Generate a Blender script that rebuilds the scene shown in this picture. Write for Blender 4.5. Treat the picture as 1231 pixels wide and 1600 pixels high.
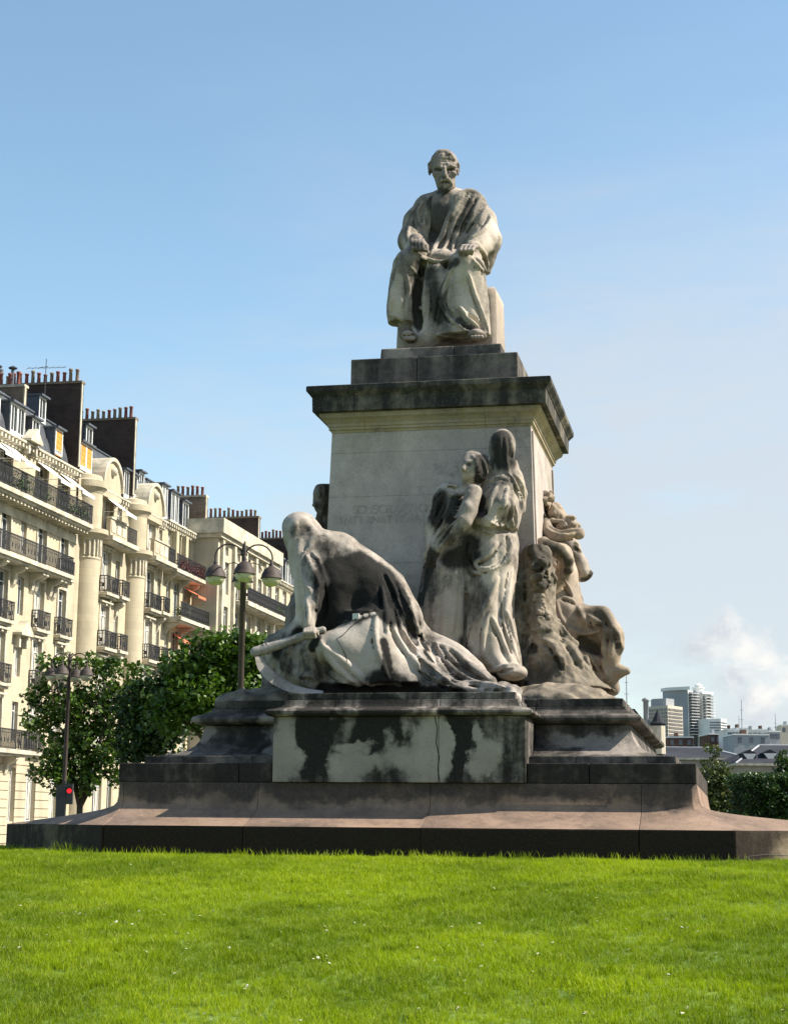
import bpy, bmesh, math, random
import numpy as np
from mathutils import Vector, Matrix, noise as mnoise

SC = bpy.context.scene
for o in list(bpy.data.objects):
    bpy.data.objects.remove(o)
COL = SC.collection
PI = math.pi
random.seed(7)
rng = np.random.default_rng(7)

# ------------------------------------------------------------------ camera
FPX, IMW, IMH = 2600.0, 1231.0, 1600.0
PITCH = math.atan(485 / FPX)
ROLL = 0.0084
CAMZ = 1.6
cam_data = bpy.data.cameras.new('camera')
cam = bpy.data.objects.new('camera', cam_data)
COL.objects.link(cam)
_F = Vector((0, math.cos(PITCH), math.sin(PITCH)))
_R0 = Vector((1, 0, 0)); _U0 = Vector((0, -math.sin(PITCH), math.cos(PITCH)))
_R = _R0 * math.cos(ROLL) + _U0 * math.sin(ROLL)
_U = _U0 * math.cos(ROLL) - _R0 * math.sin(ROLL)
_m = Matrix((_R, _U, -_F)).transposed().to_4x4()
_m.translation = Vector((0, 0, CAMZ))
cam.matrix_world = _m
cam_data.sensor_fit = 'VERTICAL'
cam_data.sensor_height = 36.0
cam_data.lens = 36.0 * FPX / IMH
cam_data.clip_start = 0.1
cam_data.clip_end = 6000
SC.camera = cam

# ------------------------------------------------------------------ local frame of the square (monument and avenue share it)
ANG = math.radians(11.4)
MX, MY = 0.85, 27.0
EX = np.array([math.cos(ANG), -math.sin(ANG), 0.0])
EY = np.array([math.sin(ANG), math.cos(ANG), 0.0])
M0 = np.array([MX, MY, 0.0])
FRAME = Matrix.Translation((MX, MY, 0)) @ Matrix.Rotation(-ANG, 4, 'Z')
CAM_L = np.array([float((np.array([0, 0, CAMZ]) - M0) @ EX), float((np.array([0, 0, CAMZ]) - M0) @ EY), CAMZ])

def ray(px, py):
    px = np.asarray(px, float); py = np.asarray(py, float)
    d = (np.array(_F)[None] + np.array(_R)[None] * ((np.atleast_1d(px) - 615.5) / FPX)[:, None]
         - np.array(_U)[None] * ((np.atleast_1d(py) - 800) / FPX)[:, None])
    return np.stack([d @ EX, d @ EY, d[:, 2]], 1)          # in the local frame
def P(px, py, y):
    d = ray(px, py)[0]; t = (y - CAM_L[1]) / d[1]
    p = CAM_L + d * t
    return (float(p[0]), float(y), float(p[2]))
def PXp(px, py, x):
    d = ray(px, py)[0]; t = (x - CAM_L[0]) / d[0]
    p = CAM_L + d * t
    return (float(x), float(p[1]), float(p[2]))

# ------------------------------------------------------------------ sky, sun, exposure
SUN_L = np.array([0.70, 0.10, 0.69]); SUN_L /= np.linalg.norm(SUN_L)
SUN_W = EX * SUN_L[0] + EY * SUN_L[1] + np.array([0, 0, SUN_L[2]])
world = bpy.data.worlds.new('World'); SC.world = world; world.use_nodes = True
sun_d = bpy.data.lights.new('sun', 'SUN'); sun_d.energy = 5.0; sun_d.angle = math.radians(0.55)
sun_d.color = (1.0, 0.93, 0.80)
sun = bpy.data.objects.new('sun', sun_d); COL.objects.link(sun)
sun.rotation_euler = Vector(tuple(SUN_W)).to_track_quat('Z', 'Y').to_euler()
sun.location = (0, 0, 60)
SC.view_settings.view_transform = 'Standard'
SC.view_settings.look = 'None'
SC.view_settings.gamma = 1
SC.view_settings.exposure = 0.95
SC.view_settings.use_curve_mapping = False

class NT:
    """small helper for writing node trees"""
    def __init__(s, tree):
        s.t = tree; s.n = tree.nodes; s.l = tree.links
    def add(s, typ, **kw):
        nd = s.n.new(typ)
        for k, v in kw.items(): setattr(nd, k, v)
        return nd
    def put(s, sock, v):
        if isinstance(v, bpy.types.NodeSocket): s.l.new(v, sock)
        elif v is not None:
            if isinstance(v, (tuple, list)) and len(v) == 3 and sock.type == 'RGBA': v = (*v, 1)
            sock.default_value = v
    def math(s, op, a, b=None, c=None, clamp=False):
        nd = s.add('ShaderNodeMath', operation=op, use_clamp=clamp)
        s.put(nd.inputs[0], a)
        if b is not None: s.put(nd.inputs[1], b)
        if c is not None: s.put(nd.inputs[2], c)
        return nd.outputs[0]
    def vmath(s, op, a, b=None):
        nd = s.add('ShaderNodeVectorMath', operation=op)
        s.put(nd.inputs[0], a)
        if b is not None: s.put(nd.inputs[1], b)
        return nd.outputs['Value'] if op in ('LENGTH', 'DOT_PRODUCT', 'DISTANCE') else nd.outputs[0]
    def noise(s, vec, scale, detail=4, rough=0.55, dist=0.0, color=False):
        nd = s.add('ShaderNodeTexNoise')
        if vec is not None: s.put(nd.inputs['Vector'], vec)
        nd.inputs['Scale'].default_value = scale; nd.inputs['Detail'].default_value = detail
        nd.inputs['Roughness'].default_value = rough; nd.inputs['Distortion'].default_value = dist
        return nd.outputs['Color' if color else 'Fac']
    def ramp(s, f, stops, interp='LINEAR'):
        nd = s.add('ShaderNodeValToRGB'); cr = nd.color_ramp; cr.interpolation = interp
        while len(cr.elements) > 1: cr.elements.remove(cr.elements[-1])
        for i, (p, c) in enumerate(stops):
            e = cr.elements[0] if i == 0 else cr.elements.new(p)
            e.position = p
            e.color = (c, c, c, 1) if isinstance(c, (int, float)) else (*c, 1)
        s.put(nd.inputs[0], f)
        return nd.outputs[0]
    def smooth(s, f, a, b, lo=0.0, hi=1.0):
        nd = s.add('ShaderNodeMapRange', interpolation_type='SMOOTHSTEP')
        s.put(nd.inputs[0], f)
        for i, v in zip((1, 2, 3, 4), (a, b, lo, hi)): nd.inputs[i].default_value = v
        return nd.outputs[0]
    def mix(s, f, a, b, mode='MIX'):
        nd = s.add('ShaderNodeMix', data_type='RGBA', blend_type=mode)
        s.put(nd.inputs[0], f); s.put(nd.inputs[6], a); s.put(nd.inputs[7], b)
        return nd.outputs[2]
    def mapping(s, vec, scale=(1, 1, 1), loc=(0, 0, 0), rot=(0, 0, 0)):
        nd = s.add('ShaderNodeMapping')
        s.put(nd.inputs[0], vec); nd.inputs[1].default_value = loc
        nd.inputs[2].default_value = rot; nd.inputs[3].default_value = scale
        return nd.outputs[0]
    def sep(s, v):
        nd = s.add('ShaderNodeSeparateXYZ'); s.put(nd.inputs[0], v); return nd.outputs

def make_world():
    w = NT(world.node_tree); w.n.clear()
    out = w.add('ShaderNodeOutputWorld'); bg = w.add('ShaderNodeBackground')
    sky = w.add('ShaderNodeTexSky', sky_type='NISHITA'); sky.sun_disc = False
    sky.sun_elevation = math.asin(SUN_W[2]); sky.sun_rotation = math.atan2(SUN_W[0], SUN_W[1])
    sky.air_density = 1.0; sky.dust_density = 0.6; sky.ozone_density = 1.6; sky.altitude = 0
    g = w.add('ShaderNodeTexCoord').outputs['Generated']
    x, y, z = w.sep(g)
    col = w.mix(1.0, sky.outputs[0], SKY_TINT, 'MULTIPLY')
    # thin high veil: streaky noise, more of it low down and toward the right (the sun's side)
    st = w.noise(w.mapping(g, (1.0, 1.0, 3.2), rot=(0, 0.25, 0)), 2.1, 6, 0.55, 0.6)
    az = w.math('ADD', w.math('MULTIPLY', x, 1.25), 0.0)
    low = w.smooth(z, 0.56, 0.02)
    vf = w.math('ADD', w.math('MULTIPLY', low, 0.86), w.math('MULTIPLY', w.math('MULTIPLY', az, 1.9), low))
    vf = w.math('ADD', vf, w.math('MULTIPLY', w.math('SUBTRACT', st, 0.5), w.math('MULTIPLY', low, 2.3)))
    st2 = w.noise(w.mapping(g, (1.0, 1.0, 4.5), rot=(0, 0.22, 0.3)), 6.5, 7, 0.6, 0.5)
    vf = w.math('ADD', vf, w.math('MULTIPLY', w.math('SUBTRACT', st2, 0.5), w.math('MULTIPLY', low, 1.6)))
    vf = w.smooth(vf, 0.06, 1.15, 0, 0.86)
    col = w.mix(vf, col, CLOUD_VEIL)
    # a heap cloud low on the right
    wob = w.noise(g, 22, 7, 0.62, 0.3)
    wob2 = w.noise(w.mapping(g, (1, 1, 1.2), loc=(3.1, 0, 0)), 60, 5, 0.65)
    dist = None; ctr = None
    for (cx, cy, cr) in ((1132, 985, 46), (1166, 1012, 40), (1104, 1010, 34), (1148, 1062, 34), (1196, 1035, 34), (1238, 1060, 40), (1178, 1095, 40)):
        d = np.array(_F) + np.array(_R) * ((cx - 615.5) / FPX) - np.array(_U) * ((cy - 800) / FPX)
        d /= np.linalg.norm(d)
        if ctr is None: ctr = d
        q = w.math('SUBTRACT', w.vmath('LENGTH', w.vmath('SUBTRACT', g, tuple(d))), cr / FPX)
        dist = q if dist is None else w.math('SMOOTH_MIN', dist, q, 0.008)
    m = w.math('ADD', dist, w.math('MULTIPLY', w.math('SUBTRACT', wob, 0.5), 0.040))
    m = w.math('ADD', m, w.math('MULTIPLY', w.math('SUBTRACT', wob2, 0.5), 0.016))
    mask = w.smooth(m, 0.002, -0.012)
    # lit from the upper right: the tone turns bluish toward the lower left, broken by billows
    ax_ = w.vmath('DOT_PRODUCT', w.vmath('SUBTRACT', g, tuple(ctr)), tuple(np.array(_R) * 0.8 + np.array(_U) * 0.6))
    shade = w.math('ADD', w.math('MULTIPLY', ax_, 9.0), w.math('MULTIPLY', w.noise(w.mapping(g, (1, 1, 1.2), loc=(0.3, 0, 0.1)), 34, 6, 0.6, 0.3), 1.5))
    ccol = w.mix(w.smooth(shade, 0.40, 0.88), CLOUD_DARK, CLOUD_LIT)
    col = w.mix(w.math('MULTIPLY', mask, 0.95), col, ccol)
    # a low grey bank beneath it
    b = w.noise(w.mapping(g, (1, 1, 3.0), loc=(1.7, 0.4, 0)), 9, 5, 0.55, 0.2)
    bank = w.math('MULTIPLY', w.smooth(b, 0.45, 0.75), w.smooth(z, 0.17, 0.05))
    bank = w.math('MULTIPLY', bank, w.smooth(x, 0.02, 0.2))
    col = w.mix(w.math('MULTIPLY', bank, 0.5), col, CLOUD_DARK)
    w.l.new(col, bg.inputs[0]); bg.inputs[1].default_value = SKY_STR
    w.l.new(bg.outputs[0], out.inputs[0])
SKY_STR = 0.122
SKY_TINT = (0.95, 1.0, 0.90)
CLOUD_VEIL = (2.95, 3.15, 3.4)
CLOUD_LIT = (4.3, 4.25, 4.1)
CLOUD_DARK = (2.75, 3.0, 3.25)
make_world()

# ------------------------------------------------------------------ helpers
def tag(o, label=None, cat=None, group=None, kind=None):
    if label: o['label'] = label
    if cat: o['category'] = cat
    if group: o['group'] = group
    if kind: o['kind'] = kind
    return o
def empty(name, loc=(0, 0, 0), rz=0.0, parent=None, world_mat=None):
    o = bpy.data.objects.new(name, None); COL.objects.link(o)
    o.empty_display_size = 0.3
    if world_mat is not None: o.matrix_world = world_mat
    else: o.location = loc; o.rotation_euler = (0, 0, rz)
    if parent: o.parent = parent
    return o
def link_mesh(name, me, mat=None, parent=None, smooth=False):
    o = bpy.data.objects.new(name, me); COL.objects.link(o)
    if mat is not None and len(me.materials) == 0: me.materials.append(mat)
    if parent is not None: o.parent = parent
    if smooth: me.shade_smooth()
    return o
def bm_obj(name, bm, mat, parent=None, smooth=False):
    me = bpy.data.meshes.new(name); bm.to_mesh(me); bm.free()
    return link_mesh(name, me, mat, parent, smooth)
def pd_obj(name, verts, faces, mat, parent=None, smooth=False):
    me = bpy.data.meshes.new(name); me.from_pydata(verts, [], faces); me.update()
    return link_mesh(name, me, mat, parent, smooth)
def copy_tree(o, parent=None):
    c = o.copy(); COL.objects.link(c)
    if parent is not None: c.parent = parent
    for ch in o.children: copy_tree(ch, c)
    return c

class MB:
    """collects boxes, tubes, prisms into one mesh"""
    def __init__(s): s.v = []; s.f = []
    def box(s, lo, hi):
        x0, y0, z0 = lo; x1, y1, z1 = hi; n = len(s.v)
        s.v += [(x0, y0, z0), (x1, y0, z0), (x1, y1, z0), (x0, y1, z0), (x0, y0, z1), (x1, y0, z1), (x1, y1, z1), (x0, y1, z1)]
        s.f += [tuple(n + i for i in q) for q in ((0, 3, 2, 1), (4, 5, 6, 7), (0, 1, 5, 4), (1, 2, 6, 5), (2, 3, 7, 6), (3, 0, 4, 7))]
        return s
    def prism(s, poly, axis, a, b):
        """poly: 2-D outline; axis: extrusion axis; the other two axes in cyclic order xy->z, yz->x, xz->y"""
        n = len(s.v); k = len(poly)
        for w in (a, b):
            for (p, q) in poly:
                s.v.append({'z': (p, q, w), 'x': (w, p, q), 'y': (p, w, q)}[axis])
        s.f.append(tuple(n + i for i in range(k))[::-1]); s.f.append(tuple(n + k + i for i in range(k)))
        for i in range(k):
            j = (i + 1) % k
            s.f.append((n + i, n + j, n + k + j, n + k + i))
        return s
    def tube(s, pts, r, n=8, caps=True):
        pts = [Vector(p) for p in pts]
        rr = r if isinstance(r, (list, tuple)) else [r] * len(pts)
        base = len(s.v); up = None
        for i, p in enumerate(pts):
            t = (pts[min(i + 1, len(pts) - 1)] - pts[max(i - 1, 0)])
            if t.length < 1e-9: t = Vector((0, 0, 1))
            t.normalize()
            if up is None:
                up = Vector((1, 0, 0)) if abs(t.x) < 0.9 else Vector((0, 1, 0))
            a = (up - t * up.dot(t)).normalized(); up = a; b = t.cross(a)
            for k in range(n):
                th = 2 * PI * k / n
                s.v.append(tuple(p + (a * math.cos(th) + b * math.sin(th)) * rr[i]))
        for i in range(len(pts) - 1):
            for k in range(n):
                k2 = (k + 1) % n
                s.f.append((base + i * n + k, base + i * n + k2, base + (i + 1) * n + k2, base + (i + 1) * n + k))
        if caps:
            s.f.append(tuple(base + k for k in range(n))[::-1])
            s.f.append(tuple(base + (len(pts) - 1) * n + k for k in range(n)))
        return s
    def lathe(s, prof, n=16, c=(0, 0), a0=0.0, a1=2 * PI, z0=0.0):
        full = abs(a1 - a0 - 2 * PI) < 1e-6
        m = n if full else n + 1; base = len(s.v)
        for (r, z) in prof:
            for k in range(m):
                th = a0 + (a1 - a0) * k / n
                s.v.append((c[0] + r * math.cos(th), c[1] + r * math.sin(th), z + z0))
        for i in range(len(prof) - 1):
            for k in range(n):
                k2 = (k + 1) % m if full else k + 1
                s.f.append((base + i * m + k, base + i * m + k2, base + (i + 1) * m + k2, base + (i + 1) * m + k))
        return s
    def build(s, name, mat, parent=None, smooth=False):
        return pd_obj(name, s.v, s.f, mat, parent, smooth)

def new_mat(name):
    m = bpy.data.materials.new(name); m.use_nodes = True
    t = NT(m.node_tree); t.n.clear()
    out = t.add('ShaderNodeOutputMaterial'); b = t.add('ShaderNodeBsdfPrincipled')
    t.l.new(b.outputs[0], out.inputs[0])
    return m, t, b
def coords(t, obj=None):
    tc = t.add('ShaderNodeTexCoord')
    if obj is not None:
        tc.object = obj
    return tc.outputs['Object']
def bump(t, b, h, strength=0.4, dist=0.02):
    nd = t.add('ShaderNodeBump'); nd.inputs['Strength'].default_value = strength
    nd.inputs['Distance'].default_value = dist
    t.l.new(h, nd.inputs['Height']); t.l.new(nd.outputs[0], b.inputs['Normal'])
_simple = {}
def simple(name, col, rough=0.7, metal=0.0, vary=0.12, nscale=3.0, bumpd=0.0):
    if name in _simple: return _simple[name]
    m, t, b = new_mat(name)
    c = t.add('ShaderNodeTexCoord').outputs['Object']
    g = t.add('ShaderNodeNewGeometry')
    nz = t.noise(g.outputs['Position'], nscale, 5, 0.6)
    v = t.smooth(nz, 0.3, 0.7, 1 - vary, 1 + vary)
    cc = t.vmath('SCALE', tuple(col)); cc.node.inputs['Scale'].default_value = 1
    t.l.new(v, cc.node.inputs['Scale'])
    t.l.new(cc, b.inputs['Base Color'])
    b.inputs['Roughness'].default_value = rough; b.inputs['Metallic'].default_value = metal
    if rough >= .9: b.inputs['Specular IOR Level'].default_value = .08
    if bumpd: bump(t, b, nz, 0.5, bumpd)
    _simple[name] = m
    return m
# ================================================================== THE MONUMENT'S PEDESTAL
mon = empty('monument_pedestal', world_mat=FRAME)
tag(mon, 'tall stepped stone pedestal with stained tiers, pale shaft and black cornice', 'pedestal')

def stone(name, light, dark, level, spread=0.10, warm=(0.40, 0.33, 0.20), warm_amt=0.25, pale=None, black=None, streak=0.3,
          rough=0.88, bd=0.012, fine=26.0, scale=1.5, speck=0.0, cracks=None):
    """weathered limestone; level = share of black crust (0..1); pale/black = hand placed patches [(x, y, z, rx, ry, rz), ...]"""
    m, t, b = new_mat(name)
    light = (light[0] * 1.05, light[1] * 0.965, light[2] * 1.0)
    c = coords(t, mon)
    cw = t.noise(c, 1.9, 5, 0.6, color=True)
    wob = t.vmath('SCALE', t.vmath('SUBTRACT', cw, (0.5, 0.5, 0.5))); wob.node.inputs['Scale'].default_value = 0.9
    cd = t.vmath('ADD', c, wob)
    n1 = t.noise(t.mapping(c, (1, 1, 0.6)), scale, 9, 0.62, 0.35)
    n2 = t.noise(c, 8.5, 8, 0.75)
    ns = t.noise(t.mapping(c, (5.0, 5.0, 0.55)), 1.0, 5, 0.6, 0.2)
    f = t.math('ADD', t.math('MULTIPLY', n1, 0.62), t.math('MULTIPLY', n2, 0.36))
    f = t.math('ADD', f, t.math('MULTIPLY', ns, streak * 0.6))
    f = t.math('SUBTRACT', f, 0.49 + streak * 0.3)           # now centred on 0
    at = t.add('ShaderNodeAttribute', attribute_name='grime_and_shade')  # stroke mask of the sculptures: grime, and shade painted in with it
    f = t.math('ADD', f, t.math('MULTIPLY', at.outputs['Fac'], 0.42))
    def blob(lst, gain):
        nonlocal f
        for (bx, by, bz, rx, ry, rz) in lst:
            v = t.mapping(t.vmath('SUBTRACT', cd, (bx, by, bz)), (1 / rx, 1 / ry, 1 / rz))
            d = t.smooth(t.vmath('LENGTH', v), 1.25, 0.55)
            f = t.math('ADD', f, t.math('MULTIPLY', d, gain))
    if pale: blob(pale, -0.34)
    if black: blob(black, 0.26)
    off = 0.17 - level * 0.34
    g = t.smooth(f, off - spread, off + spread)
    tone = t.noise(c, 0.9, 6, 0.6)
    lt = t.mix(t.smooth(tone, 0.35, 0.7), light, tuple(v * 0.66 for v in light))
    wn = t.noise(t.mapping(c, (1.4, 1.4, 0.8), loc=(4, 2, 1)), 1.7, 6, 0.62)
    lt = t.mix(t.math('MULTIPLY', t.smooth(wn, 0.48, 0.66), warm_amt), lt, warm)
    # a thin grey film round the crust, then the crust itself
    film = t.smooth(f, off - spread * 2.6, off + spread * 0.4)
    lt = t.mix(t.math('MULTIPLY', film, 0.55), lt, tuple(v * 0.35 for v in light))
    mott = t.noise(c, 34, 4, 0.7)
    dk = t.mix(t.smooth(mott, 0.4, 0.72), dark, tuple(min(1, v * 1.6 + 0.003) for v in dark))
    col = t.mix(g, lt, dk)
    fm = t.noise(c, fine * 2.2, 5, 0.7)
    v = t.smooth(fm, 0.25, 0.75, 0.80, 1.16)
    sc = t.vmath('SCALE', col); t.l.new(v, sc.node.inputs['Scale'])
    if speck:
        vo = t.add('ShaderNodeTexVoronoi'); t.l.new(c, vo.inputs['Vector']); vo.inputs['Scale'].default_value = 17
        sp = t.math('MULTIPLY', t.smooth(vo.outputs['Distance'], 0.2, 0.1), t.smooth(n1, 0.45, 0.6))
        sc = t.mix(t.math('MULTIPLY', sp, speck), sc, (0.30, 0.29, 0.25))
    t.l.new(sc, b.inputs['Base Color'])
    b.inputs['Roughness'].default_value = rough
    b.inputs['Specular IOR Level'].default_value = 0.25
    h = t.math('ADD', t.math('MULTIPLY', t.noise(c, fine, 6, 0.7), 0.6), t.math('MULTIPLY', t.noise(c, 6.0, 4, 0.6), 0.9))
    bump(t, b, h, 0.65, bd * 2)
    return m

LIME = (0.45, 0.415, 0.34); CRUST = (0.018, 0.016, 0.014)
m_die = stone('pale_die_stone', (0.52, 0.49, 0.43), CRUST, 0.02, 0.16, warm_amt=0.18, streak=0.2, bd=0.006)
m_under = stone('ochre_moulding_stone', (0.42, 0.38, 0.27), CRUST, 0.06, 0.12, warm=(0.42, 0.33, 0.15), warm_amt=0.5, bd=0.006)
m_cornice = stone('black_crusted_cornice_stone', (0.28, 0.26, 0.20), (0.022, 0.021, 0.019), 0.60, 0.12, streak=0.55, speck=0.35)
m_seatp = stone('mottled_dark_stone', (0.27, 0.25, 0.21), (0.024, 0.022, 0.019), 0.52, 0.16, streak=0.4, speck=0.2,
                pale=[(-0.62, -1.1, 9.10, 0.34, 0.4, 0.16)])
m_tier = stone('tier_stone', (0.30, 0.28, 0.24), CRUST, 0.66, 0.16, streak=0.5, warm_amt=0.35,
               pale=[(-1.75, -3.9, 2.75, 0.22, 0.6, 0.4), (2.9, -3.4, 2.62, 0.9, 0.9, 0.16), (-3.0, -3.6, 2.9, 0.25, 0.8, 0.2)])
m_plinth = stone('plinth_stone', (0.22, 0.19, 0.16), (0.019, 0.016, 0.014), 0.72, 0.14, streak=0.5, warm_amt=0.3)
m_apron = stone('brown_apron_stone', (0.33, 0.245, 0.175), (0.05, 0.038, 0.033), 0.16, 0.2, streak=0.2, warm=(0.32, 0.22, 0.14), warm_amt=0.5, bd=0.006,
                black=[(0.2, -4.85, 2.08, 6, .4, .22)])  # dark patch paints shade into the apron's upper hollow, on top of crust
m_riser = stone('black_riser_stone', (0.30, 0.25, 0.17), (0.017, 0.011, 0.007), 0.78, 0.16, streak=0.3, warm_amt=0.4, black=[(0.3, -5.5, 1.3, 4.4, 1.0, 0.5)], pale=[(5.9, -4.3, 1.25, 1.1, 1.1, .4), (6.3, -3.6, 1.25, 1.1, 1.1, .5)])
m_block = stone('stained_block_stone', (0.34, 0.32, 0.27), (0.016, 0.014, 0.012), 0.62, 0.13, streak=0.75, warm_amt=0.15,
    pale=[(-1.40, -4.86, 2.45, 0.26, 0.5, 0.55), (0.52, -4.86, 2.52, 0.5, 0.5, 0.42), (0.74, -4.86, 2.75, 0.2, 0.5, 0.34),
          (-0.45, -4.86, 2.32, 0.5, 0.5, 0.22), (-0.32, -4.86, 2.62, 0.3, 0.5, 0.12), (1.38, -4.86, 2.36, 0.25, 0.5, 0.28), (1.3, -4.86, 2.75, 0.12, .5, 0.16)],
    black=[(0.0, -4.86, 2.9, 0.42, 0.5, 0.5), (-0.95, -4.86, 2.7, 0.24, 0.5, 0.6), (1.0, -4.86, 2.6, 0.14, 0.5, 0.5)])

def loft_bm(loops):
    bm = bmesh.new(); rows = []
    for pts, z in loops:
        rows.append([bm.verts.new((x, y, z)) for x, y in pts])
    n = len(rows[0])
    for a, b_ in zip(rows, rows[1:]):
        for i in range(n):
            j = (i + 1) % n
            bm.faces.new((a[i], a[j], b_[j], b_[i]))
    bm.faces.new(rows[0][::-1]); bm.faces.new(rows[-1])
    bm.normal_update()
    return bm
def rect(hx, hy, z, x0=0.18, y0=0.0):
    return ([(x0 - hx, y0 - hy), (x0 + hx, y0 - hy), (x0 + hx, y0 + hy), (x0 - hx, y0 + hy)], z)

def cells(name, src, xs, ys, mat, parent, gap=0.004, bevel=0.007, mats=None, skip_inner=True, jitter=0.0):
    """cut one tier into its stones along the joints x = xs, y = ys"""
    out = []
    X = [-99] + list(xs) + [99]; Y = [-99] + list(ys) + [99]
    for i in range(len(X) - 1):
        for j in range(len(Y) - 1):
            if skip_inner and 0 < i < len(X) - 2 and 0 < j < len(Y) - 2: continue
            bm = src.copy()
            for (co, no, lim) in (((X[i] + gap, 0, 0), (-1, 0, 0), X[i]), ((X[i + 1] - gap, 0, 0), (1, 0, 0), X[i + 1]),
                                  ((0, Y[j] + gap, 0), (0, -1, 0), Y[j]), ((0, Y[j + 1] - gap, 0), (0, 1, 0), Y[j + 1])):
                if abs(lim) > 90: continue
                r = bmesh.ops.bisect_plane(bm, geom=bm.verts[:] + bm.edges[:] + bm.faces[:], plane_co=co, plane_no=no, clear_outer=True)
                ed = [e for e in bm.edges if e.is_boundary]
                if ed: bmesh.ops.holes_fill(bm, edges=ed, sides=0)
            if len(bm.faces) < 4: bm.free(); continue
            if bevel:
                es = [e for e in bm.edges if len(e.link_faces) == 2 and e.calc_face_angle(0) > 0.6]
                bmesh.ops.bevel(bm, geom=es, offset=bevel, segments=2, profile=0.6, affect='EDGES', clamp_overlap=True)
            if jitter:
                dx = Vector([random.uniform(-jitter, jitter) for _ in range(3)])
                bmesh.ops.translate(bm, verts=bm.verts, vec=dx)
            bmesh.ops.recalc_face_normals(bm, faces=bm.faces)
            o = bm_obj(name, bm, mat, parent); out.append(o)
    src.free()
    return out

# slab and apron -----------------------------------------------------
PH = (3.88, 4.8)
def octo(g=0.0):
    fx0, fx1, fy, c = -3.65 - g * .4, 4.53 + g * .4, 5.5 + g, 2.42
    return [(fx0, -fy), (fx1, -fy), (fx1 + c + g * .6, -fy + c + g * .4), (fx1 + c + g * .6, fy - c), (fx1, fy), (fx0, fy), (fx0 - c - g * .6, fy - c), (fx0 - c - g * .6, -fy + c + g * .4)]
def prect(k):
    x0, x1, y = 0.18 - PH[0], 0.18 + PH[0], PH[1]
    e = 0.06
    return [(x0 + e, -y), (x1 - e, -y), (x1, -y + e), (x1, y - e), (x1 - e, y), (x0 + e, y), (x0, y - e), (x0, -y + e)]
def blend(s):
    return [((1 - s) * a[0] + s * b_[0], (1 - s) * a[1] + s * b_[1]) for a, b_ in zip(prect(0), octo())]
prof = [(1.0, 1.535), (0.8, 1.578), (0.6, 1.622), (0.42, 1.665), (0.27, 1.703), (0.16, 1.738), (0.09, 1.768), (0.045, 1.80), (0.02, 1.845), (0.01, 1.92), (0.0, 2.112)]
src = loft_bm([(blend(s), z) for s, z in prof])
JX = [-1.72, 0.62, 3.36]
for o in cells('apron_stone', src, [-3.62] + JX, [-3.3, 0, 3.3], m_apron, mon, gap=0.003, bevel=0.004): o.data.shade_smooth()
src = loft_bm([(octo(), 1.02), (octo(), 1.531)])
cells('slab_stone', src, [-3.62] + JX, [-2.6, 0, 3.3], m_riser, mon, gap=0.003, bevel=0.012, jitter=0.003)
src = loft_bm([(octo(0.10), 0.55), (octo(0.09), 1.016)])
cells('footing_stone', src, [-3.0, -0.6, 2.1, 4.6], [-3.3, 0, 3.3], m_riser, mon, gap=0.006, bevel=0.03, jitter=0.01)
# plinth course
src = loft_bm([rect(PH[0], PH[1], 2.116), rect(PH[0], PH[1], 2.37)])
cells('plinth_stone', src, [-2.0, -1.53, 1.89, 2.7], [-2.6, 0.2, 2.6], m_plinth, mon, jitter=0.003, bevel=0.012)
src = loft_bm([rect(3.62, 4.5, 2.374), rect(3.62, 4.5, 2.478)])
cells('step_stone', src, [-1.9, -1.53, 1.89, 2.5], [-2.2, 0.6, 2.8], m_tier, mon, bevel=0.01)
fl = [(3.50, 2.482), (3.34, 2.515), (3.20, 2.57), (3.10, 2.64), (3.04, 2.73), (3.01, 2.84), (3.0, 2.93)]
src = loft_bm([rect(h, h + 0.8, z) for h, z in fl])
for o in cells('flared_stone', src, [-1.53, 1.89], [-2.4, 0.4, 2.9], m_tier, mon, bevel=0.006): o.data.shade_smooth()
tor = [(2.99, 2.934), (3.10, 2.945), (3.145, 2.975), (3.155, 3.01), (3.14, 3.045), (3.08, 3.07), (3.03, 3.08), (3.0, 3.105), (2.95, 3.12), (2.93, 3.15), (2.93, 3.175)]
src = loft_bm([rect(h, h + 0.8, z) for h, z in tor])
for o in cells('torus_stone', src, [-1.53, 1.89], [-2.0, 0.8, 2.6], m_tier, mon, bevel=0.005): o.data.shade_smooth()
src = loft_bm([rect(2.90, 3.70, 3.179), rect(2.90, 3.70, 3.29)])
cells('step_stone', src, [-1.55, 1.9], [-2.4, 0.4, 2.9], m_tier, mon, bevel=0.012)

# projecting front block with its patches of clean stone ---------------
bx0, bx1 = -1.515, 1.885
def fblock(hw0, hw1, y0, y1, z0, z1): return loft_bm([([(hw0, y0), (hw1, y0), (hw1, y1), (hw0, y1)], z0), ([(hw0, y0), (hw1, y0), (hw1, y1), (hw0, y1)], z1)])
cells('block_stone', fblock(bx0, bx1, -4.86, -3.0, 2.118, 2.985), [0.735], [], m_block, mon, gap=0.003, bevel=0.01, skip_inner=False)
def fl_front(o, z): return ([(bx0 - o, -4.86 - o), (bx1 + o, -4.86 - o), (bx1 + o, -3.0), (bx0 - o, -3.0)], z)
src = loft_bm([fl_front(0.0, 2.989), fl_front(0.07, 2.995), fl_front(0.10, 3.025), fl_front(0.095, 3.06), fl_front(0.05, 3.085), fl_front(-0.01, 3.095), fl_front(-0.08, 3.12), fl_front(-0.11, 3.165), fl_front(-0.12, 3.215)])
for o in cells('torus_stone', src, [-0.7, 0.735], [], m_block, mon, gap=0.003, bevel=0.004, skip_inner=False): o.data.shade_smooth()
src = loft_bm([fl_front(-0.15, 3.219), fl_front(-0.15, 3.31)])
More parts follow.
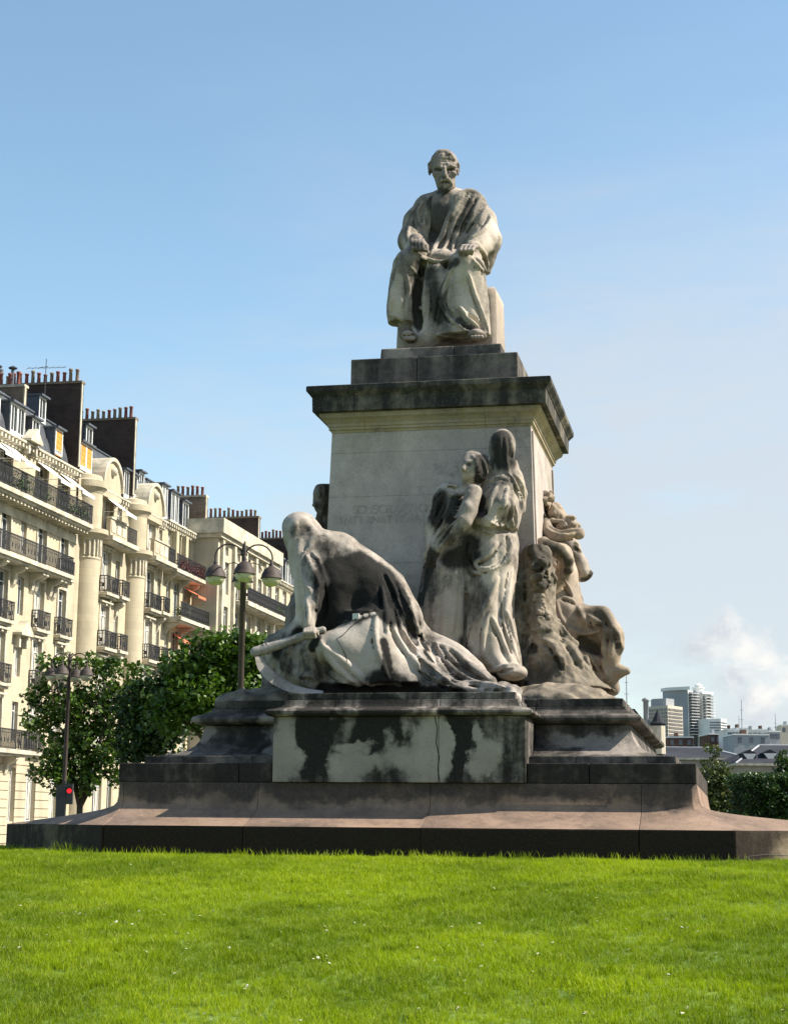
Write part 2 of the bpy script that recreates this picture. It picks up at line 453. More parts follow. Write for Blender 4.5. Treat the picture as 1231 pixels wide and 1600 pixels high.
cells('step_stone', src, [-0.2, 1.2], [], m_block, mon, gap=0.003, bevel=0.01, skip_inner=False)
# crack running down the block
cr = MB()
pts = [P(x, y, -4.862) for x, y in ((677, 1100), (679, 1118), (683, 1140), (681, 1160), (686, 1182), (684, 1203), (687, 1222))]
cr.tube([(p[0], -4.861, p[2]) for p in pts], 0.006, 5)
cr.build('crack', simple('crack_dark', (0.01, 0.009, 0.008)), mon)

# ragged crack and broken lower edge on the angled face of the slab, right
c3 = MB(); q_ = [(4.62, 1.22), (4.9, 1.25), (5.2, 1.23), (5.45, 1.27), (5.6, 1.22), (5.9, 1.24), (6.3, 1.22)]
c3.tube([(x, -5.5 + (x - 4.53) - .001, z) for x, z in q_], [.002, .005, .004, .010, .011, .005, .003], 5)
c3.build('crack', simple('crack_dark', (0.01, 0.009, 0.008)), mon)
# shaft --------------------------------------------------------------
def dh(z): return 1.70 - 0.027 * (z - 3.3)
def dl(z, g=0.0): return rect(dh(z) + g, dh(z) + g, z, 0.02)
courses = [(3.29, 4.35, [-0.5]), (4.353, 5.55, [0.55]), (5.553, 6.62, []), (6.623, 7.33, [-0.35]), (7.333, 7.66, [-1.02, 0.9])]
for z0, z1, js in courses:
    cells('shaft_stone', loft_bm([dl(z0), dl(z1)]), js, [0.1], m_die, mon, gap=0.0006, bevel=0.0012, skip_inner=False)
# slightly sunken panel frame on the sunny side: four raised fillets
px_ = dh(5.5) + 0.02
for (y0, y1, z0, z1) in ((-1.52, -1.44, 3.6, 7.6), (1.44, 1.52, 3.6, 7.6)):
    f = MB(); xa = 0.02 + dh(z0); xb = 0.02 + dh(z1)
    n = len(f.v)
    f.v += [(xa - .02, y0, z0), (xa + .028, y0, z0), (xa + .028, y1, z0), (xa - .02, y1, z0), (xb - .02, y0, z1), (xb + .028, y0, z1), (xb + .028, y1, z1), (xb - .02, y1, z1)]
    f.f += [(0, 3, 2, 1), (4, 5, 6, 7), (0, 1, 5, 4), (1, 2, 6, 5), (2, 3, 7, 6), (3, 0, 4, 7)]
    f.build('fillet', m_die, mon)
mp = [(1.585, 7.663), (1.60, 7.70), (1.625, 7.71), (1.625, 7.745), (1.645, 7.76), (1.645, 7.80), (1.66, 7.815), (1.69, 7.85), (1.74, 7.885), (1.745, 7.905), (1.755, 7.92), (1.755, 7.955)]
src = loft_bm([rect(h, h, z, 0.02) for h, z in mp])
cells('moulding_stone', src, [-1.02, 0.9], [0.1], m_under, mon, gap=0.002, bevel=0.002, skip_inner=False)
cp = [(1.79, 7.959), (1.845, 7.965), (1.845, 8.0), (1.85, 8.19), (1.862, 8.20), (1.875, 8.22), (1.91, 8.26), (1.93, 8.285), (1.93, 8.36), (1.91, 8.37), (1.6, 8.40)]
src = loft_bm([rect(h, h, z, 0.02) for h, z in cp])
cells('cornice_stone', src, [-1.15, 0.95], [0.1], m_cornice, mon, gap=0.003, bevel=0.004, skip_inner=False)
src = loft_bm([rect(1.355, 1.32, 8.385, 0.02), rect(1.35, 1.32, 8.945, 0.02)])
cells('seat_step_stone', src, [-0.25], [0.2], m_seatp, mon, gap=0.003, bevel=0.02, skip_inner=False)
src = loft_bm([rect(1.0, 1.02, 8.949, 0.08), rect(0.985, 1.0, 9.195, 0.08)])
cells('seat_step_stone', src, [0.3], [0.1], m_seatp, mon, gap=0.003, bevel=0.025, skip_inner=False)

# the half weathered away inscription ----------------------------------
m_let = simple('worn_letter_cut', (0.31, 0.29, 0.25), 0.9, vary=0.2, nscale=6)
def letters(txt, px0, px1, py, hpx, nvis):
    s = 1.0
    x0, z0 = P(px0, py, -1.64)[0], P(px0, py, -1.64)[2]
    x1 = P(px1, py, -1.64)[0]
    pitch = (x1 - x0) / nvis
    for i, ch in enumerate(txt):
        if ch == ' ': continue
        cu = bpy.data.curves.new('letter', 'FONT'); cu.body = ch; cu.size = hpx / 100.0 * 1.42; cu.extrude = 0.0015; cu.align_x = 'CENTER'
        ob = bpy.data.objects.new('tmp', cu); COL.objects.link(ob)
        me = bpy.data.meshes.new_from_object(ob.evaluated_get(bpy.context.evaluated_depsgraph_get()))
        bpy.data.objects.remove(ob); bpy.data.curves.remove(cu)
        if not me.vertices: continue
        o = link_mesh('letter', me, m_let, mon)
        yy = -dh(z0) - 0.0035
        o.location = (x0 + (i + 0.5) * pitch, yy, z0); o.rotation_euler = (PI / 2 - 0.027, 0, 0)
letters('SOUSCRIPTION', 549, 655, 803, 14.5, 10)
letters('INTERNATIONALE', 527, 646, 818.5, 12, 11)
# ================================================================== SCULPTING: solids described as distance fields, then meshed
class Vol:
    def __init__(s, lo, hi, h):
        s.lo = np.array(lo, float); s.h = h
        n = np.ceil((np.array(hi) - s.lo) / h).astype(int) + 1
        s.n = n; s.ax = [(s.lo[i] + h * np.arange(n[i])).astype(np.float32) for i in range(3)]
        s.d = np.full(n, 0.6, np.float32)
        s.paint_pts = []
    def sub(s, lo, hi):
        a = np.clip(np.floor((np.array(lo) - s.lo) / s.h).astype(int), 0, s.n - 1)
        b = np.clip(np.ceil((np.array(hi) - s.lo) / s.h).astype(int) + 1, 1, s.n)
        if np.any(b <= a): return None
        sl = tuple(slice(int(i), int(j)) for i, j in zip(a, b))
        X = s.ax[0][sl[0]][:, None, None]; Y = s.ax[1][sl[1]][None, :, None]; Z = s.ax[2][sl[2]][None, None, :]
        return sl, X, Y, Z
    def comb(s, sl, dn, k, op='u'):
        a = s.d[sl]
        if op == 'u':
            if k > 0:
                h = np.maximum(k - np.abs(a - dn), 0) / k
                s.d[sl] = np.minimum(a, dn) - h * h * k * 0.25
            else: s.d[sl] = np.minimum(a, dn)
        else:
            dn = -dn
            if k > 0:
                h = np.maximum(k - np.abs(a - dn), 0) / k
                s.d[sl] = np.maximum(a, dn) + h * h * k * 0.25
            else: s.d[sl] = np.maximum(a, dn)
    def cone(s, a, b, ra, rb=None, k=0.05, op='u', flat=None):
        rb = ra if rb is None else rb
        a = np.array(a, float); b = np.array(b, float); m = max(ra, rb) * (1.0 if flat is None else max(1, *flat)) + k + 0.05
        q = s.sub(np.minimum(a, b) - m, np.maximum(a, b) + m)
        if q is None: return s
        sl, X, Y, Z = q
        ab = b - a; L = float(ab @ ab) + 1e-12
        px, py, pz = X - a[0], Y - a[1], Z - a[2]
        t = np.clip((px * ab[0] + py * ab[1] + pz * ab[2]) / L, 0, 1)
        ex, ey, ez = px - t * ab[0], py - t * ab[1], pz - t * ab[2]
        if flat is not None: ex = ex / flat[0]; ey = ey / flat[1]; ez = ez / flat[2]
        dn = np.sqrt(ex * ex + ey * ey + ez * ez) - (ra + (rb - ra) * t)
        s.comb(sl, dn.astype(np.float32), k, op); return s
    def chain(s, pts, rs, k=0.05, op='u', flat=None):
        if not isinstance(rs, (list, tuple)): rs = [rs] * len(pts)
        for i in range(len(pts) - 1): s.cone(pts[i], pts[i + 1], rs[i], rs[i + 1], k, op, flat)
        return s
    def ell(s, c, r, rot=None, k=0.05, op='u'):
        c = np.array(c, float); r = np.array(r, float); m = r.max() + k + 0.05
        q = s.sub(c - m, c + m)
        if q is None: return s
        sl, X, Y, Z = q
        x, y, z = X - c[0], Y - c[1], Z - c[2]
        if rot is not None:
            R = np.array(Matrix.Rotation(rot[2], 3, 'Z') @ Matrix.Rotation(rot[1], 3, 'Y') @ Matrix.Rotation(rot[0], 3, 'X'))
            x, y, z = (R[0, 0] * x + R[1, 0] * y + R[2, 0] * z, R[0, 1] * x + R[1, 1] * y + R[2, 1] * z, R[0, 2] * x + R[1, 2] * y + R[2, 2] * z)
        k0 = np.sqrt((x / r[0]) ** 2 + (y / r[1]) ** 2 + (z / r[2]) ** 2)
        k1 = np.sqrt((x / r[0] ** 2) ** 2 + (y / r[1] ** 2) ** 2 + (z / r[2] ** 2) ** 2) + 1e-9
        s.comb(sl, (k0 * (k0 - 1) / k1).astype(np.float32), k, op); return s
    def boxx(s, lo, hi, r=0.03, k=0.03, op='u'):
        lo = np.array(lo, float); hi = np.array(hi, float); m = r + k + 0.05
        q = s.sub(lo - m, hi + m)
        if q is None: return s
        sl, X, Y, Z = q; c = (lo + hi) / 2; e = (hi - lo) / 2 - r
        x, y, z = np.abs(X - c[0]) - e[0], np.abs(Y - c[1]) - e[1], np.abs(Z - c[2]) - e[2]
        dn = np.sqrt(np.maximum(x, 0) ** 2 + np.maximum(y, 0) ** 2 + np.maximum(z, 0) ** 2) + np.minimum(np.maximum(x, np.maximum(y, z)), 0) - r
        s.comb(sl, dn.astype(np.float32), k, op); return s
    def loft(s, lv, k=0.08, op='u', folds=(), power=2.0):
        """stack of ellipses (cx, cy, z, rx, ry) from bottom to top; folds = [(count, amplitude, phase, twist), ...]"""
        lv = np.array(sorted(lv, key=lambda q: q[2]), float)
        m = k + 0.12
        q = s.sub((min(lv[:, 0] - lv[:, 3]) - m, min(lv[:, 1] - lv[:, 4]) - m, lv[0, 2] - m),
                  (max(lv[:, 0] + lv[:, 3]) + m, max(lv[:, 1] + lv[:, 4]) + m, lv[-1, 2] + m))
        if q is None: return s
        sl, X, Y, Z = q
        zz = Z[0, 0]
        zc = lv[:, 2]
        def itp(col):
            # smooth (pchip-like) interpolation
            xs = np.clip(zz, zc[0], zc[-1]); i = np.clip(np.searchsorted(zc, xs) - 1, 0, len(zc) - 2)
            t = (xs - zc[i]) / (zc[i + 1] - zc[i]); v = lv[:, col]
            sl_ = np.gradient(v, zc); h = zc[i + 1] - zc[i]
            t2, t3 = t * t, t * t * t
            return ((2 * t3 - 3 * t2 + 1) * v[i] + (t3 - 2 * t2 + t) * h * sl_[i] + (-2 * t3 + 3 * t2) * v[i + 1] + (t3 - t2) * h * sl_[i + 1])[None, None, :]
        cx, cy, rx, ry = itp(0), itp(1), itp(3), itp(4)
        rx = np.maximum(rx, 0.01); ry = np.maximum(ry, 0.01)
        x, y = X - cx, Y - cy
        rho = (np.abs(x / rx) ** power + np.abs(y / ry) ** power) ** (1 / power)
        dn = (rho - 1) * np.minimum(rx, ry)
        th = np.arctan2(y, x)
        zt = (Z - zc[0]) / (zc[-1] - zc[0])
        for (n, a, ph, tw) in folds:
            dn = dn - a * (0.35 + 0.65 * (1 - zt)) * (2 * np.abs(np.sin((n * th + ph + tw * zt) * .5)) ** 0.7 - 1) * np.clip(rho, 0, 1)
        dz = np.maximum(zc[0] - Z, Z - zc[-1])
        dn = np.maximum(dn, dz) + 0 * dn
        s.comb(sl, dn.astype(np.float32), k, op); return s
    # -------- drawing on the surface along the camera's rays, given pixels of the photograph
    def hit(s, pp):
        pp = np.asarray(pp, float); d = ray(pp[:, 0], pp[:, 1]); d /= np.linalg.norm(d, axis=1)[:, None]
        n = len(pp); hi = s.lo + s.h * (s.n - 1)
        with np.errstate(divide='ignore'):
            t0 = (s.lo - CAM_L) / d; t1 = (hi - CAM_L) / d
        ta = np.minimum(t0, t1).max(1); tb = np.maximum(t0, t1).min(1)
        res = np.full((n, 3), np.nan); alive = ta < tb; t = ta.copy(); prev = np.full(n, 1.0); done = ~alive
        for _ in range(int(np.max(np.where(alive, tb - ta, 0)) / (s.h * 0.7)) + 3):
            p = CAM_L + d * t[:, None]
            g = np.clip(np.round((p - s.lo) / s.h).astype(int), 0, s.n - 1)
            v = s.d[g[:, 0], g[:, 1], g[:, 2]]
            new = (~done) & (v < 0)
            if new.any():
                f = prev[new] / (prev[new] - v[new] + 1e-9)
                res[new] = (CAM_L + d[new] * (t[new] - s.h * 0.7 * (1 - np.clip(f, 0, 1)))[:, None])
            done |= new | (t > tb); prev = v; t = t + s.h * 0.7
            if done.all(): break
        return res
    def normal(s, p):
        g = np.clip(np.round((p - s.lo) / s.h).astype(int), 2, s.n - 3); o = []
        for i in range(3):
            a = g.copy(); b = g.copy(); a[:, i] += 2; b[:, i] -= 2
            o.append(s.d[a[:, 0], a[:, 1], a[:, 2]] - s.d[b[:, 0], b[:, 1], b[:, 2]])
        nn = np.stack(o, 1).astype(float); nn /= (np.linalg.norm(nn, axis=1)[:, None] + 1e-9); return nn
    @staticmethod
    def curve(pts, step=4.0):
        pts = np.array(pts, float); n = len(pts)
        if n == 2: ex = np.vstack([2 * pts[0] - pts[1], pts, 2 * pts[1] - pts[0]])
        else: ex = np.vstack([2 * pts[0] - pts[1], pts, 2 * pts[-1] - pts[-2]])
        out = []
        for i in range(1, n):
            p0, p1, p2, p3 = ex[i - 1], ex[i], ex[i + 1], ex[i + 2]
            m = max(2, int(np.linalg.norm((p2 - p1)[:2]) / step))
            for t in np.arange(m) / m:
                out.append(0.5 * (2 * p1 + (p2 - p0) * t + (2 * p0 - 5 * p1 + 4 * p2 - p3) * t * t + (3 * p1 - p0 - 3 * p2 + p3) * t ** 3))
        out.append(pts[-1]); return np.array(out)
    def stroke(s, pts, r=0.04, h=0.02, op='u', k=0.03, taper=True, step=4.0):
        """a ridge (op u) or groove (op s) of radius r standing h proud of / sunk below the surface"""
        c = s.curve(pts, step); hp = s.hit(c[:, :2]); ok = ~np.isnan(hp[:, 0])
        if ok.sum() < 2: return s
        nn = np.zeros_like(hp); nn[ok] = s.normal(hp[ok]); m = len(c)
        # iron the path out so that the tool does not jump in and out of earlier cuts
        for _ in range(4):
            for A in (hp, nn):
                B = A.copy()
                for j in range(1, m - 1):
                    if ok[j - 1] and ok[j] and ok[j + 1] and np.linalg.norm(hp[j + 1] - hp[j - 1]) < 0.3: B[j] = A[j - 1] * .3 + A[j] * .4 + A[j + 1] * .3
                A[:] = B
        nn /= (np.linalg.norm(nn, axis=1)[:, None] + 1e-9)
        ctr = hp + nn * ((h - r) if op == 'u' else (r - h))
        for i in range(m - 1):
            if not (ok[i] and ok[i + 1]): continue
            if np.linalg.norm(hp[i + 1] - hp[i]) > 0.16: continue
            def w(j):
                if not taper: return 1.0
                t = j / (m - 1); return 0.25 + 0.75 * math.sin(PI * min(max(t, 0), 1)) ** 0.6
            ra, rb = r * w(i), r * w(i + 1)
            a_ = hp[i] + nn[i] * ((h * w(i) - ra) if op == 'u' else (ra - h * w(i)))
            b_ = hp[i + 1] + nn[i + 1] * ((h * w(i + 1) - rb) if op == 'u' else (rb - h * w(i + 1)))
            s.cone(a_, b_, ra, rb, k, op)
        return s
    def ridge(s, pts, r=0.04, h=0.025, k=0.03, **kw): return s.stroke(pts, r, h, 'u', k, **kw)
    def groove(s, pts, r=0.03, h=0.025, k=0.02, **kw): return s.stroke(pts, r, h, 's', k, **kw)
    def fold(s, pts, w=6, r=0.04, h=0.025, side=1):
        """ridge with a groove running beside it, offset w pixels"""
        p = np.array(pts, float); d = np.gradient(p[:, :2], axis=0); d /= np.linalg.norm(d, axis=1)[:, None] + 1e-9
        q = p.copy(); q[:, 0] += -d[:, 1] * w * side; q[:, 1] += d[:, 0] * w * side
        s.groove(q, r * 0.55, h * 1.5, k=.008); s.ridge(p, r * .9, h * 1.35, k=.016); return s
    def paint(s, pts, rad, val=1.0, step=8.0):
        c = s.curve(pts, step) if len(pts) > 1 else np.array(pts, float)
        hp = s.hit(c[:, :2])
        for q in hp:
            if not np.isnan(q[0]): s.paint_pts.append((q[0], q[1], q[2], rad, val))
        return s
    def rough(s, amp, scale, seed=0, zmax=None, lo=None, hi=None):
        r = np.random.default_rng(seed)
        sl = tuple(slice(0, n) for n in s.n)
        if lo is not None:
            q = s.sub(lo, hi)
            if q is None: return s
            sl = q[0]
        shp = [sl[i].stop - sl[i].start for i in range(3)]
        ax = [s.ax[i][sl[i]] / scale for i in range(3)]
        mn = [int(math.floor(a[0])) for a in ax]; mx = [int(math.ceil(a[-1])) + 2 for a in ax]
        g = r.uniform(-1, 1, [b - a + 1 for a, b in zip(mn, mx)]).astype(np.float32)
        v = g
        for i in range(3):
            f = ax[i] - mn[i]; i0 = np.floor(f).astype(int); t = f - i0; t = (t * t * (3 - 2 * t)).astype(np.float32)
            sh = [1, 1, 1]; sh[i] = len(t)
            v = np.take(v, i0, axis=i) * (1 - t.reshape(sh)) + np.take(v, i0 + 1, axis=i) * t.reshape(sh)
        s.d[sl] += amp * v
        return s
    def floor_cut(s, z, zt=None):
        Z = s.ax[2][None, None, :]; s.d = np.maximum(s.d, (z - Z).astype(np.float32)); return s
    def mesh(s, name, mat, parent=None, origin=(0, 0, 0), smooth_it=1):
        d = s.d.copy(); d[0] = d[-1] = 0.5; d[:, 0] = d[:, -1] = 0.5; d[:, :, 0] = d[:, :, -1] = 0.5
        sg = d < 0
        c = np.zeros([n - 1 for n in d.shape], np.uint8)
        cor = [(i, j, k) for i in (0, 1) for j in (0, 1) for k in (0, 1)]
        vw = lambda A, o: A[o[0]:A.shape[0] - 1 + o[0], o[1]:A.shape[1] - 1 + o[1], o[2]:A.shape[2] - 1 + o[2]]
        for o in cor: c += vw(sg, o)
        act = (c > 0) & (c < 8)
        ids = np.full(act.shape, -1, np.int64); I = np.argwhere(act); ids[act] = np.arange(len(I))
        acc = np.zeros((len(I), 3)); cnt = np.zeros(len(I))
        vals = {o: vw(d, o)[act].astype(float) for o in cor}
        for a_ in cor:
            for ax_ in range(3):
                if a_[ax_] == 1: continue
                b_ = list(a_); b_[ax_] = 1; b_ = tuple(b_)
                va, vb = vals[a_], vals[b_]; m = (va < 0) != (vb < 0)
                t = va[m] / (va[m] - vb[m]); pt = np.array(a_, float)[None].repeat(m.sum(), 0); pt[:, ax_] = t
                acc[m] += pt; cnt[m] += 1
        V = (I + acc / np.maximum(cnt, 1)[:, None]) * s.h + s.lo
        F = []
        for ax_ in range(3):
            o = [0, 0, 0]; o[ax_] = 1
            A = sg[:-1, :-1, :-1] if False else sg
            sa = [slice(1, -1)] * 3; sa[ax_] = slice(0, -1)
            sb = [slice(1, -1)] * 3; sb[ax_] = slice(1, None)
            s0 = sg[tuple(sa)]; s1 = sg[tuple(sb)]
            E = np.argwhere(s0 != s1)
            if not len(E): continue
            flip = s0[E[:, 0], E[:, 1], E[:, 2]]
            base = E.copy()
            for i in range(3):
                if i != ax_: base[:, i] += 1
            u, v = (ax_ + 1) % 3, (ax_ + 2) % 3
            q = []
            for du, dv in ((-1, -1), (0, -1), (0, 0), (-1, 0)):
                cc = base.copy(); cc[:, u] += du; cc[:, v] += dv
                q.append(ids[cc[:, 0], cc[:, 1], cc[:, 2]])
            q = np.stack(q, 1); q[~flip] = q[~flip][:, ::-1]; F.append(q)
        F = np.concatenate(F); F = F[(F >= 0).all(1)]
        # keep only the biggest pieces: drop specks
        e = np.concatenate([F[:, [0, 1]], F[:, [1, 2]], F[:, [2, 3]], F[:, [3, 0]]])
        for _ in range(smooth_it):
            sm = np.zeros_like(V); ct = np.zeros(len(V))
            for k in range(3): 
                sm[:, k] = np.bincount(e[:, 0], V[e[:, 1], k], len(V)) + np.bincount(e[:, 1], V[e[:, 0], k], len(V))
            ct = np.bincount(e[:, 0], minlength=len(V)) + np.bincount(e[:, 1], minlength=len(V))
            V = V * 0.75 + 0.25 * sm / np.maximum(ct, 1)[:, None]
        gr = np.zeros(len(V), np.float32); gn = gr.copy()
        for (x, y, z, rad, val) in s.paint_pts:
            dd = np.sqrt(((V - (x, y, z)) ** 2).sum(1)) / rad
            w = np.clip(1.3 - dd, 0, 1); w = w * w * (3 - 2 * w) * val
            gr = np.maximum(gr, w); gn = np.minimum(gn, w)
        gr = gr + gn; V = V - np.array(origin)
        me = bpy.data.meshes.new(name)
        me.vertices.add(len(V)); me.vertices.foreach_set('co', V.astype(np.float32).ravel())
        me.loops.add(len(F) * 4); me.loops.foreach_set('vertex_index', F.astype(np.int32).ravel())
        me.polygons.add(len(F)); me.polygons.foreach_set('loop_start', np.arange(0, len(F) * 4, 4, dtype=np.int32))
        me.polygons.foreach_set('loop_total', np.full(len(F), 4, np.int32))
        me.update(calc_edges=True); me.validate()
        at = me.attributes.new('grime_and_shade', 'FLOAT', 'POINT'); 
        if len(at.data) == len(gr): at.data.foreach_set('value', gr)
        return link_mesh(name, me, mat, parent, True)
def place(name, lp, label, cat, group=None):
    """top-level Empty at local point lp of the square's frame"""
    o = empty(name, world_mat=FRAME @ Matrix.Translation(lp)); return tag(o, label, cat, group)
def mm(px, y=-0.5):
    """length of px photo pixels at local depth y"""
    return px * (MY + y * EY[1]) * 1.035 / FPX
# ---------------------------------------------------------------- seated man
m_marble = stone('seated_statue_marble', (0.50, 0.465, 0.38), (0.040, 0.036, 0.030), 0.30, 0.16, warm=(0.34, 0.29, 0.13), warm_amt=0.25, streak=0.3, bd=0.006, scale=2.2)
m_skin = stone('seated_statue_head_marble', (0.33, 0.30, 0.25), (0.05, 0.045, 0.04), 0.25, 0.2, streak=0.3, bd=0.004, scale=3.0)
q1 = lambda x, y, d: P(560 + x / 4.396, 210 + y / 4.396, d)
Z1 = lambda *pts: [(560 + x / 4.396, 210 + y / 4.396) for x, y in pts]
def lvl(q, xl, xr, y, dep, ry):
    a = q(xl, y, dep); b_ = q(xr, y, dep)
    return ((a[0] + b_[0]) / 2, dep, (a[2] + b_[2]) / 2, (b_[0] - a[0]) / 2, ry)
R = Vol((-1.12, -1.05, 9.14), (1.15, 0.98, 12.45), 0.0155)
# torso
R.loft([lvl(q1, 385, 870, 980, .18, .40), lvl(q1, 400, 860, 800, .16, .40), lvl(q1, 380, 880, 650, .13, .36), lvl(q1, 400, 860, 530, .12, .32), lvl(q1, 470, 790, 420, .13, .24), lvl(q1, 540, 700, 385, .13, .16)], k=.05)
R.cone(q1(500, 495, .12), q1(760, 485, .12), .20, .21, .12)
R.cone(q1(660, 440, .16), q1(745, 432, .14), .11, .10, .08)
# arms under the cloak
R.chain([q1(460, 500, .10), q1(405, 600, .04), q1(372, 730, -.08), q1(385, 770, -.42)], [.19, .22, .24, .16], .08)
R.chain([q1(795, 485, .12), q1(845, 600, .08), q1(872, 730, -.02), q1(790, 800, -.42)], [.20, .24, .26, .17], .08)
R.chain([q1(890, 740, .04), q1(880, 850, .06), q1(885, 940, .08)], [.21, .14, .06], .07)
# lap and thighs
R.cone(q1(480, 930, .25), q1(345, 888, -.50), .32, .25, .1)
R.cone(q1(700, 930, .25), q1(742, 915, -.50), .34, .27, .1)
R.ell(q1(560, 880, -.15), (.42, .38, .20), k=.12)
# shins: two lofts that flare to the hems
R.loft([lvl(q1, 202, 395, 1300, -.42, .25), lvl(q1, 198, 400, 1230, -.44, .27), lvl(q1, 208, 402, 1100, -.46, .26), lvl(q1, 226, 418, 960, -.48, .27), lvl(q1, 255, 440, 880, -.48, .24)], k=.1)
R.loft([lvl(q1, 525, 912, 1395, -.42, .36), lvl(q1, 548, 900, 1290, -.44, .34), lvl(q1, 580, 888, 1120, -.46, .31), lvl(q1, 605, 868, 960, -.48, .29), lvl(q1, 640, 850, 890, -.48, .24)], k=.1)
# cloth between the legs
R.chain([q1(490, 880, -.38), q1(480, 1100, -.42), q1(470, 1390, -.42)], [.13, .19, .24], .1)
R.chain([q1(540, 930, -.48), q1(540, 1150, -.52), q1(520, 1350, -.50)], [.13, .15, .12], .1)
# grooves between legs
R.groove(Z1((440, 900), (425, 1000), (400, 1100), (400, 1200), (400, 1330)), .08, .12, k=.05, taper=False)
# open breast
R.groove(Z1((575, 430), (545, 520), (520, 620), (515, 700), (500, 740)), .12, .07, k=.05)
R.groove(Z1((600, 480), (560, 600), (545, 680)), .08, .05, k=.05)
# cloak folds from the right-hand shoulder across to the lap
F1 = [((745, 385), (700, 460), (640, 560), (590, 680), (520, 790), (490, 840)), ((770, 400), (720, 480), (665, 580), (630, 680), (600, 770), (560, 820)),
      ((800, 420), (745, 520), (700, 620), (660, 720), (640, 800)), ((840, 420), (800, 520), (765, 610), (720, 700), (690, 760)),
      ((880, 480), (850, 560), (800, 640), (740, 720), (700, 760)), ((915, 560), (880, 640), (810, 700), (750, 735))]
for i, f in enumerate(F1): R.fold(Z1(*f), 5, .045 if i else .06, .04 if i else .06, side=1)
R.ridge(Z1((840, 415), (770, 390), (720, 390), (680, 430), (640, 500)), .06, .04)
R.fold(Z1((500, 410), (490, 470), (495, 560), (480, 620), (480, 700)), 5, .045, .04, side=-1)
for f in [((470, 430), (420, 500), (385, 560), (395, 620), (440, 680)), ((440, 470), (400, 540), (430, 620), (470, 660)), ((385, 540), (345, 640), (330, 720)), ((460, 540), (440, 600), (460, 640)), ((350, 640), (330, 700), (350, 740))]:
    R.fold(Z1(*f), 4, .03, .025)
# sleeve ends
R.ridge(Z1((345, 720), (390, 695), (440, 705), (470, 750)), .03, .035)
R.ridge(Z1((670, 780), (700, 755), (760, 745), (820, 760), (850, 800), (880, 860), (880, 940)), .04, .045)
R.groove(Z1((830, 800), (870, 850), (885, 930)), .03, .04)
# lap folds
for f in [((370, 810), (430, 840), (480, 860), (560, 880), (640, 850), (700, 820)), ((380, 820), (420, 900), (440, 980)), ((480, 870), (465, 1000), (455, 1130), (450, 1260)),
          ((360, 800), (430, 850), (470, 860)), ((350, 900), (400, 980), (410, 1050))]:
    R.fold(Z1(*f), 4, .035, .035)
# right shin
for f in [((700, 850), (640, 940), (590, 1060), (560, 1180), (530, 1330)), ((780, 850), (830, 920), (870, 960)), ((800, 840), (850, 900), (880, 960)), ((760, 960), (800, 1100), (850, 1230), (895, 1370)), ((690, 1180), (760, 1260), (830, 1330)),
          ((540, 1130), (600, 1230), (680, 1310), (760, 1350)), ((500, 1000), (520, 1150), (510, 1300)), ((650, 1000), (620, 1150), (680, 1260))]:
    R.fold(Z1(*f), 5, .04, .032)
R.groove(Z1((745, 1225), (800, 1270), (860, 1350)), .035, .06)
R.groove(Z1((660, 1310), (720, 1320), (780, 1345)), .03, .05)
R.ridge(Z1((530, 1370), (620, 1385), (720, 1390), (830, 1370), (905, 1395)), .04, .04)
R.groove(Z1((430, 1110), (410, 1180), (470, 1200)), .03, .03); R.ridge(Z1((405, 1190), (440, 1195), (475, 1205)), .025, .03)
# left shin
for f in [((300, 830), (270, 960), (245, 1100), (215, 1230)), ((330, 950), (350, 1080), (330, 1200), (330, 1260)), ((240, 1000), (230, 1120), (225, 1220))]:
    R.fold(Z1(*f), 6, .04, .022)
R.ridge(Z1((203, 1235), (260, 1250), (320, 1280), (380, 1330), (400, 1380)), .035, .05)
R.rough(.006, .08, 3); R.rough(.010, .25, 4)
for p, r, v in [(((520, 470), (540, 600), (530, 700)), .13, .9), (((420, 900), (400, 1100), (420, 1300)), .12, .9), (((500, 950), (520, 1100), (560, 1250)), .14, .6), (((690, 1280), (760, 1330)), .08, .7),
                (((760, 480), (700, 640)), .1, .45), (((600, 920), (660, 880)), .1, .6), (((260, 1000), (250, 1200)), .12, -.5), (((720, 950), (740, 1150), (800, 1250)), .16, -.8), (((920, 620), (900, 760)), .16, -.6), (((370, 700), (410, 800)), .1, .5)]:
    R.paint(Z1(*p), r, v)  # dark strokes along leg gap and hem grooves are painted shade
base = (0.02, -0.1, 9.2)
sm = place('seated_man_statue', base, 'marble statue of a seated bearded man in a loose robe on top of the pedestal', 'statue')
R.mesh('robe', m_marble, sm, base)
# head, neck, breast, hands and feet: one body
S = Vol((-1.02, -1.05, 9.14), (1.0, 0.45, 13.05), 0.0125)
hd = lambda x, y, d: q1(x, y, d)
S.ell(q1(588, 215, .02), (.215, .265, .235), k=.02)                         # skull
S.ell(q1(590, 262, -.05), (.198, .185, .225), k=.06)                        # face
S.ell(q1(598, 335, -.08), (.165, .15, .15), k=.07)                         # jaw and beard
S.chain([q1(603, 300, .04), q1(610, 400, .06), q1(600, 470, .08)], [.135, .15, .20], .06)   # neck
S.ell(q1(572, 545, -.07), (.26, .17, .40), k=.08)                           # breast
for sx in (488, 681): S.ell(q1(sx, 255, .02), (.024, .06, .07), k=.02)     # ears
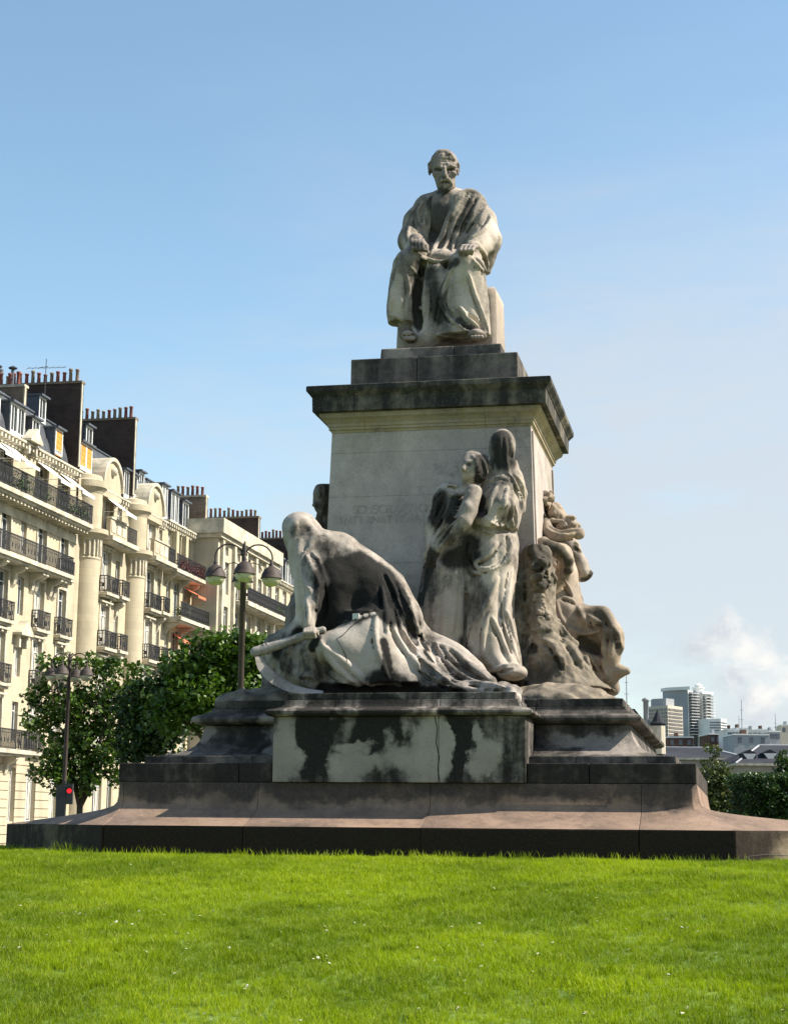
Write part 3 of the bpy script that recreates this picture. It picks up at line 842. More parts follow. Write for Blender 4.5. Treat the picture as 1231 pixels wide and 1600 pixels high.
# brow, sockets, eyes, nose, cheeks, moustache, beard
for e_, sg in ((548, -1), (636, 1)):
    S.stroke(Z1((e_ - 26, 244), (e_, 238), (e_ + 26, 244)), .030, .034, 's', k=.02)
    S.stroke(Z1((e_ - 12, 245), (e_, 242), (e_ + 12, 245)), .016, .012, k=.006)
    S.chain([q1(592 + sg * 14, 226, -.235), q1(e_, 217, -.215), q1(e_ + sg * 30, 226, -.165)], [.026, .026, .018], .02)
S.chain([q1(592, 226, -.235), q1(594, 258, -.275), q1(596, 284, -.315)], [.024, .028, .036], .018)
for d_ in (-13, 13): S.ell(q1(596 + d_, 290, -.27), (.024, .03, .018), k=.01)
for cx_ in (528, 658): S.ell(q1(cx_, 272, -.145), (.05, .045, .04), k=.05)
for a_ in (-1, 1):
    S.stroke(Z1((596 + a_ * 22, 280), (596 + a_ * 38, 300), (596 + a_ * 48, 325)), .012, .014, 's', k=.01)
S.ell(q1(600, 352, -.17), (.125, .10, .10), k=.04)
S.ell(q1(600, 372, -.20), (.075, .07, .06), k=.04)
for a_ in (-1, 1):
    S.chain([q1(598 + a_ * 4, 304, -.295), q1(598 + a_ * 24, 312, -.275), q1(598 + a_ * 42, 336, -.235), q1(598 + a_ * 46, 350, -.21)], [.030, .034, .024, .012], .006)
S.stroke(Z1((574, 330), (598, 323), (622, 330)), .014, .028, 's', k=.008)
S.ell(q1(599, 337, -.262), (.036, .022, .013), k=.006)
S.stroke(Z1((580, 347), (599, 349), (618, 347)), .010, .014, 's', k=.006)
for i in range(9):
    x_ = 562 + i * 9; S.stroke(Z1((x_, 344), (x_ + (x_ - 598) * -.1, 362), (598 + (x_ - 598) * .7, 382)), .008, .010, 's', k=.004)
S.stroke(Z1((575, 224), (580, 205), (584, 196)), .008, .008, 's'); S.stroke(Z1((605, 224), (602, 205), (600, 198)), .008, .008, 's')
S.stroke(Z1((555, 188), (595, 183), (640, 190)), .010, .007, 's'); S.stroke(Z1((560, 172), (595, 168), (635, 174)), .008, .005, 's')
# hair
hair = Vol(q1(440, 330, -.4)[:1] + (-.34, 12.2), (q1(740, 120, .4)[0], .42, 13.08), 0.0125)
hair.ell(q1(588, 203, .05), (.236, .285, .248), k=.02)
hair.ell(q1(590, 262, -.20), (.165, .25, .26), k=.03, op='s')
hair.ell(q1(600, 440, .1), (.5, .6, .26), k=.03, op='s')
for a_, b_ in ((490, 500), (684, 676)): hair.ell(q1(a_ + (7 if a_ < 600 else -7), 225, .06), (.026, .09, .10), k=.05)
for sx_ in (487, 682): hair.chain([q1(sx_, 210, .0), q1(sx_, 262, .02)], [.035, .025], .03)
hair.chain([q1(520, 168, -.14), q1(555, 142, -.17), (q1(620, 140, -.17)), q1(655, 170, -.12)], [.03, .034, .034, .03], .04)
for i in range(14):
    x_ = 500 + i * 13.5
    hair.stroke(Z1((560 + (x_ - 590) * .5, 112), (x_, 135), (x_ + (x_ - 590) * .25, 165)), .012, .012, 's', k=.008, step=3)
for s_ in (-1, 1):
    for i in range(4):
        hair.stroke(Z1((588 + s_ * 85, 170 + i * 18), (588 + s_ * 98, 200 + i * 16), (588 + s_ * 100, 240 + i * 10)), .010, .010, 's', k=.008, step=3)
hair.rough(.008, .05, 9)
# hands
def hand(V, wrist, palm, r, fingers, thumb, fr=.034):
    V.chain([wrist, palm], [r * 1.05, r], .04)
    for f in fingers: V.chain(f, [fr * 1.1, fr, fr * .95, fr * .8][:len(f)], .012)
    V.chain(thumb, [fr * 1.2, fr * 1.1, fr * .85][:len(thumb)], .015)
# left in the picture: a loose fist hanging over the knee
fg = []
for i in range(4):
    x0 = 362 + i * 24
    fg.append([q1(x0 + 6, 722 - i * 1 + (i == 3) * 8, -.60), q1(x0 + 4, 745 + i * 3, -.76), q1(x0 + 10, 782 + i * 3, -.78), q1(x0 + 22, 800, -.66)])
hand(S, q1(392, 725, -.40), q1(405, 740, -.56), .105, fg, [q1(440, 735, -.58), q1(468, 768, -.68), q1(470, 800, -.74)])
fg = []
for i in range(4):
    x0 = 700 + i * 27
    fg.append([q1(x0 + 30, 768, -.66), q1(x0 + 12, 772, -.80), q1(x0, 800 - i * 1, -.86), q1(x0 - 4, 822, -.80)])
hand(S, q1(800, 775, -.42), q1(768, 778, -.60), .10, fg, [q1(735, 775, -.55), q1(700, 790, -.62), q1(690, 808, -.70)])
# feet
S.chain([q1(330, 1250, -.42), q1(318, 1370, -.45)], [.15, .11], .05)
S.ell(q1(350, 1392, -.62), (.125, .26, .085), k=.05)
for i_ in range(4): S.ell(q1(325 + i_ * 17, 1402, -.86 + i_ * .02), (.032, .05, .035), k=.015)
S.ell(q1(815, 1380, -.72), (.15, .24, .085), k=.05)
for i_ in range(4): S.ell(q1(780 + i_ * 22, 1392, -.93), (.032, .05, .035), k=.015)
S.stroke(Z1((300, 1390), (340, 1365), (400, 1385)), .015, .012, 's')
S.rough(.004, .05, 5)
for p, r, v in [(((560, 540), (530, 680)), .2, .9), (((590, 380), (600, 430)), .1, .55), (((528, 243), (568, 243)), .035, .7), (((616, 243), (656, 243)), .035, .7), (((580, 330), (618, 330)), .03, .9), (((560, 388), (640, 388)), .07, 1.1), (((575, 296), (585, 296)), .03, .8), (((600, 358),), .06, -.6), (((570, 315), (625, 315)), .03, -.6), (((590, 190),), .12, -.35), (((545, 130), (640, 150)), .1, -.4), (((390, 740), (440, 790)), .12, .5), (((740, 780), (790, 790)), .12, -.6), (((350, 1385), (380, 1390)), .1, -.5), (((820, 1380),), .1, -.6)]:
    S.paint(Z1(*p), r, v)  # shade painted into sockets, mouth, nose side and under the chin
S.mesh('body', m_skin, sm, base)
hair.mesh('hair', m_skin, sm, base)
# seat block
cb = loft_bm([([(-.86, .02), (.86, .02), (.88, .98), (-.86, .98)], 9.19), ([(-.83, .04), (.835, .04), (.855, .94), (-.83, .94)], 10.46), ([(-.81, .07), (.80, .07), (.81, .90), (-.81, .90)], 10.50)])
bmesh.ops.subdivide_edges(cb, edges=cb.edges[:], cuts=10, use_grid_fill=True)
for v_ in cb.verts:
    n_ = mnoise.noise_vector(v_.co * 6) * .008; v_.co += n_
bmesh.ops.translate(cb, verts=cb.verts, vec=(-base[0], -base[1], -base[2]))
bm_obj('seat_block', cb, stone('seat_block_stone', (0.42, 0.38, 0.31), CRUST, 0.05, .15, warm_amt=.4, bd=.006), sm, True)
# ---------------------------------------------------------------- standing pair: a girl leaning on a veiled woman
m_group = stone('group_marble', (0.48, 0.445, 0.365), (0.026, 0.023, 0.020), 0.34, 0.13, warm=(0.36, 0.31, 0.17), warm_amt=0.25, streak=0.35, bd=0.006, scale=1.9)
q3 = lambda x, y, d: P(620 + x / 3.554, 650 + y / 3.554, d)
Z3 = lambda *pts: [(620 + x / 3.554, 650 + y / 3.554) for x, y in pts]
W = Vol((-0.35, -3.05, 3.42), (1.75, -1.52, 7.58), 0.017)
# woman (right), seen from behind her shoulder
W.ell(q3(585, 175, -2.2), (.205, .25, .29), rot=(0, .05, 0), k=.02)
W.loft([lvl(q3, 470, 705, 400, -2.15, .30), lvl(q3, 500, 690, 330, -2.15, .26), lvl(q3, 520, 668, 250, -2.17, .24)], k=.08)
W.loft([lvl(q3, 455, 672, 640, -2.2, .30), lvl(q3, 452, 690, 560, -2.22, .33), lvl(q3, 455, 690, 460, -2.2, .32), lvl(q3, 475, 690, 380, -2.17, .25)], k=.08)
W.chain([q3(585, 400, -2.40), q3(568, 500, -2.50), q3(515, 600, -2.58)], [.165, .19, .15], .06)     # her near arm, full sleeve
W.chain([q3(515, 595, -2.56), q3(470, 570, -2.60)], [.13, .10], .04)
W.loft([lvl(q3, 505, 690, 1425, -2.35, .40), lvl(q3, 398, 680, 1340, -2.33, .42), lvl(q3, 385, 662, 1230, -2.3, .42), lvl(q3, 400, 640, 1080, -2.28, .38), lvl(q3, 405, 655, 900, -2.25, .37), lvl(q3, 395, 668, 760, -2.23, .36), lvl(q3, 420, 662, 660, -2.2, .31), lvl(q3, 435, 650, 620, -2.2, .27)], k=.05,
       folds=((7, .020, 1.0, 1.5), (12, .010, 0.3, 1.0)))
W.chain([q3(672, 330, -2.1), q3(696, 430, -2.08), q3(700, 530, -2.1)], [.06, .06, .035], .05)       # end of the veil down her back
W.ell(q3(640, 1425, -2.6), (.22, .35, .12), k=.04)
# girl (left)
W.ell(q3(425, 285, -2.42), (.20, .21, .255), rot=(0, -.35, 0), k=.02)
W.ell(q3(398, 300, -2.52), (.13, .13, .18), rot=(0, -.45, 0), k=.05)
W.ell(q3(468, 290, -2.36), (.14, .2, .22), k=.05)
W.chain([q3(395, 360, -2.42), q3(395, 430, -2.35)], [.12, .14], .05)
W.loft([lvl(q3, 165, 470, 780, -2.25, .36), lvl(q3, 195, 470, 650, -2.25, .36), lvl(q3, 200, 470, 540, -2.25, .36), lvl(q3, 235, 460, 440, -2.25, .30), lvl(q3, 300, 430, 385, -2.25, .18)], k=.08)
W.ell(q3(275, 450, -2.35), (.19, .22, .23), k=.08)
W.chain([q3(255, 470, -2.35), q3(220, 600, -2.38), q3(205, 700, -2.42)], [.16, .15, .12], .08)
W.loft([lvl(q3, 40, 440, 1400, -2.15, .50), lvl(q3, 115, 430, 1180, -2.18, .46), lvl(q3, 150, 430, 1000, -2.2, .42), lvl(q3, 165, 450, 850, -2.22, .40), lvl(q3, 175, 450, 720, -2.24, .36)], k=.08,
       folds=((8, .022, 0.5, .6), (13, .009, 1.0, 0)))
W.loft([lvl(q3, 20, 330, 1440, -1.85, .42), lvl(q3, 90, 330, 1100, -1.85, .36), lvl(q3, 140, 330, 850, -1.85, .32), lvl(q3, 190, 330, 600, -1.85, .25)], k=.06)
# the long bare arm reaching down between them, over the girl's hip
W.chain([q3(425, 425, -2.66), q3(398, 520, -2.78), q3(375, 585, -2.84)], [.125, .125, .105], .03)
W.chain([q3(375, 590, -2.84), q3(300, 670, -2.86), q3(225, 740, -2.84)], [.10, .095, .065], .03)
fg = []
for i in range(4):
    fg.append([q3(188 + i * 9, 775, -2.84 + i * .01), q3(172 + i * 12, 800 + i * 2, -2.84), q3(170 + i * 12, 828 + i * 3, -2.80)])
hand(W, q3(225, 740, -2.84), q3(202, 765, -2.83), .075, fg, [q3(215, 760, -2.87), q3(212, 795, -2.88), q3(205, 820, -2.86)], fr=.028)
# faces
W.chain([q3(378, 268, -2.64), q3(366, 292, -2.67), q3(372, 300, -2.65)], [.022, .028, .024], .015)
W.stroke(Z3((380, 262), (398, 248), (420, 250)), .022, .018, k=.015)
W.stroke(Z3((385, 275), (402, 268), (418, 272)), .022, .018, 's', k=.012)
W.stroke(Z3((368, 318), (382, 320), (396, 322)), .014, .016, 's', k=.008)
W.stroke(Z3((366, 311), (382, 312), (394, 315)), .014, .010, k=.008); W.stroke(Z3((368, 326), (382, 328)), .014, .010, k=.008)
W.ell(q3(378, 342, -2.56), (.05, .05, .045), k=.04)
W.stroke(Z3((415, 215), (440, 240), (450, 290), (452, 340)), .035, .03, k=.02)
for i in range(6): W.stroke(Z3((430 + i * 8, 215 + i * 4), (452 + i * 6, 250 + i * 6), (455 + i * 8, 300 + i * 6), (450 + i * 10, 350)), .014, .016, 's', k=.008)
# veil over the woman's head
for i in range(7): W.stroke(Z3((545 + i * 14, 110), (540 + i * 17, 180), (535 + i * 19, 260), (545 + i * 20, 330)), .022, .016, 's' if i % 2 else 'u', k=.015)
W.stroke(Z3((505, 150), (498, 200), (510, 260), (530, 320)), .03, .035, k=.02)
W.groove(Z3((520, 160), (515, 210), (525, 270)), .03, .03)
W.stroke(Z3((490, 370), (540, 345), (600, 335), (640, 360), (665, 400)), .03, .03, k=.02)
W.groove(Z3((500, 385), (550, 358), (600, 350), (640, 380)), .025, .03)
for f in [((640, 350), (680, 420), (695, 500)), ((650, 320), (690, 370), (704, 460)), ((600, 300), (650, 350), (675, 430))]: W.fold(Z3(*f), 3, .03, .028)
# sleeve folds
for f in [((620, 390), (600, 450), (590, 520), (560, 590)), ((560, 390), (530, 450), (520, 520), (500, 570)), ((470, 530), (500, 580), (550, 605)), ((540, 600), (570, 620), (600, 600)), ((630, 450), (640, 540), (620, 600))]:
    W.fold(Z3(*f), 3, .035, .032)
W.groove(Z3((560, 630), (580, 590), (600, 520), (620, 450)), .03, .06)
W.groove(Z3((430, 610), (480, 625), (540, 640), (600, 630), (655, 640)), .045, .05, taper=False)
for f in [((650, 480), (668, 560), (660, 620)), ((630, 560), (650, 610), (640, 635)), ((600, 610), (640, 632), (665, 625))]: W.fold(Z3(*f), 3, .028, .02)
# woman's skirt
for f in [((430, 680), (400, 740), (430, 810), (500, 780), (560, 700)), ((420, 740), (440, 840), (520, 850), (600, 800), (650, 740)), ((400, 800), (420, 870), (470, 870)), ((620, 640), (635, 740), (600, 820), (520, 870)), ((640, 850), (610, 1000), (600, 1120), (640, 1280), (680, 1380)), ((560, 900), (500, 1050), (440, 1150), (400, 1260)), ((510, 1110), (485, 1200), (475, 1340)), ((525, 1110), (565, 1200), (620, 1330)), ((610, 1080), (635, 1180), (660, 1260))]:
    W.fold(Z3(*f), 5, .045, .034)
W.groove(Z3((385, 1000), (378, 1150), (370, 1300)), .05, .08, taper=False)
W.groove(Z3((378, 760), (380, 900), (376, 1050)), .02, .03, taper=False)
W.stroke(Z3((505, 1420), (560, 1405), (630, 1385), (672, 1385)), .03, .04, k=.02); W.groove(Z3((500, 1440), (570, 1425), (650, 1400)), .025, .04)
# girl's shawl: ribs of gathered cloth and the long edge
for i in range(5): W.fold(Z3((255 + i * 18, 385 + i * 1), (300 + i * 8, 375 + i * 2), (330, 385 + i * 6)), 2, .018, .022)
for f in [((335, 420), (290, 520), (230, 600), (195, 640)), ((350, 430), (320, 500), (260, 600), (210, 690), (180, 800)), ((300, 400), (250, 440), (215, 520), (200, 600)), ((390, 420), (340, 450), (290, 430)), ((230, 440), (212, 520), (198, 590)), ((270, 470), (240, 550), (205, 620)),
          ((360, 560), (280, 640), (230, 700), (200, 780)), ((330, 600), (280, 680), (215, 760)), ((180, 700), (150, 850), (120, 1000)), ((215, 680), (180, 780), (165, 880))]:
    W.fold(Z3(*f), 4, .034, .03)
for i in range(5): W.ridge(Z3((303, 485 + i * 18), (328, 492 + i * 18), (350, 488 + i * 18)), .018, .022, k=.01)
for f in [((330, 830), (325, 1000), (300, 1200)), ((250, 820), (230, 1000), (190, 1250)), ((190, 850), (165, 1050), (130, 1250)), ((360, 900), (350, 1100), (350, 1280)), ((280, 850), (270, 1100), (250, 1280))]:
    W.ridge(Z3(*f), .05, .018, k=.05)
W.groove(Z3((100, 1000), (110, 1100), (140, 1150)), .06, .06)
W.rough(.006, .09, 11); W.rough(.012, .3, 12)
for p, r, v in [(((575, 120), (590, 200), (600, 240)), .19, .6), (((640, 230),), .12, .4), (((620, 400), (600, 500)), .10, -.3), (((230, 460), (210, 560)), .2, .75), (((330, 480), (300, 560)), .15, .7), (((180, 800), (140, 1000), (110, 1150)), .18, .8), (((420, 700), (420, 760), (300, 800)), .16, .6),
                (((450, 1260), (500, 1200)), .2, -.6), (((620, 900), (600, 1100), (640, 1300)), .2, -.8), (((560, 520), (540, 580)), .12, -.5), (((300, 1050), (300, 1200)), .25, -.35), (((470, 250), (465, 340)), .12, .9), (((400, 270),), .04, .3), (((350, 640), (240, 740)), .09, .1), (((690, 500),), .1, .6), (((560, 800), (540, 880)), .2, -.4), (((400, 1300), (360, 1250)), .1, .6), (((470, 470), (470, 540)), .1, .8)]:
    W.paint(Z3(*p), r, v)
base = (0.72, -2.25, 3.55)
wm = place('standing_women_statue', base, 'marble group of a veiled woman and a girl standing against the pedestal shaft', 'statue')
W.mesh('figures', m_group, wm, base)
# ---------------------------------------------------------------- crouching hooded figure with a scythe
q2 = lambda x, y, d: P(370 + x / 2.5646, 740 + y / 2.5646, d)
Z2 = lambda *pts: [(370 + x / 2.5646, 740 + y / 2.5646) for x, y in pts]
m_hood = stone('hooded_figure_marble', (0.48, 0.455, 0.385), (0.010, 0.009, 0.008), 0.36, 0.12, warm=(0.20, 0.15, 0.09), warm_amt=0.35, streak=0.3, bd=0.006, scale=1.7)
K = Vol((-2.25, -4.85, 3.14), (1.82, -2.2, 6.22), 0.021)
# ground mass
K.chain([q2(240, 885, -3.5), q2(400, 880, -3.6), q2(700, 880, -3.6), q2(1040, 880, -3.7)], [.13, .17, .18, .14], .1)
# hood, neck cloth
K.ell(q2(252, 218, -3.3), (.26, .30, .25), k=.03)
K.ell(q2(236, 250, -3.42), (.17, .20, .22), k=.06)
K.loft([lvl(q2, 232, 330, 620, -3.62, .12), lvl(q2, 238, 330, 520, -3.6, .15), lvl(q2, 226, 330, 420, -3.52, .20), lvl(q2, 206, 345, 320, -3.42, .26), lvl(q2, 196, 340, 250, -3.36, .27)], k=.08)
# bent back
K.chain([q2(310, 270, -3.25), q2(400, 340, -3.15), q2(480, 430, -3.1), q2(560, 500, -3.1)], [.22, .36, .46, .46], .15)
K.chain([q2(330, 330, -3.35), q2(400, 470, -3.35), q2(400, 570, -3.4), q2(330, 640, -3.5)], [.26, .34, .30, .16], .15)
K.chain([q2(560, 480, -3.1), q2(600, 600, -3.15), q2(600, 740, -3.3)], [.42, .50, .42], .15)
# arm: shoulder, elbow, down to the scythe
K.chain([q2(285, 335, -3.58), q2(315, 440, -3.72)], [.15, .17], .05)
K.chain([q2(318, 440, -3.74), q2(300, 530, -3.92), q2(290, 610, -4.05)], [.15, .12, .08], .05)
# haunch and thigh: pale cloth
K.chain([q2(560, 650, -3.5), q2(440, 700, -3.85), q2(330, 680, -4.0)], [.42, .30, .16], .1)
K.loft([lvl(q2, 380, 790, 845, -3.75, .36), lvl(q2, 370, 740, 780, -3.72, .40), lvl(q2, 350, 690, 700, -3.68, .42), lvl(q2, 400, 660, 620, -3.6, .42), lvl(q2, 440, 650, 560, -3.5, .40)], k=.08)
K.chain([q2(340, 680, -4.0), q2(420, 770, -4.05), q2(490, 835, -3.95)], [.12, .10, .08], .06)
K.chain([q2(300, 720, -3.85), q2(300, 800, -3.75), q2(380, 850, -3.7)], [.16, .18, .12], .1)
# trailing cloth to the right: long swept folds
def sweep(pts, rs, k=.07): K.chain([q2(x, y, d) for x, y, d in Vol.curve(pts, 30)], list(np.interp(np.linspace(0, 1, len(Vol.curve(pts, 30))), np.linspace(0, 1, len(rs)), rs)), k)
sweep([(560, 400, -2.9), (630, 520, -2.95), (680, 650, -3.1), (760, 760, -3.3), (880, 840, -3.5), (1010, 870, -3.6)], [.22, .24, .22, .18, .13, .08])
sweep([(600, 450, -2.85), (680, 580, -2.9), (760, 680, -3.0), (850, 750, -3.15), (940, 800, -3.3), (1020, 835, -3.45)], [.10, .13, .15, .17, .15, .08])
sweep([(640, 700, -3.5), (720, 800, -3.7), (830, 860, -3.8), (960, 880, -3.85), (1090, 880, -3.85)], [.26, .2, .14, .11, .10])
sweep([(700, 640, -3.1), (820, 690, -3.0), (900, 740, -3.05), (980, 800, -3.2)], [.08, .12, .14, .08])
K.chain([q2(1060, 868, -3.9), q2(1105, 880, -4.3), q2(1115, 925, -4.62)], [.10, .11, .07], .08)
# left mass beside the blade: cloth over the other knee
K.chain([q2(255, 640, -3.5), q2(200, 700, -3.4), q2(160, 780, -3.35)], [.20, .26, .22], .1)
K.chain([q2(245, 700, -3.6), q2(230, 800, -3.6), q2(300, 860, -3.6)], [.20, .22, .14], .1)
K.boxx(tuple(np.array(q2(385, 300, -2.5)) - (0, .1, .12)), tuple(np.array(q2(488, 300, -2.5)) + (0, .1, .12)), .03, .03)
# fold lines
ab = [((655, 440), (700, 560), (720, 650), (740, 730)), ((560, 540), (555, 640), (575, 740), (610, 820)), ((610, 560), (640, 650), (700, 740), (780, 810), (880, 860), (1000, 880)), ((640, 470), (690, 600), (730, 700), (800, 790), (900, 850)),
      ((600, 400), (650, 500), (700, 600), (760, 660), (840, 700)), ((740, 620), (800, 690), (830, 740), (880, 800), (960, 840), (1020, 860)), ((820, 680), (860, 740), (920, 780), (1000, 820)), ((330, 660), (370, 730), (430, 800), (500, 855)), ((320, 680), (360, 770), (420, 840)),
      ((345, 690), (440, 760), (520, 830), (600, 850)), ((820, 690), (870, 710), (930, 770), (1010, 825)), ((860, 850), (960, 870), (1080, 870)), ((900, 830), (1000, 850), (1100, 860)), ((580, 450), (600, 560), (600, 640)),
      ((660, 620), (720, 720), (800, 800), (870, 850)), ((260, 700), (300, 760), (330, 840)), ((240, 660), (200, 720), (180, 790)), ((230, 780), (260, 830), (330, 860)), ((700, 700), (780, 790), (860, 840)), ((250, 820), (300, 800), (330, 850))]
for f in ab: K.fold(Z2(*f), 4, .050, .042)
K.ridge(Z2((640, 430), (680, 540), (710, 640), (738, 720)), .045, .05); K.groove(Z2((650, 470), (690, 580), (720, 690)), .05, .08); K.groove(Z2((630, 540), (670, 660), (740, 760), (840, 830)), .045, .07)
K.groove(Z2((730, 590), (780, 680), (800, 760)), .05, .06)
for f in [((285, 300), (265, 330), (270, 420), (300, 480)), ((300, 310), (330, 360), (350, 430)), ((345, 435), (320, 480), (330, 560)), ((275, 320), (310, 400), (330, 450)), ((280, 500), (290, 560), (280, 610))]: K.fold(Z2(*f), 3, .035, .035)
K.groove(Z2((350, 430), (355, 520), (345, 600)), .04, .06)
for f in [((215, 215), (240, 185), (280, 180)), ((240, 200), (230, 260), (215, 330), (225, 420)), ((300, 210), (310, 260), (290, 300)), ((255, 260), (245, 340), (240, 430), (250, 540))]: K.ridge(Z2(*f), .045, .022, k=.05)
K.groove(Z2((330, 640), (420, 600), (500, 570), (560, 545)), .03, .035, taper=False)
K.rough(.006, .09, 21); K.rough(.014, .32, 22)
K.rough(.02, .12, 23, lo=(-2.25, -4.9, 3.1), hi=(1.8, -2.2, 3.5))
# belt: a flat strap round the waist, with its little square buckle
K.stroke(Z2((345, 628), (420, 603), (480, 582), (550, 562)), .05, .022, k=.008, taper=False)
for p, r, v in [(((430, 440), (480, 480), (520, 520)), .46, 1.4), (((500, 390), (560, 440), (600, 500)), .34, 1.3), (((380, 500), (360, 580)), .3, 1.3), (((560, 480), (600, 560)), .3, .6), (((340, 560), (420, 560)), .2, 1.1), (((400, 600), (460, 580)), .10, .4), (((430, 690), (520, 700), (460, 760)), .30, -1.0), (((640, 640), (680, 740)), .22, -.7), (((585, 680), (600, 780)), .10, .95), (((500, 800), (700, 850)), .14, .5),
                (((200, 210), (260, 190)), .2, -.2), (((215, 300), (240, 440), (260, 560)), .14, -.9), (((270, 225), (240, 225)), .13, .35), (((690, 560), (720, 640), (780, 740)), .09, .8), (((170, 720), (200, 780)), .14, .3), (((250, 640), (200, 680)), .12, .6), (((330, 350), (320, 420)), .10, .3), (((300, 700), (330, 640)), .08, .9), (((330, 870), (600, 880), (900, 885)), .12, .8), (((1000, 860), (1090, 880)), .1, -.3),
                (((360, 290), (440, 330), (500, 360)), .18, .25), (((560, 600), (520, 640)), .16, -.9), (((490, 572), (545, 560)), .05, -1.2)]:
    K.paint(Z2(*p), r, v)  # the black on the back is crust plus a painted cast shadow
base = (-0.5, -3.5, 3.31)
kn = place('crouching_figure_statue', base, 'marble statue of a crouching hooded figure bent over a scythe, cloak trailing behind', 'statue')
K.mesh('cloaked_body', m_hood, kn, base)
hv = Vol(q2(250, 670, -4.3)[:1] + (-4.35, 4.1), (q2(340, 560, -4)[0], -3.75, 4.65), .013)
fg = []
for i in range(4): fg.append([q2(275 + i * 12, 622, -4.10), q2(272 + i * 12, 638, -4.19), q2(276 + i * 12, 655, -4.15), q2(282 + i * 12, 660, -4.05)])
hand(hv, q2(288, 600, -4.05), q2(288, 622, -4.06), .07, fg, [q2(300, 625, -4.08), q2(325, 638, -4.12), q2(335, 650, -4.08)], fr=.03)
hv.mesh('hand', m_hood, kn, base)
# crack across the hip
c2 = K.curve(Z2((495, 585), (450, 620), (430, 645), (400, 662), (420, 690), (430, 720), (445, 745), (430, 770)), 3); hp = K.hit(c2); hp = hp[~np.isnan(hp[:, 0])]
t_ = MB().tube([tuple(np.array(p) - base) for p in hp[::3]], .006, 4); t_.build('crack', simple('crack_dark', (.01, .009, .008)), kn)
bk = K.hit(np.array(Z2((478, 574))))[0] - np.array(base)
mb = MB().box((bk[0] - .045, bk[1] - .035, bk[2] - .045), (bk[0] + .045, bk[1] + .03, bk[2] + .045)); mb.build('buckle', simple('buckle_stone', (.5, .5, .47)), kn)
# scythe: handle and curved blade, carved of the same stone but a thing she holds
m_scy = stone('scythe_stone', (0.42, 0.41, 0.37), CRUST, 0.12, 0.15, streak=0.2, bd=.004, scale=2.5)
sb = q2(200, 760, -4.1)
sc = place('scythe', sb, 'stone scythe with a thick handle and curved blade resting in the hooded figure hand', 'scythe')
T = Vol((-2.4, -4.5, 3.3), (-.9, -3.9, 4.6), .014)
T.chain([q2(300, 640, -4.08), q2(180, 682, -4.14), q2(75, 715, -4.2)], [.06, .065, .075], .01)
T.chain([q2(345, 626, -4.05), q2(300, 640, -4.08)], [.05, .06], .01)
T.stroke(Z2((108, 685), (118, 705), (112, 725)), .02, .02, 'u', k=.006, taper=False); T.stroke(Z2((122, 682), (132, 702), (126, 722)), .02, .02, 'u', k=.006, taper=False)
T.mesh('handle', m_scy, sc, sb)
outer = Vol.curve([(74, 735), (85, 780), (120, 825), (170, 858), (230, 878), (345, 881)], 6)
inner = Vol.curve([(100, 733), (118, 765), (160, 805), (215, 840), (270, 860), (345, 872)], 6)
n_ = 30; oi_ = np.linspace(0, len(outer) - 1, n_).astype(int); ii_ = np.linspace(0, len(inner) - 1, n_).astype(int)
bl = MB()
for k_ in range(n_):
    a_ = np.array(q2(outer[oi_[k_]][0], outer[oi_[k_]][1], -4.28 + .003 * k_)) - sb; c_ = np.array(q2(inner[ii_[k_]][0], inner[ii_[k_]][1], -4.20 + .003 * k_)) - sb
    bl.v += [tuple(a_ + (0, -.012, 0)), tuple(c_ + (0, -.035, 0)), tuple(c_ + (0, .035, .01)), tuple(a_ + (0, .03, 0))]
for k_ in range(n_ - 1):
    for e_ in range(4): bl.f.append((k_ * 4 + e_, k_ * 4 + (e_ + 1) % 4, k_ * 4 + 4 + (e_ + 1) % 4, k_ * 4 + 4 + e_))
bl.f += [(0, 1, 2, 3), tuple((n_ - 1) * 4 + i for i in (3, 2, 1, 0))]
bl.build('blade', m_scy, sc)
# ---------------------------------------------------------------- right-hand group: ox, reclining drover, vine-grown stump
q4 = lambda x, y, d: P(780 + x / 4.325, 740 + y / 4.325, d)
Z4 = lambda *pts: [(780 + x / 4.325, 740 + y / 4.325) for x, y in pts]
m_head = stone('ox_head_marble', (0.56, 0.52, 0.44), (0.05, 0.042, 0.03), 0.12, 0.16, warm=(0.42, 0.33, 0.2), warm_amt=0.3, streak=0.2, bd=0.005, scale=2.4)
m_ox = stone('right_group_stone', (0.44, 0.385, 0.295), (0.05, 0.042, 0.03), 0.24, 0.16, warm=(0.40, 0.30, 0.16), warm_amt=0.45, streak=0.25, bd=0.008, scale=2.0)
m_stump = stone('stump_stone', (0.38, 0.34, 0.25), (0.05, 0.043, 0.033), 0.42, 0.15, warm=(0.30, 0.23, 0.13), warm_amt=0.5, streak=0.35, bd=0.012, scale=2.0)
# ox -----------------------------------------------------------------
ob = (1.85, .5, 3.6)
ox = place('ox_statue', ob, 'marble ox with curved horn and pale muzzle on the right side of the pedestal', 'statue')
O = Vol((1.30, -1.15, 4.9), (2.85, 2.5, 7.25), 0.020)
O.chain([(1.55, 1.4, 5.5), (1.6, .8, 5.6), (1.75, .2, 5.8)], [.40, .36, .28], .1)                       # neck and shoulder mass
O.chain([q4(440, 470, .05), q4(475, 490, -.02)], [.17, .15], .06)                                       # brow
O.chain([q4(478, 495, -.05), q4(545, 610, -.12), q4(583, 668, -.14)], [.150, .115, .10], .05)            # face down to the muzzle
O.ell(q4(588, 680, -.14), (.105, .12, .085), k=.04)
O.ell(q4(560, 705, -.12), (.11, .10, .07), k=.04)
O.ell(q4(465, 610, .0), (.13, .16, .22), k=.08)                                                          # cheek
O.chain([q4(430, 620, .1), q4(420, 740, .12), q4(410, 850, .15)], [.17, .20, .22], .08)                   # dewlap
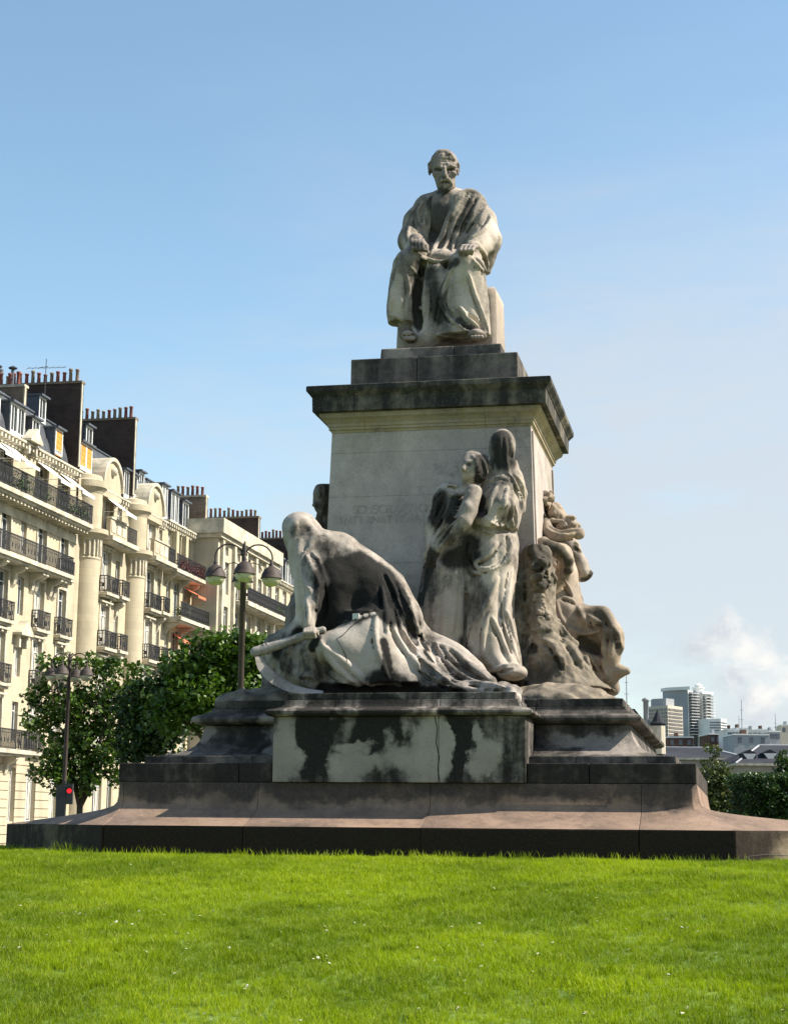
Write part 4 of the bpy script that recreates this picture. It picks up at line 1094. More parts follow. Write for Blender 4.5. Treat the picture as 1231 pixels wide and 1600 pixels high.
O.stroke(Z4((505, 720), (512, 780), (505, 840)), .03, .03)
O.ell(q4(628, 672, -.16), (.028, .03, .03), k=.015)
O.stroke(Z4((545, 705), (575, 712), (610, 700)), .014, .018, 's'); O.stroke(Z4((605, 665), (615, 672)), .018, .02, 's')
O.stroke(Z4((512, 500), (525, 510), (530, 525)), .022, .02, 's'); O.stroke(Z4((505, 490), (520, 492), (535, 510)), .02, .02)
O.rough(.006, .08, 31); O.rough(.010, .2, 32)
for p, r, v in [(((520, 480), (535, 520)), .06, .8), (((622, 670), (615, 690)), .05, .8), (((500, 560), (470, 640), (430, 800)), .16, .45), (((560, 715), (600, 712)), .04, .6)]: O.paint(Z4(*p), r, v)
O.mesh('head', m_head, ox, ob)
H = Vol((1.45, -.95, 5.8), (2.75, .6, 6.9), .016)
H.chain([q4(310, 325, -.15), q4(335, 395, -.35), q4(400, 425, -.45), q4(470, 410, -.48), q4(545, 385, -.42)], [.07, .10, .10, .085, .055], .03)
H.ell(q4(538, 408, -.38), (.10, .12, .085), rot=(0, -.4, 0), k=.03)
H.chain([q4(300, 330, -.1), q4(360, 318, -.15), q4(430, 322, -.2)], [.05, .045, .03], .02)
H.stroke(Z4((330, 350), (380, 385), (450, 390), (530, 385)), .03, .03, 's'); H.stroke(Z4((360, 330), (400, 360), (470, 365)), .02, .02, 's')
H.rough(.010, .08, 73)
H.mesh('horn', m_ox, ox, ob)
E2 = Vol((1.6, -.7, 6.05), (2.6, .6, 6.95), .016)
E2.chain([q4(440, 350, -.1), q4(485, 310, -.12), q4(508, 288, -.12)], [.12, .10, .04], .03)
E2.chain([q4(470, 345, .0), q4(510, 350, -.02)], [.10, .06], .03)
E2.stroke(Z4((470, 330), (495, 312), (508, 300)), .02, .03, 's'); E2.stroke(Z4((455, 300), (465, 330), (480, 350)), .02, .02, 's')
E2.rough(.028, .06, 71); E2.rough(.03, .14, 72)
E2.mesh('ear', m_ox, ox, ob)
# foliage carved against the shaft --------------------------------------
fbp = (1.7, .6, 5.6)
fo = place('carved_foliage', fbp, 'rough carved stone foliage on the sunny side of the shaft above the ox', 'carving')
L = Vol((1.40, -.75, 5.3), (2.55, 2.0, 7.2), .019)
L.chain([(1.62, .2, 5.7), (1.62, .25, 6.3), (1.60, .35, 6.7)], [.28, .22, .10], .1)
L.chain([(1.70, .6, 5.6), (1.72, .55, 6.2), (1.64, .45, 6.7)], [.34, .28, .14], .1)
r_ = random.Random(5)
for i in range(150):
    t = r_.random(); yy = r_.uniform(-.15, 1.5); zz = r_.uniform(5.6, 6.85); yy = yy * .6; xx = min(2.02, 1.68 + (6.95 - zz) * .50 * r_.uniform(.6, 1.1))
    L.ell((xx, yy, zz), (r_.uniform(.05, .12), r_.uniform(.05, .14), r_.uniform(.03, .09)), rot=(r_.uniform(-1, 1), r_.uniform(-1, 1), r_.uniform(-1, 1)), k=.015)
for i in range(110):
    t = r_.random(); px_ = 858 + 36 * t + r_.uniform(-22, 1); py_ = 766 + 54 * t ** .9 + r_.uniform(-2, 12)
    L.ell(P(px_, py_, r_.uniform(-.15, .45)), (r_.uniform(.03, .08), r_.uniform(.04, .10), r_.uniform(.02, .05)), rot=(r_.uniform(-1, 1), r_.uniform(-1, 1), r_.uniform(-1, 1)), k=.012)
L.rough(.03, .06, 41); L.rough(.04, .16, 42)
L.mesh('leaves', m_ox, fo, fbp)
# drover ---------------------------------------------------------------
db = (2.2, -.4, 3.55)
dv = place('reclining_drover_statue', db, 'marble seated draped figure facing right with bent arm over the stump and knee pushed out', 'statue')
D = Vol((1.15, -1.75, 3.48), (3.35, 1.5, 6.1), .021)
D.chain([q4(300, 470, -1.35), q4(395, 520, -1.3), q4(455, 585, -1.2)], [.085, .115, .105], .03)                   # upper arm from the shoulder to the elbow
D.chain([q4(235, 470, -1.35), q4(300, 462, -1.35)], [.05, .09], .03)
D.chain([q4(455, 588, -1.2), q4(462, 640, -1.15), q4(440, 690, -1.1)], [.10, .085, .065], .03)
for i in range(4): D.chain([q4(436 + i * 6, 690, -1.1 + i * .03), q4(425 + i * 5, 712, -1.12 + i * .03), q4(412 + i * 5, 722, -1.1 + i * .03)], [.028, .025, .02], .01)
D.chain([q4(440, 590, -1.1), q4(430, 680, -.7)], [.08, .15], .06)
D.chain([q4(400, 560, -.5), q4(400, 700, -.5), q4(420, 860, -.5)], [.22, .28, .34], .12)                       # body behind
D.chain([q4(410, 800, -.6), q4(400, 900, -.6), q4(470, 980, -.6)], [.22, .30, .30], .12)
D.chain([q4(470, 975, -.5), q4(620, 1015, -.7), q4(705, 1030, -.85)], [.24, .22, .18], .12)
D.chain([q4(560, 1100, -.35), q4(640, 1220, -.4), q4(700, 1330, -.5)], [.25, .22, .16], .1)                      # thigh out to the knee
D.chain([q4(560, 945, -.7), q4(690, 965, -.8), q4(755, 1080, -.85), q4(805, 1170, -.85)], [.13, .13, .15, .09], .1)
D.chain([q4(760, 1100, -.85), q4(750, 1240, -.85), q4(725, 1370, -.85)], [.15, .13, .11], .1)                   # shin cloth
D.chain([q4(745, 1370, -.8), q4(800, 1335, -.85), q4(862, 1335, -.9)], [.12, .10, .045], .05)                    # foot
D.chain([q4(728, 1360, -.8), q4(742, 1425, -.8)], [.10, .05], .04)
D.chain([q4(660, 1330, -.7), q4(680, 1290, -.75)], [.10, .06], .05)
D.chain([q4(440, 1000, -.6), q4(560, 1150, -.65), q4(690, 1320, -.7), q4(760, 1450, -.7)], [.26, .22, .17, .12], .12)   # cloth trailing under
for f in [((385, 850), (400, 940), (440, 1020), (520, 1070), (620, 1080), (700, 1050)), ((530, 890), (540, 940), (600, 1010), (680, 1040)), ((470, 1060), (560, 1150), (640, 1180), (700, 1160)), ((700, 1040), (715, 1150), (700, 1280), (720, 1360)), ((740, 1050), (760, 1150), (740, 1260)),
          ((690, 920), (740, 1000), (800, 1100), (820, 1170)), ((520, 1120), (600, 1220), (680, 1340)), ((440, 1040), (540, 1190), (620, 1320), (720, 1430)), ((500, 1180), (560, 1290), (660, 1380)), ((400, 560), (420, 640), (400, 700)), ((440, 720), (470, 780), (500, 850)), ((420, 830), (470, 840), (520, 880)), ((600, 960), (640, 1000), (700, 1010))]:
    D.fold(Z4(*f), 5, .045, .04)
D.groove(Z4((530, 1110), (600, 1170), (680, 1190), (690, 1240)), .09, .14, k=.05)
D.groove(Z4((405, 560), (412, 640), (400, 680)), .05, .08, k=.03)
D.rough(.008, .1, 33); D.rough(.014, .3, 34)
for p, r, v in [(((640, 930), (700, 960), (760, 1100)), .16, .45), (((800, 1170), (815, 1200)), .08, .9), (((540, 940),), .1, .5), (((560, 1140), (660, 1200)), .12, .6), (((340, 480), (420, 520), (460, 600)), .12, .6), (((450, 660),), .08, .7)]: D.paint(Z4(*p), r, v)
D.mesh('draped_body', m_ox, dv, db)
# stump with vines, on its rocky bank -----------------------------------
tb = (1.8, -1.2, 3.3)
tp = place('vine_stump', tb, 'stone tree stump with a hanging bunch of grapes on a rough rocky bank', 'carving')
B = Vol((-3.2, -3.9, 3.2), (3.3, 1.9, 3.95), .030)
for (x_, y_, rx_, ry_, rz_) in ((-2.1, -2.7, .9, .8, .25), (-2.3, -.8, .6, 1.5, .3), (0, -2.3, 2.4, 1.1, .2), (2.1, -2.3, .85, 1.1, .34), (2.25, -.2, .72, 1.8, .40), (-2.35, -2.9, .5, .6, .17), (1.7, -2.6, .7, .5, .24)):
    B.ell((x_, y_, 3.26), (rx_, ry_, rz_), k=.12)
B.rough(.05, .16, 61); B.rough(.03, .45, 62)
B.mesh('rocky_ground', m_stump, mon, (0, 0, 0))
U = Vol((1.1, -2.75, 3.25), (2.95, -.5, 5.75), .019)
U.loft([lvl(q4, 175, 380, 1040, -1.72, .40), lvl(q4, 172, 372, 900, -1.72, .36), lvl(q4, 168, 378, 720, -1.72, .36), lvl(q4, 168, 360, 600, -1.72, .35), lvl(q4, 172, 350, 520, -1.72, .32), lvl(q4, 195, 330, 488, -1.72, .28)], k=.05)
U.loft([lvl(q4, 60, 185, 1420, -1.72, .34), lvl(q4, 70, 180, 1000, -1.72, .30), lvl(q4, 105, 175, 700, -1.72, .24), lvl(q4, 130, 172, 545, -1.70, .14)], k=.02, power=4)
U.loft([lvl(q4, 100, 780, 1465, -1.62, .75), lvl(q4, 140, 690, 1400, -1.62, .66), lvl(q4, 160, 570, 1250, -1.70, .55), lvl(q4, 170, 470, 1100, -1.72, .46), lvl(q4, 178, 400, 1000, -1.72, .40)], k=.08, folds=((7, .02, 0, 1),))
U.groove(Z4((178, 560), (172, 800), (180, 1000), (178, 1200), (172, 1440)), .02, .05, k=.005, taper=False)
r_ = random.Random(8)
for i in range(34):
    x_ = r_.uniform(235, 325); y_ = r_.uniform(590, 780); c_ = U.hit([Z4((x_, y_))[0]])[0]
    if not np.isnan(c_[0]): U.ell(c_, (r_.uniform(.04, .09), r_.uniform(.03, .06), r_.uniform(.03, .08)), rot=(r_.uniform(-1, 1), r_.uniform(-1, 1), 0), k=.012)
for f in [((250, 640), (300, 680), (340, 740), (350, 820)), ((320, 600), (300, 660), (260, 720)), ((230, 700), (270, 740), (300, 800)), ((330, 640), (370, 700), (372, 780))]: U.stroke(Z4(*f), .028, .04, k=.01)
for f in [((400, 1010), (460, 1100), (540, 1190), (620, 1330)), ((420, 1100), (500, 1200), (560, 1320)), ((200, 1110), (230, 1160), (240, 1220)), ((300, 1130), (360, 1160), (420, 1250), (450, 1350)), ((200, 1060), (300, 1050), (370, 1060))]: U.fold(Z4(*f), 5, .05, .04)
U.groove(Z4((225, 1140), (240, 1180), (235, 1210)), .05, .08)
U.rough(.022, .07, 35); U.rough(.03, .22, 36)
for p, r, v in [(((230, 520), (300, 520), (320, 600)), .16, .8), (((280, 640), (320, 740)), .14, .5), (((230, 1180),), .1, .9), (((360, 1300), (300, 1350)), .2, .35), (((200, 1450), (500, 1460), (700, 1460)), .12, .7), (((120, 800), (110, 900)), .14, .2)]: U.paint(Z4(*p), r, v)
U.mesh('stump', m_stump, tp, tb)
for i, (x_, y_) in enumerate([(245, 830), (268, 826), (290, 832), (240, 852), (262, 850), (285, 855), (272, 872), (292, 876), (258, 890), (278, 896), (296, 900), (262, 915), (284, 918), (268, 938), (286, 942), (322, 950), (340, 962), (330, 975)]):
    h_ = U.hit([Z4((x_, y_))[0]])[0]
    if np.isnan(h_[0]): continue
    bm = bmesh.new(); bmesh.ops.create_icosphere(bm, subdivisions=2, radius=.048)
    o = bm_obj('grape', bm, m_ox, tp, True); o.location = (h_[0] - tb[0], h_[1] - tb[1] - .03, h_[2] - tb[2])
# figure at the left flank, head propped on his hand ----------------------
lb = (-2.1, 0, 3.5)
lf = place('pensive_man_statue', lb, 'dark stone figure with curly head propped on one hand left of the shaft', 'statue')
A = Vol((-3.1, -1.55, 3.45), (-1.45, 1.4, 7.15), .020)
A.ell(P(508, 772, -.1), (.20, .24, .25), k=.02); A.ell(P(503, 788, -.16), (.13, .16, .17), k=.05)
A.ell(P(513, 765, -.05), (.21, .23, .22), k=.03)
A.stroke([(497, 778), (502, 776), (507, 779)], .02, .03, 's'); A.chain([P(494, 783, -.28), P(492, 789, -.33)], [.022, .03], .015)
for i in range(16):
    a_ = i * 1.3; A.stroke([(500 + 5 * (i % 4), 760 + 4 * (i // 4)), (503 + 5 * (i % 4), 758 + 4 * (i // 4)), (504 + 5 * (i % 4), 763 + 4 * (i // 4))], .025, .02, 'u' if i % 2 else 's', k=.01)
A.chain([P(515, 800, 0), P(518, 830, 0)], [.14, .16], .05)
A.chain([P(500, 803, -.25), P(497, 818, -.2), P(504, 850, -.1)], [.055, .07, .10], .03)
for i in range(3): A.chain([P(497 + 3 * i, 803, -.28), P(497 + 3 * i, 798, -.3), P(500 + 3 * i, 794, -.26)], [.026, .024, .02], .008)
A.chain([P(538, 850, 0), P(525, 880, 0)], [.28, .36], .1)
A.chain([(-1.95, 0, 5.6), (-2.1, -.1, 4.9), (-2.2, -.2, 4.0)], [.42, .52, .58], .12)
A.chain([(-2.0, -.5, 4.6), (-2.5, -.9, 4.3), (-2.55, -1.0, 3.6)], [.3, .27, .25], .1)
A.rough(.015, .09, 51); A.rough(.02, .3, 52)
A.mesh('body', stone('left_figure_stone', (0.33, 0.30, 0.25), (0.035, 0.03, 0.026), 0.55, .14, streak=.3, scale=2.4, bd=.008), lf, lb)
# ================================================================== THE TERRACE OF APARTMENT HOUSES ON THE LEFT
def facade_mat(name, col, dirt=0.25):
    m, t, b = new_mat(name)
    g = t.add('ShaderNodeTexCoord').outputs['Object']
    n = t.noise(t.mapping(g, (1, 1, .35)), 0.9, 6, 0.6); n2 = t.noise(g, 5, 4, 0.6)
    c = t.mix(t.math('MULTIPLY', t.smooth(n, .42, .72), dirt * 2), col, tuple(v * .62 for v in col))
    c = t.mix(t.math('MULTIPLY', t.smooth(n2, .5, .8), .35), c, tuple(v * .8 for v in col))
    # ashlar: each block its own faint tone
    br = t.add('ShaderNodeTexBrick'); s_ = t.sep(g); cb = t.add('ShaderNodeCombineXYZ'); t.l.new(s_[1], cb.inputs[0]); t.l.new(s_[2], cb.inputs[1]); t.l.new(cb.outputs[0], br.inputs['Vector'])
    br.inputs['Scale'].default_value = 1.0; br.inputs['Brick Width'].default_value = 0.8; br.inputs['Row Height'].default_value = 0.42; br.inputs['Mortar Size'].default_value = 0.008
    br.inputs['Color1'].default_value = (.92, .92, .92, 1); br.inputs['Color2'].default_value = (1.06, 1.05, 1.03, 1); br.inputs['Mortar'].default_value = (.84, .82, .78, 1)
    c = t.mix(1.0, c, br.outputs[0], 'MULTIPLY')
    t.l.new(c, b.inputs['Base Color']); b.inputs['Roughness'].default_value = .9
    bump(t, b, n2, .3, .02)
    return m
m_fa = facade_mat('cream_facade', (0.46, 0.40, 0.285), .3); m_fb = facade_mat('pale_facade', (0.44, 0.38, 0.27), .3); m_fc = facade_mat('buff_facade', (0.46, 0.41, 0.31), .25); m_fd = facade_mat('yellow_facade', (0.46, 0.40, 0.27), .3)
m_trim = simple('trim_stone', (0.47, 0.43, 0.34), .9, vary=.28, nscale=1.5, bumpd=.01)
m_iron = simple('black_iron', (0.022, 0.021, 0.022), .5, vary=.2)
m_slate = simple('slate_roof', (0.055, 0.06, 0.07), .55, vary=.3, nscale=2.2, bumpd=.01)
m_zinc = simple('zinc_dark', (0.075, 0.085, 0.105), .45, vary=.2, nscale=1.5)
m_white = simple('white_joinery', (0.62, 0.62, 0.60), .5, vary=.08)
m_shade_white = simple('awning_canvas', (0.70, 0.66, 0.62), .8, vary=.08)
m_orange = simple('orange_blind', (0.62, 0.24, 0.035), .8, vary=.12)
m_coral = simple('coral_paint', (0.62, 0.16, 0.08), .7, vary=.15)
m_pot = simple('terracotta_pot', (0.17, 0.05, 0.035), .8, vary=.3, nscale=1.5)
m_curtain = simple('curtain', (0.45, 0.42, 0.36), .9, vary=.25, nscale=2)
m_room = simple('dark_room', (0.03, 0.028, 0.025), .9)
def glass_mat():
    m, t, b = new_mat('window_glass')
    b.inputs['Base Color'].default_value = (.035, .04, .045, 1); b.inputs['Roughness'].default_value = .06; b.inputs['Specular IOR Level'].default_value = .7
    g = t.add('ShaderNodeNewGeometry').outputs['Position']; bump(t, b, t.noise(g, 1.2, 2, .5), .2, .01)
    return m
m_glass = glass_mat()
def brick_mat(name, c1, c2, mort):
    m, t, b = new_mat(name)
    g = t.add('ShaderNodeTexCoord').outputs['Object']; s_ = t.sep(g)
    cb = t.add('ShaderNodeCombineXYZ'); t.l.new(t.math('ADD', s_[0], s_[1]), cb.inputs[0]); t.l.new(s_[2], cb.inputs[1])
    br = t.add('ShaderNodeTexBrick'); t.l.new(cb.outputs[0], br.inputs['Vector']); br.inputs['Scale'].default_value = 1
    br.inputs['Brick Width'].default_value = .23; br.inputs['Row Height'].default_value = .08; br.inputs['Mortar Size'].default_value = .008
    br.inputs['Color1'].default_value = (*c1, 1); br.inputs['Color2'].default_value = (*c2, 1); br.inputs['Mortar'].default_value = (*mort, 1)
    n = t.noise(g, 1.2, 5, .6); c = t.mix(t.smooth(n, .4, .75), br.outputs[0], tuple(v * .4 for v in c1))
    t.l.new(c, b.inputs['Base Color']); b.inputs['Roughness'].default_value = .95
    return m
m_brick = brick_mat('sooty_brick', (.055, .030, .022), (.035, .022, .018), (.05, .04, .035))
m_brick2 = brick_mat('tan_brick', (.20, .14, .09), (.15, .10, .07), (.25, .22, .18))

def wall(name, parent, mat, F, y0, y1, z0, z1, holes, depth=.26):
    """front wall in the plane x = F with real openings (yc, w, za, zb) and their reveals"""
    ys = sorted({y0, y1} | {h[0] - h[1] / 2 for h in holes} | {h[0] + h[1] / 2 for h in holes}); zs = sorted({z0, z1} | {h[2] for h in holes} | {h[3] for h in holes})
    ys = [y for y in ys if y0 <= y <= y1]; zs = [z for z in zs if z0 <= z <= z1]
    v = []; f = []
    def quad(a, b_, c, d): n = len(v); v.extend((a, b_, c, d)); f.append((n, n + 1, n + 2, n + 3))
    for i in range(len(ys) - 1):
        for j in range(len(zs) - 1):
            yc, zc = (ys[i] + ys[i + 1]) / 2, (zs[j] + zs[j + 1]) / 2
            if any(abs(yc - h[0]) < h[1] / 2 and h[2] < zc < h[3] for h in holes): continue
            quad((F, ys[i], zs[j]), (F, ys[i + 1], zs[j]), (F, ys[i + 1], zs[j + 1]), (F, ys[i], zs[j + 1]))
    for (yc, w, za, zb) in holes:
        a, b_ = yc - w / 2, yc + w / 2; G = F - depth
        quad((F, a, za), (G, a, za), (G, a, zb), (F, a, zb)); quad((G, b_, za), (F, b_, za), (F, b_, zb), (G, b_, zb))
        quad((F, a, za), (F, b_, za), (G, b_, za), (G, a, za)); quad((G, a, zb), (G, b_, zb), (F, b_, zb), (F, a, zb))
    return pd_obj(name, v, f, mat, parent)
_wc = {}
def window(parent, F, yc, w, za, zb, style=0):
    key = (round(w, 2), round(zb - za, 2), style)
    h = zb - za
    if key not in _wc:
        m = MB(); t_ = .07; ww = w / 2
        m.box((-.05, -ww, 0), (.03, -ww + t_, h)); m.box((-.05, ww - t_, 0), (.03, ww, h)); m.box((-.05, -ww + t_, h - t_), (.03, ww - t_, h)); m.box((-.05, -ww + t_, 0), (.03, ww - t_, t_))
        m.box((-.04, -.045, t_), (.035, .045, h - t_))
        if h > 1.6: m.box((-.03, -ww + t_, h * .76), (.025, -.045, h * .76 + .05)); m.box((-.03, .045, h * .76), (.025, ww - t_, h * .76 + .05))
        me = bpy.data.meshes.new('window'); me.from_pydata(m.v, [], m.f); me.materials.append(m_white)
        p = bpy.data.meshes.new('pane'); p.from_pydata([(-.02, -ww + .03, .03), (-.02, ww - .03, .03), (-.02, ww - .03, h - .03), (-.02, -ww + .03, h - .03)], [], [(0, 1, 2, 3)]); p.materials.append(m_glass)
        c = bpy.data.meshes.new('curtain'); c.from_pydata([(-.015, -ww + .05, h * .05), (-.015, -ww * .35, h * .05), (-.015, -ww * .5, h - .05), (-.015, -ww + .05, h - .05), (-.015, ww - .05, h * .05), (-.015, ww * .35, h * .05), (-.015, ww * .5, h - .05), (-.015, ww - .05, h - .05)], [], [(0, 1, 2, 3), (5, 4, 7, 6)]); c.materials.append(m_curtain)
        _wc[key] = (me, p, c)
    me, p, c = _wc[key]
    o = link_mesh('window', me, None, parent); o.location = (F - .20, yc, za)
    link_mesh('pane', p, None, o)
    if style == 1: link_mesh('curtain', c, None, o)
    return o
def railing(parent, pts, z, h=.95, step=.125, name='railing'):
    """iron railing along a plan polyline"""
    m = MB()
    for (a, b_) in zip(pts, pts[1:]):
        a = np.array(a, float); b_ = np.array(b_, float); L = np.linalg.norm(b_ - a); d = (b_ - a) / L; n_ = np.array([-d[1], d[0]])
        def bar(s0, s1, z0, z1, th):
            p = a + d * s0; q = a + d * s1; k = len(m.v)
            for zz in (z0, z1):
                for (u, sg) in ((p, 1), (q, 1), (q, -1), (p, -1)): m.v.append((u[0] + n_[0] * th * sg, u[1] + n_[1] * th * sg, zz))
            m.f += [tuple(k + i for i in q_) for q_ in ((0, 1, 2, 3), (7, 6, 5, 4), (0, 4, 5, 1), (1, 5, 6, 2), (2, 6, 7, 3), (3, 7, 4, 0))]
        bar(0, L, h + z - .05, h + z, .03); bar(0, L, z + .06, z + .09, .02); bar(0, L, z + h - .2, z + h - .175, .015)
        k = max(1, int(L / step))
        for i in range(k + 1):
            s0 = L * i / k; w_ = .016 if i % 2 else .026
            bar(max(0, s0 - w_), min(L, s0 + w_), z + .09, z + h - .05, .012)
            if i < k: bar(s0 + .02, s0 + L / k - .02, z + .3, z + .52, .01) if i % 3 == 1 else None
    return m.build(name, m_iron, parent)
def slab(parent, F, y0, y1, z, depth, th=.2, name='balcony_slab', mat=None):
    m = MB().box((F - .05, y0, z - th), (F + depth, y1, z)); m.box((F - .05, y0 + .08, z - th - .12), (F + depth - .14, y1 - .08, z - th - .001))
    return m.build(name, mat or m_trim, parent)
def corbel(parent, F, y, z, d=.55, h=.7, w=.22):
    m = MB().prism([(F - .02, z), (F + d, z), (F + d, z - .12), (F + d * .75, z - .26), (F + d * .35, z - .36), (F + d * .2, z - h * .8), (F - .02, z - h)], 'y', y - w / 2, y + w / 2)
    return m.build('corbel', m_trim, parent)
def surround(parent, F, yc, w, za, zb, key=True):
    m = MB(); t_ = .14; e = .055
    m.box((F, yc - w / 2 - t_, za), (F + e, yc - w / 2 - .003, zb + t_)); m.box((F, yc + w / 2 + .003, za), (F + e, yc + w / 2 + t_, zb + t_)); m.box((F, yc - w / 2 - .003, zb + .003), (F + e, yc + w / 2 + .003, zb + t_))
    if key: m.box((F + e + .001, yc - w / 2 - .2, zb + t_ + .001), (F + .2, yc + w / 2 + .2, zb + t_ + .1)); m.box((F + e, yc - .1, zb + .01), (F + .15, yc + .1, zb + t_))
    return m.build('window_surround', m_trim, parent)
def dormer(parent, x, yc, w, z0, z1, fill='w', roof_over=.18, twin=False, back=1.6, sill=.0):
    m = MB(); a, b_ = yc - w / 2, yc + w / 2
    m.box((x - back, a, z0), (x - .02, a + .09, z1)); m.box((x - back, b_ - .09, z0), (x - .02, b_, z1))
    m.box((x - back, a - .1, z1 + .001), (x + roof_over, b_ + .1, z1 + .1))
    d = m.build('dormer', m_zinc, parent)
    f = MB(); t_ = .10
    f.box((x - .08, a, z0 + sill), (x, a + t_, z1)); f.box((x - .08, b_ - t_, z0 + sill), (x, b_, z1)); f.box((x - .08, a + t_, z1 - t_), (x, b_ - t_, z1)); f.box((x - .08, a + t_, z0 + sill), (x, b_ - t_, z0 + sill + .25))
    if twin: f.box((x - .08, yc - .09, z0 + sill + .25), (x, yc + .09, z1 - t_))
    for s_ in ((-.5, .5) if twin else (0,)):
        cy = yc + s_ * (w / 2); f.box((x - .06, cy - .03, z0 + sill + .25), (x - .02, cy + .03, z1 - t_))
    f.build('frame', m_white, d)
    g = MB().box((x - .12, a + .09, z0 + sill), (x - .09, b_ - .09, z1 - .02)); g.build('pane', m_glass if fill != 'o' else m_room, d)
    if fill == 'o':
        for s_ in ((-.5, .5) if twin else (0,)):
            cy = yc + s_ * (w / 2); hw = (w / 4 if twin else w / 2) - .12
            k = MB()
            n = 9
            for i in range(n):
                zz = z0 + .3 + (z1 - z0 - .42) * i / n; k.box((x - .05, cy - hw, zz), (x - .012 + .012 * (i % 2), cy + hw, zz + (z1 - z0 - .42) / n - .004))
            k.build('blind', m_orange, d)
    return d
def awning(parent, F, yc, w, z, out=1.15, drop=.85, mat=None, name='awning'):
    m = MB(); k = 6; a, b_ = yc - w / 2, yc + w / 2
    for i in range(k + 1):
        t_ = i / k; x = F + .05 + out * t_; zz = z - drop * t_ - .05 * math.sin(PI * t_)
        m.v += [(x, a, zz), (x, b_, zz), (x, b_, zz - .012), (x, a, zz - .012)]
    for i in range(k):
        o = i * 4; m.f += [(o, o + 4, o + 5, o + 1), (o + 3, o + 2, o + 6, o + 7), (o, o + 3, o + 7, o + 4), (o + 1, o + 5, o + 6, o + 2)]
    zz = z - drop - .012
    m.box((F + .05 + out, a, zz - .16), (F + .06 + out, b_, zz + .012))
    m.tube([(F + .02, a + .03, z - .95), (F + .05 + out, a + .03, zz)], .015, 4); m.tube([(F + .02, b_ - .03, z - .95), (F + .05 + out, b_ - .03, zz)], .015, 4)
    return m.build(name, mat or m_shade_white, parent)
def chimney(parent, x0, x1, y0, y1, z0, z1, npots, mat=None, edge=True, seed=0, two=False):
    r_ = random.Random(seed)
    m = MB().box((x0, y0, z0), (x1, y1, z1))
    c = m.build('chimney_stack', mat or m_brick, parent)
    MB().box((x0 - .06, y0 - .07, z1 + .001), (x1 + .06, y1 + .07, z1 + .13)).build('coping', m_trim if mat else m_brick2, c)
    if edge: MB().box((x1 + .002, y0 + .02, z0), (x1 + .05, y0 + .2, z1 - .01)).build('sunlit_edge_strip', m_trim, c)  # pale strip paints sunlight onto the narrow end of the stack
    me = None
    for i in range(npots):
        if i % 7 == 3 and False: continue
        x = x0 + .15 + (x1 - x0 - .3) * (i + .5) / npots
        k = MB().lathe([(.0, 0), (.13, 0), (.11, .08), (.095, .5), (.12, .52), (.12, .60), (.085, .60), (.08, .1)], 8)
        hh = r_.uniform(.8, 1.25)
        o = k.build('chimney_pot', m_pot if r_.random() < .6 else m_brick2, c, True); o.location = (x, (y0 + y1) / 2 + r_.uniform(-.04, .04), z1 + .13); o.scale = (1, 1, hh)
    return c
def mansard(parent, F, y0, y1, z0=20.3, zt=22.9, top=24.6):
    a = MB(); n = len(a.v)
    prf = [(F - .35, z0), (F - .55, z0 + .9), (F - .85, z0 + 1.8), (F - 1.3, zt), (F - 6, top), (F - 6, z0)]
    a.prism(prf, 'y', y0 + .01, y1 - .01)
    o = a.build('mansard_roof', m_slate, parent)
    MB().box((F - 1.38, y0 + .02, zt - .02), (F - 1.2, y1 - .02, zt + .07)).build('ridge_roll', m_zinc, o)
    # standing seams of the zinc upper slope
    s_ = MB(); k = int((y1 - y0) / .6)
    for i in range(1, k):
        y = y0 + i * .6; s_.v += [(F - 1.4, y - .02, zt + .09), (F - 1.4, y + .02, zt + .09), (F - 5.9, y + .02, top + .05), (F - 5.9, y - .02, top + .05), (F - 1.4, y, zt - .02), (F - 5.9, y, top - .06)]
        q = len(s_.v) - 6; s_.f += [(q, q + 1, q + 2, q + 3), (q + 1, q + 4, q + 5, q + 2), (q, q + 3, q + 5, q + 4)]
    s_.build('seams', m_zinc, o)
    return o
def cornice(parent, F, y0, y1, z, d=.45, name='cornice'):
    m = MB().prism([(F - .3, z - .45), (F + .06, z - .45), (F + .1, z - .3), (F + d * .5, z - .22), (F + d * .6, z - .1), (F + d, z - .06), (F + d, z + .04), (F - .3, z + .1)], 'y', y0 + .005, y1 - .005)
    o = m.build(name, m_trim, parent)
    k = MB(); n = int((y1 - y0) / .42)
    for i in range(n): y = y0 + .15 + i * .42; k.box((F + .11, y, z - .30), (F + d * .85, y + .17, z - .105))
    tag(k.build('modillions', m_trim, parent), kind='stuff')
    return o
def core(parent, F, y0, y1, h, depth=11, mat=None):
    MB().box((F - depth, y0 + .02, -.1), (F - .42, y1 - .02, h)).build('body', mat or m_fa, parent)
def flowers(parent, F, y0, y1, z, seed, col):
    r_ = random.Random(seed); m = MB()
    for i in range(int(240 * (y1 - y0))):
        c = Vector((F + r_.gauss(0, .16), r_.uniform(y0, y1), z + abs(r_.gauss(.1, .28)))); d = Vector((r_.gauss(0, 1), r_.gauss(0, 1), r_.gauss(0, 1))).normalized(); e = d.orthogonal().normalized(); s_ = .06
        n = len(m.v); f2 = d.cross(e); m.v += [tuple(c + e * s_), tuple(c + f2 * s_ * .6), tuple(c - e * s_), tuple(c - f2 * s_ * .6)]; m.f.append((n, n + 1, n + 2, n + 3))
    return m.build('balcony_plants', simple('balcony_leaf_%d' % col, ((.05, .10, .02), (.10, .03, .03), (.06, .09, .03))[col], .8), parent)
FL = [1.2, 4.9, 8.05, 11.1, 14.2]
RL = random.Random(3)
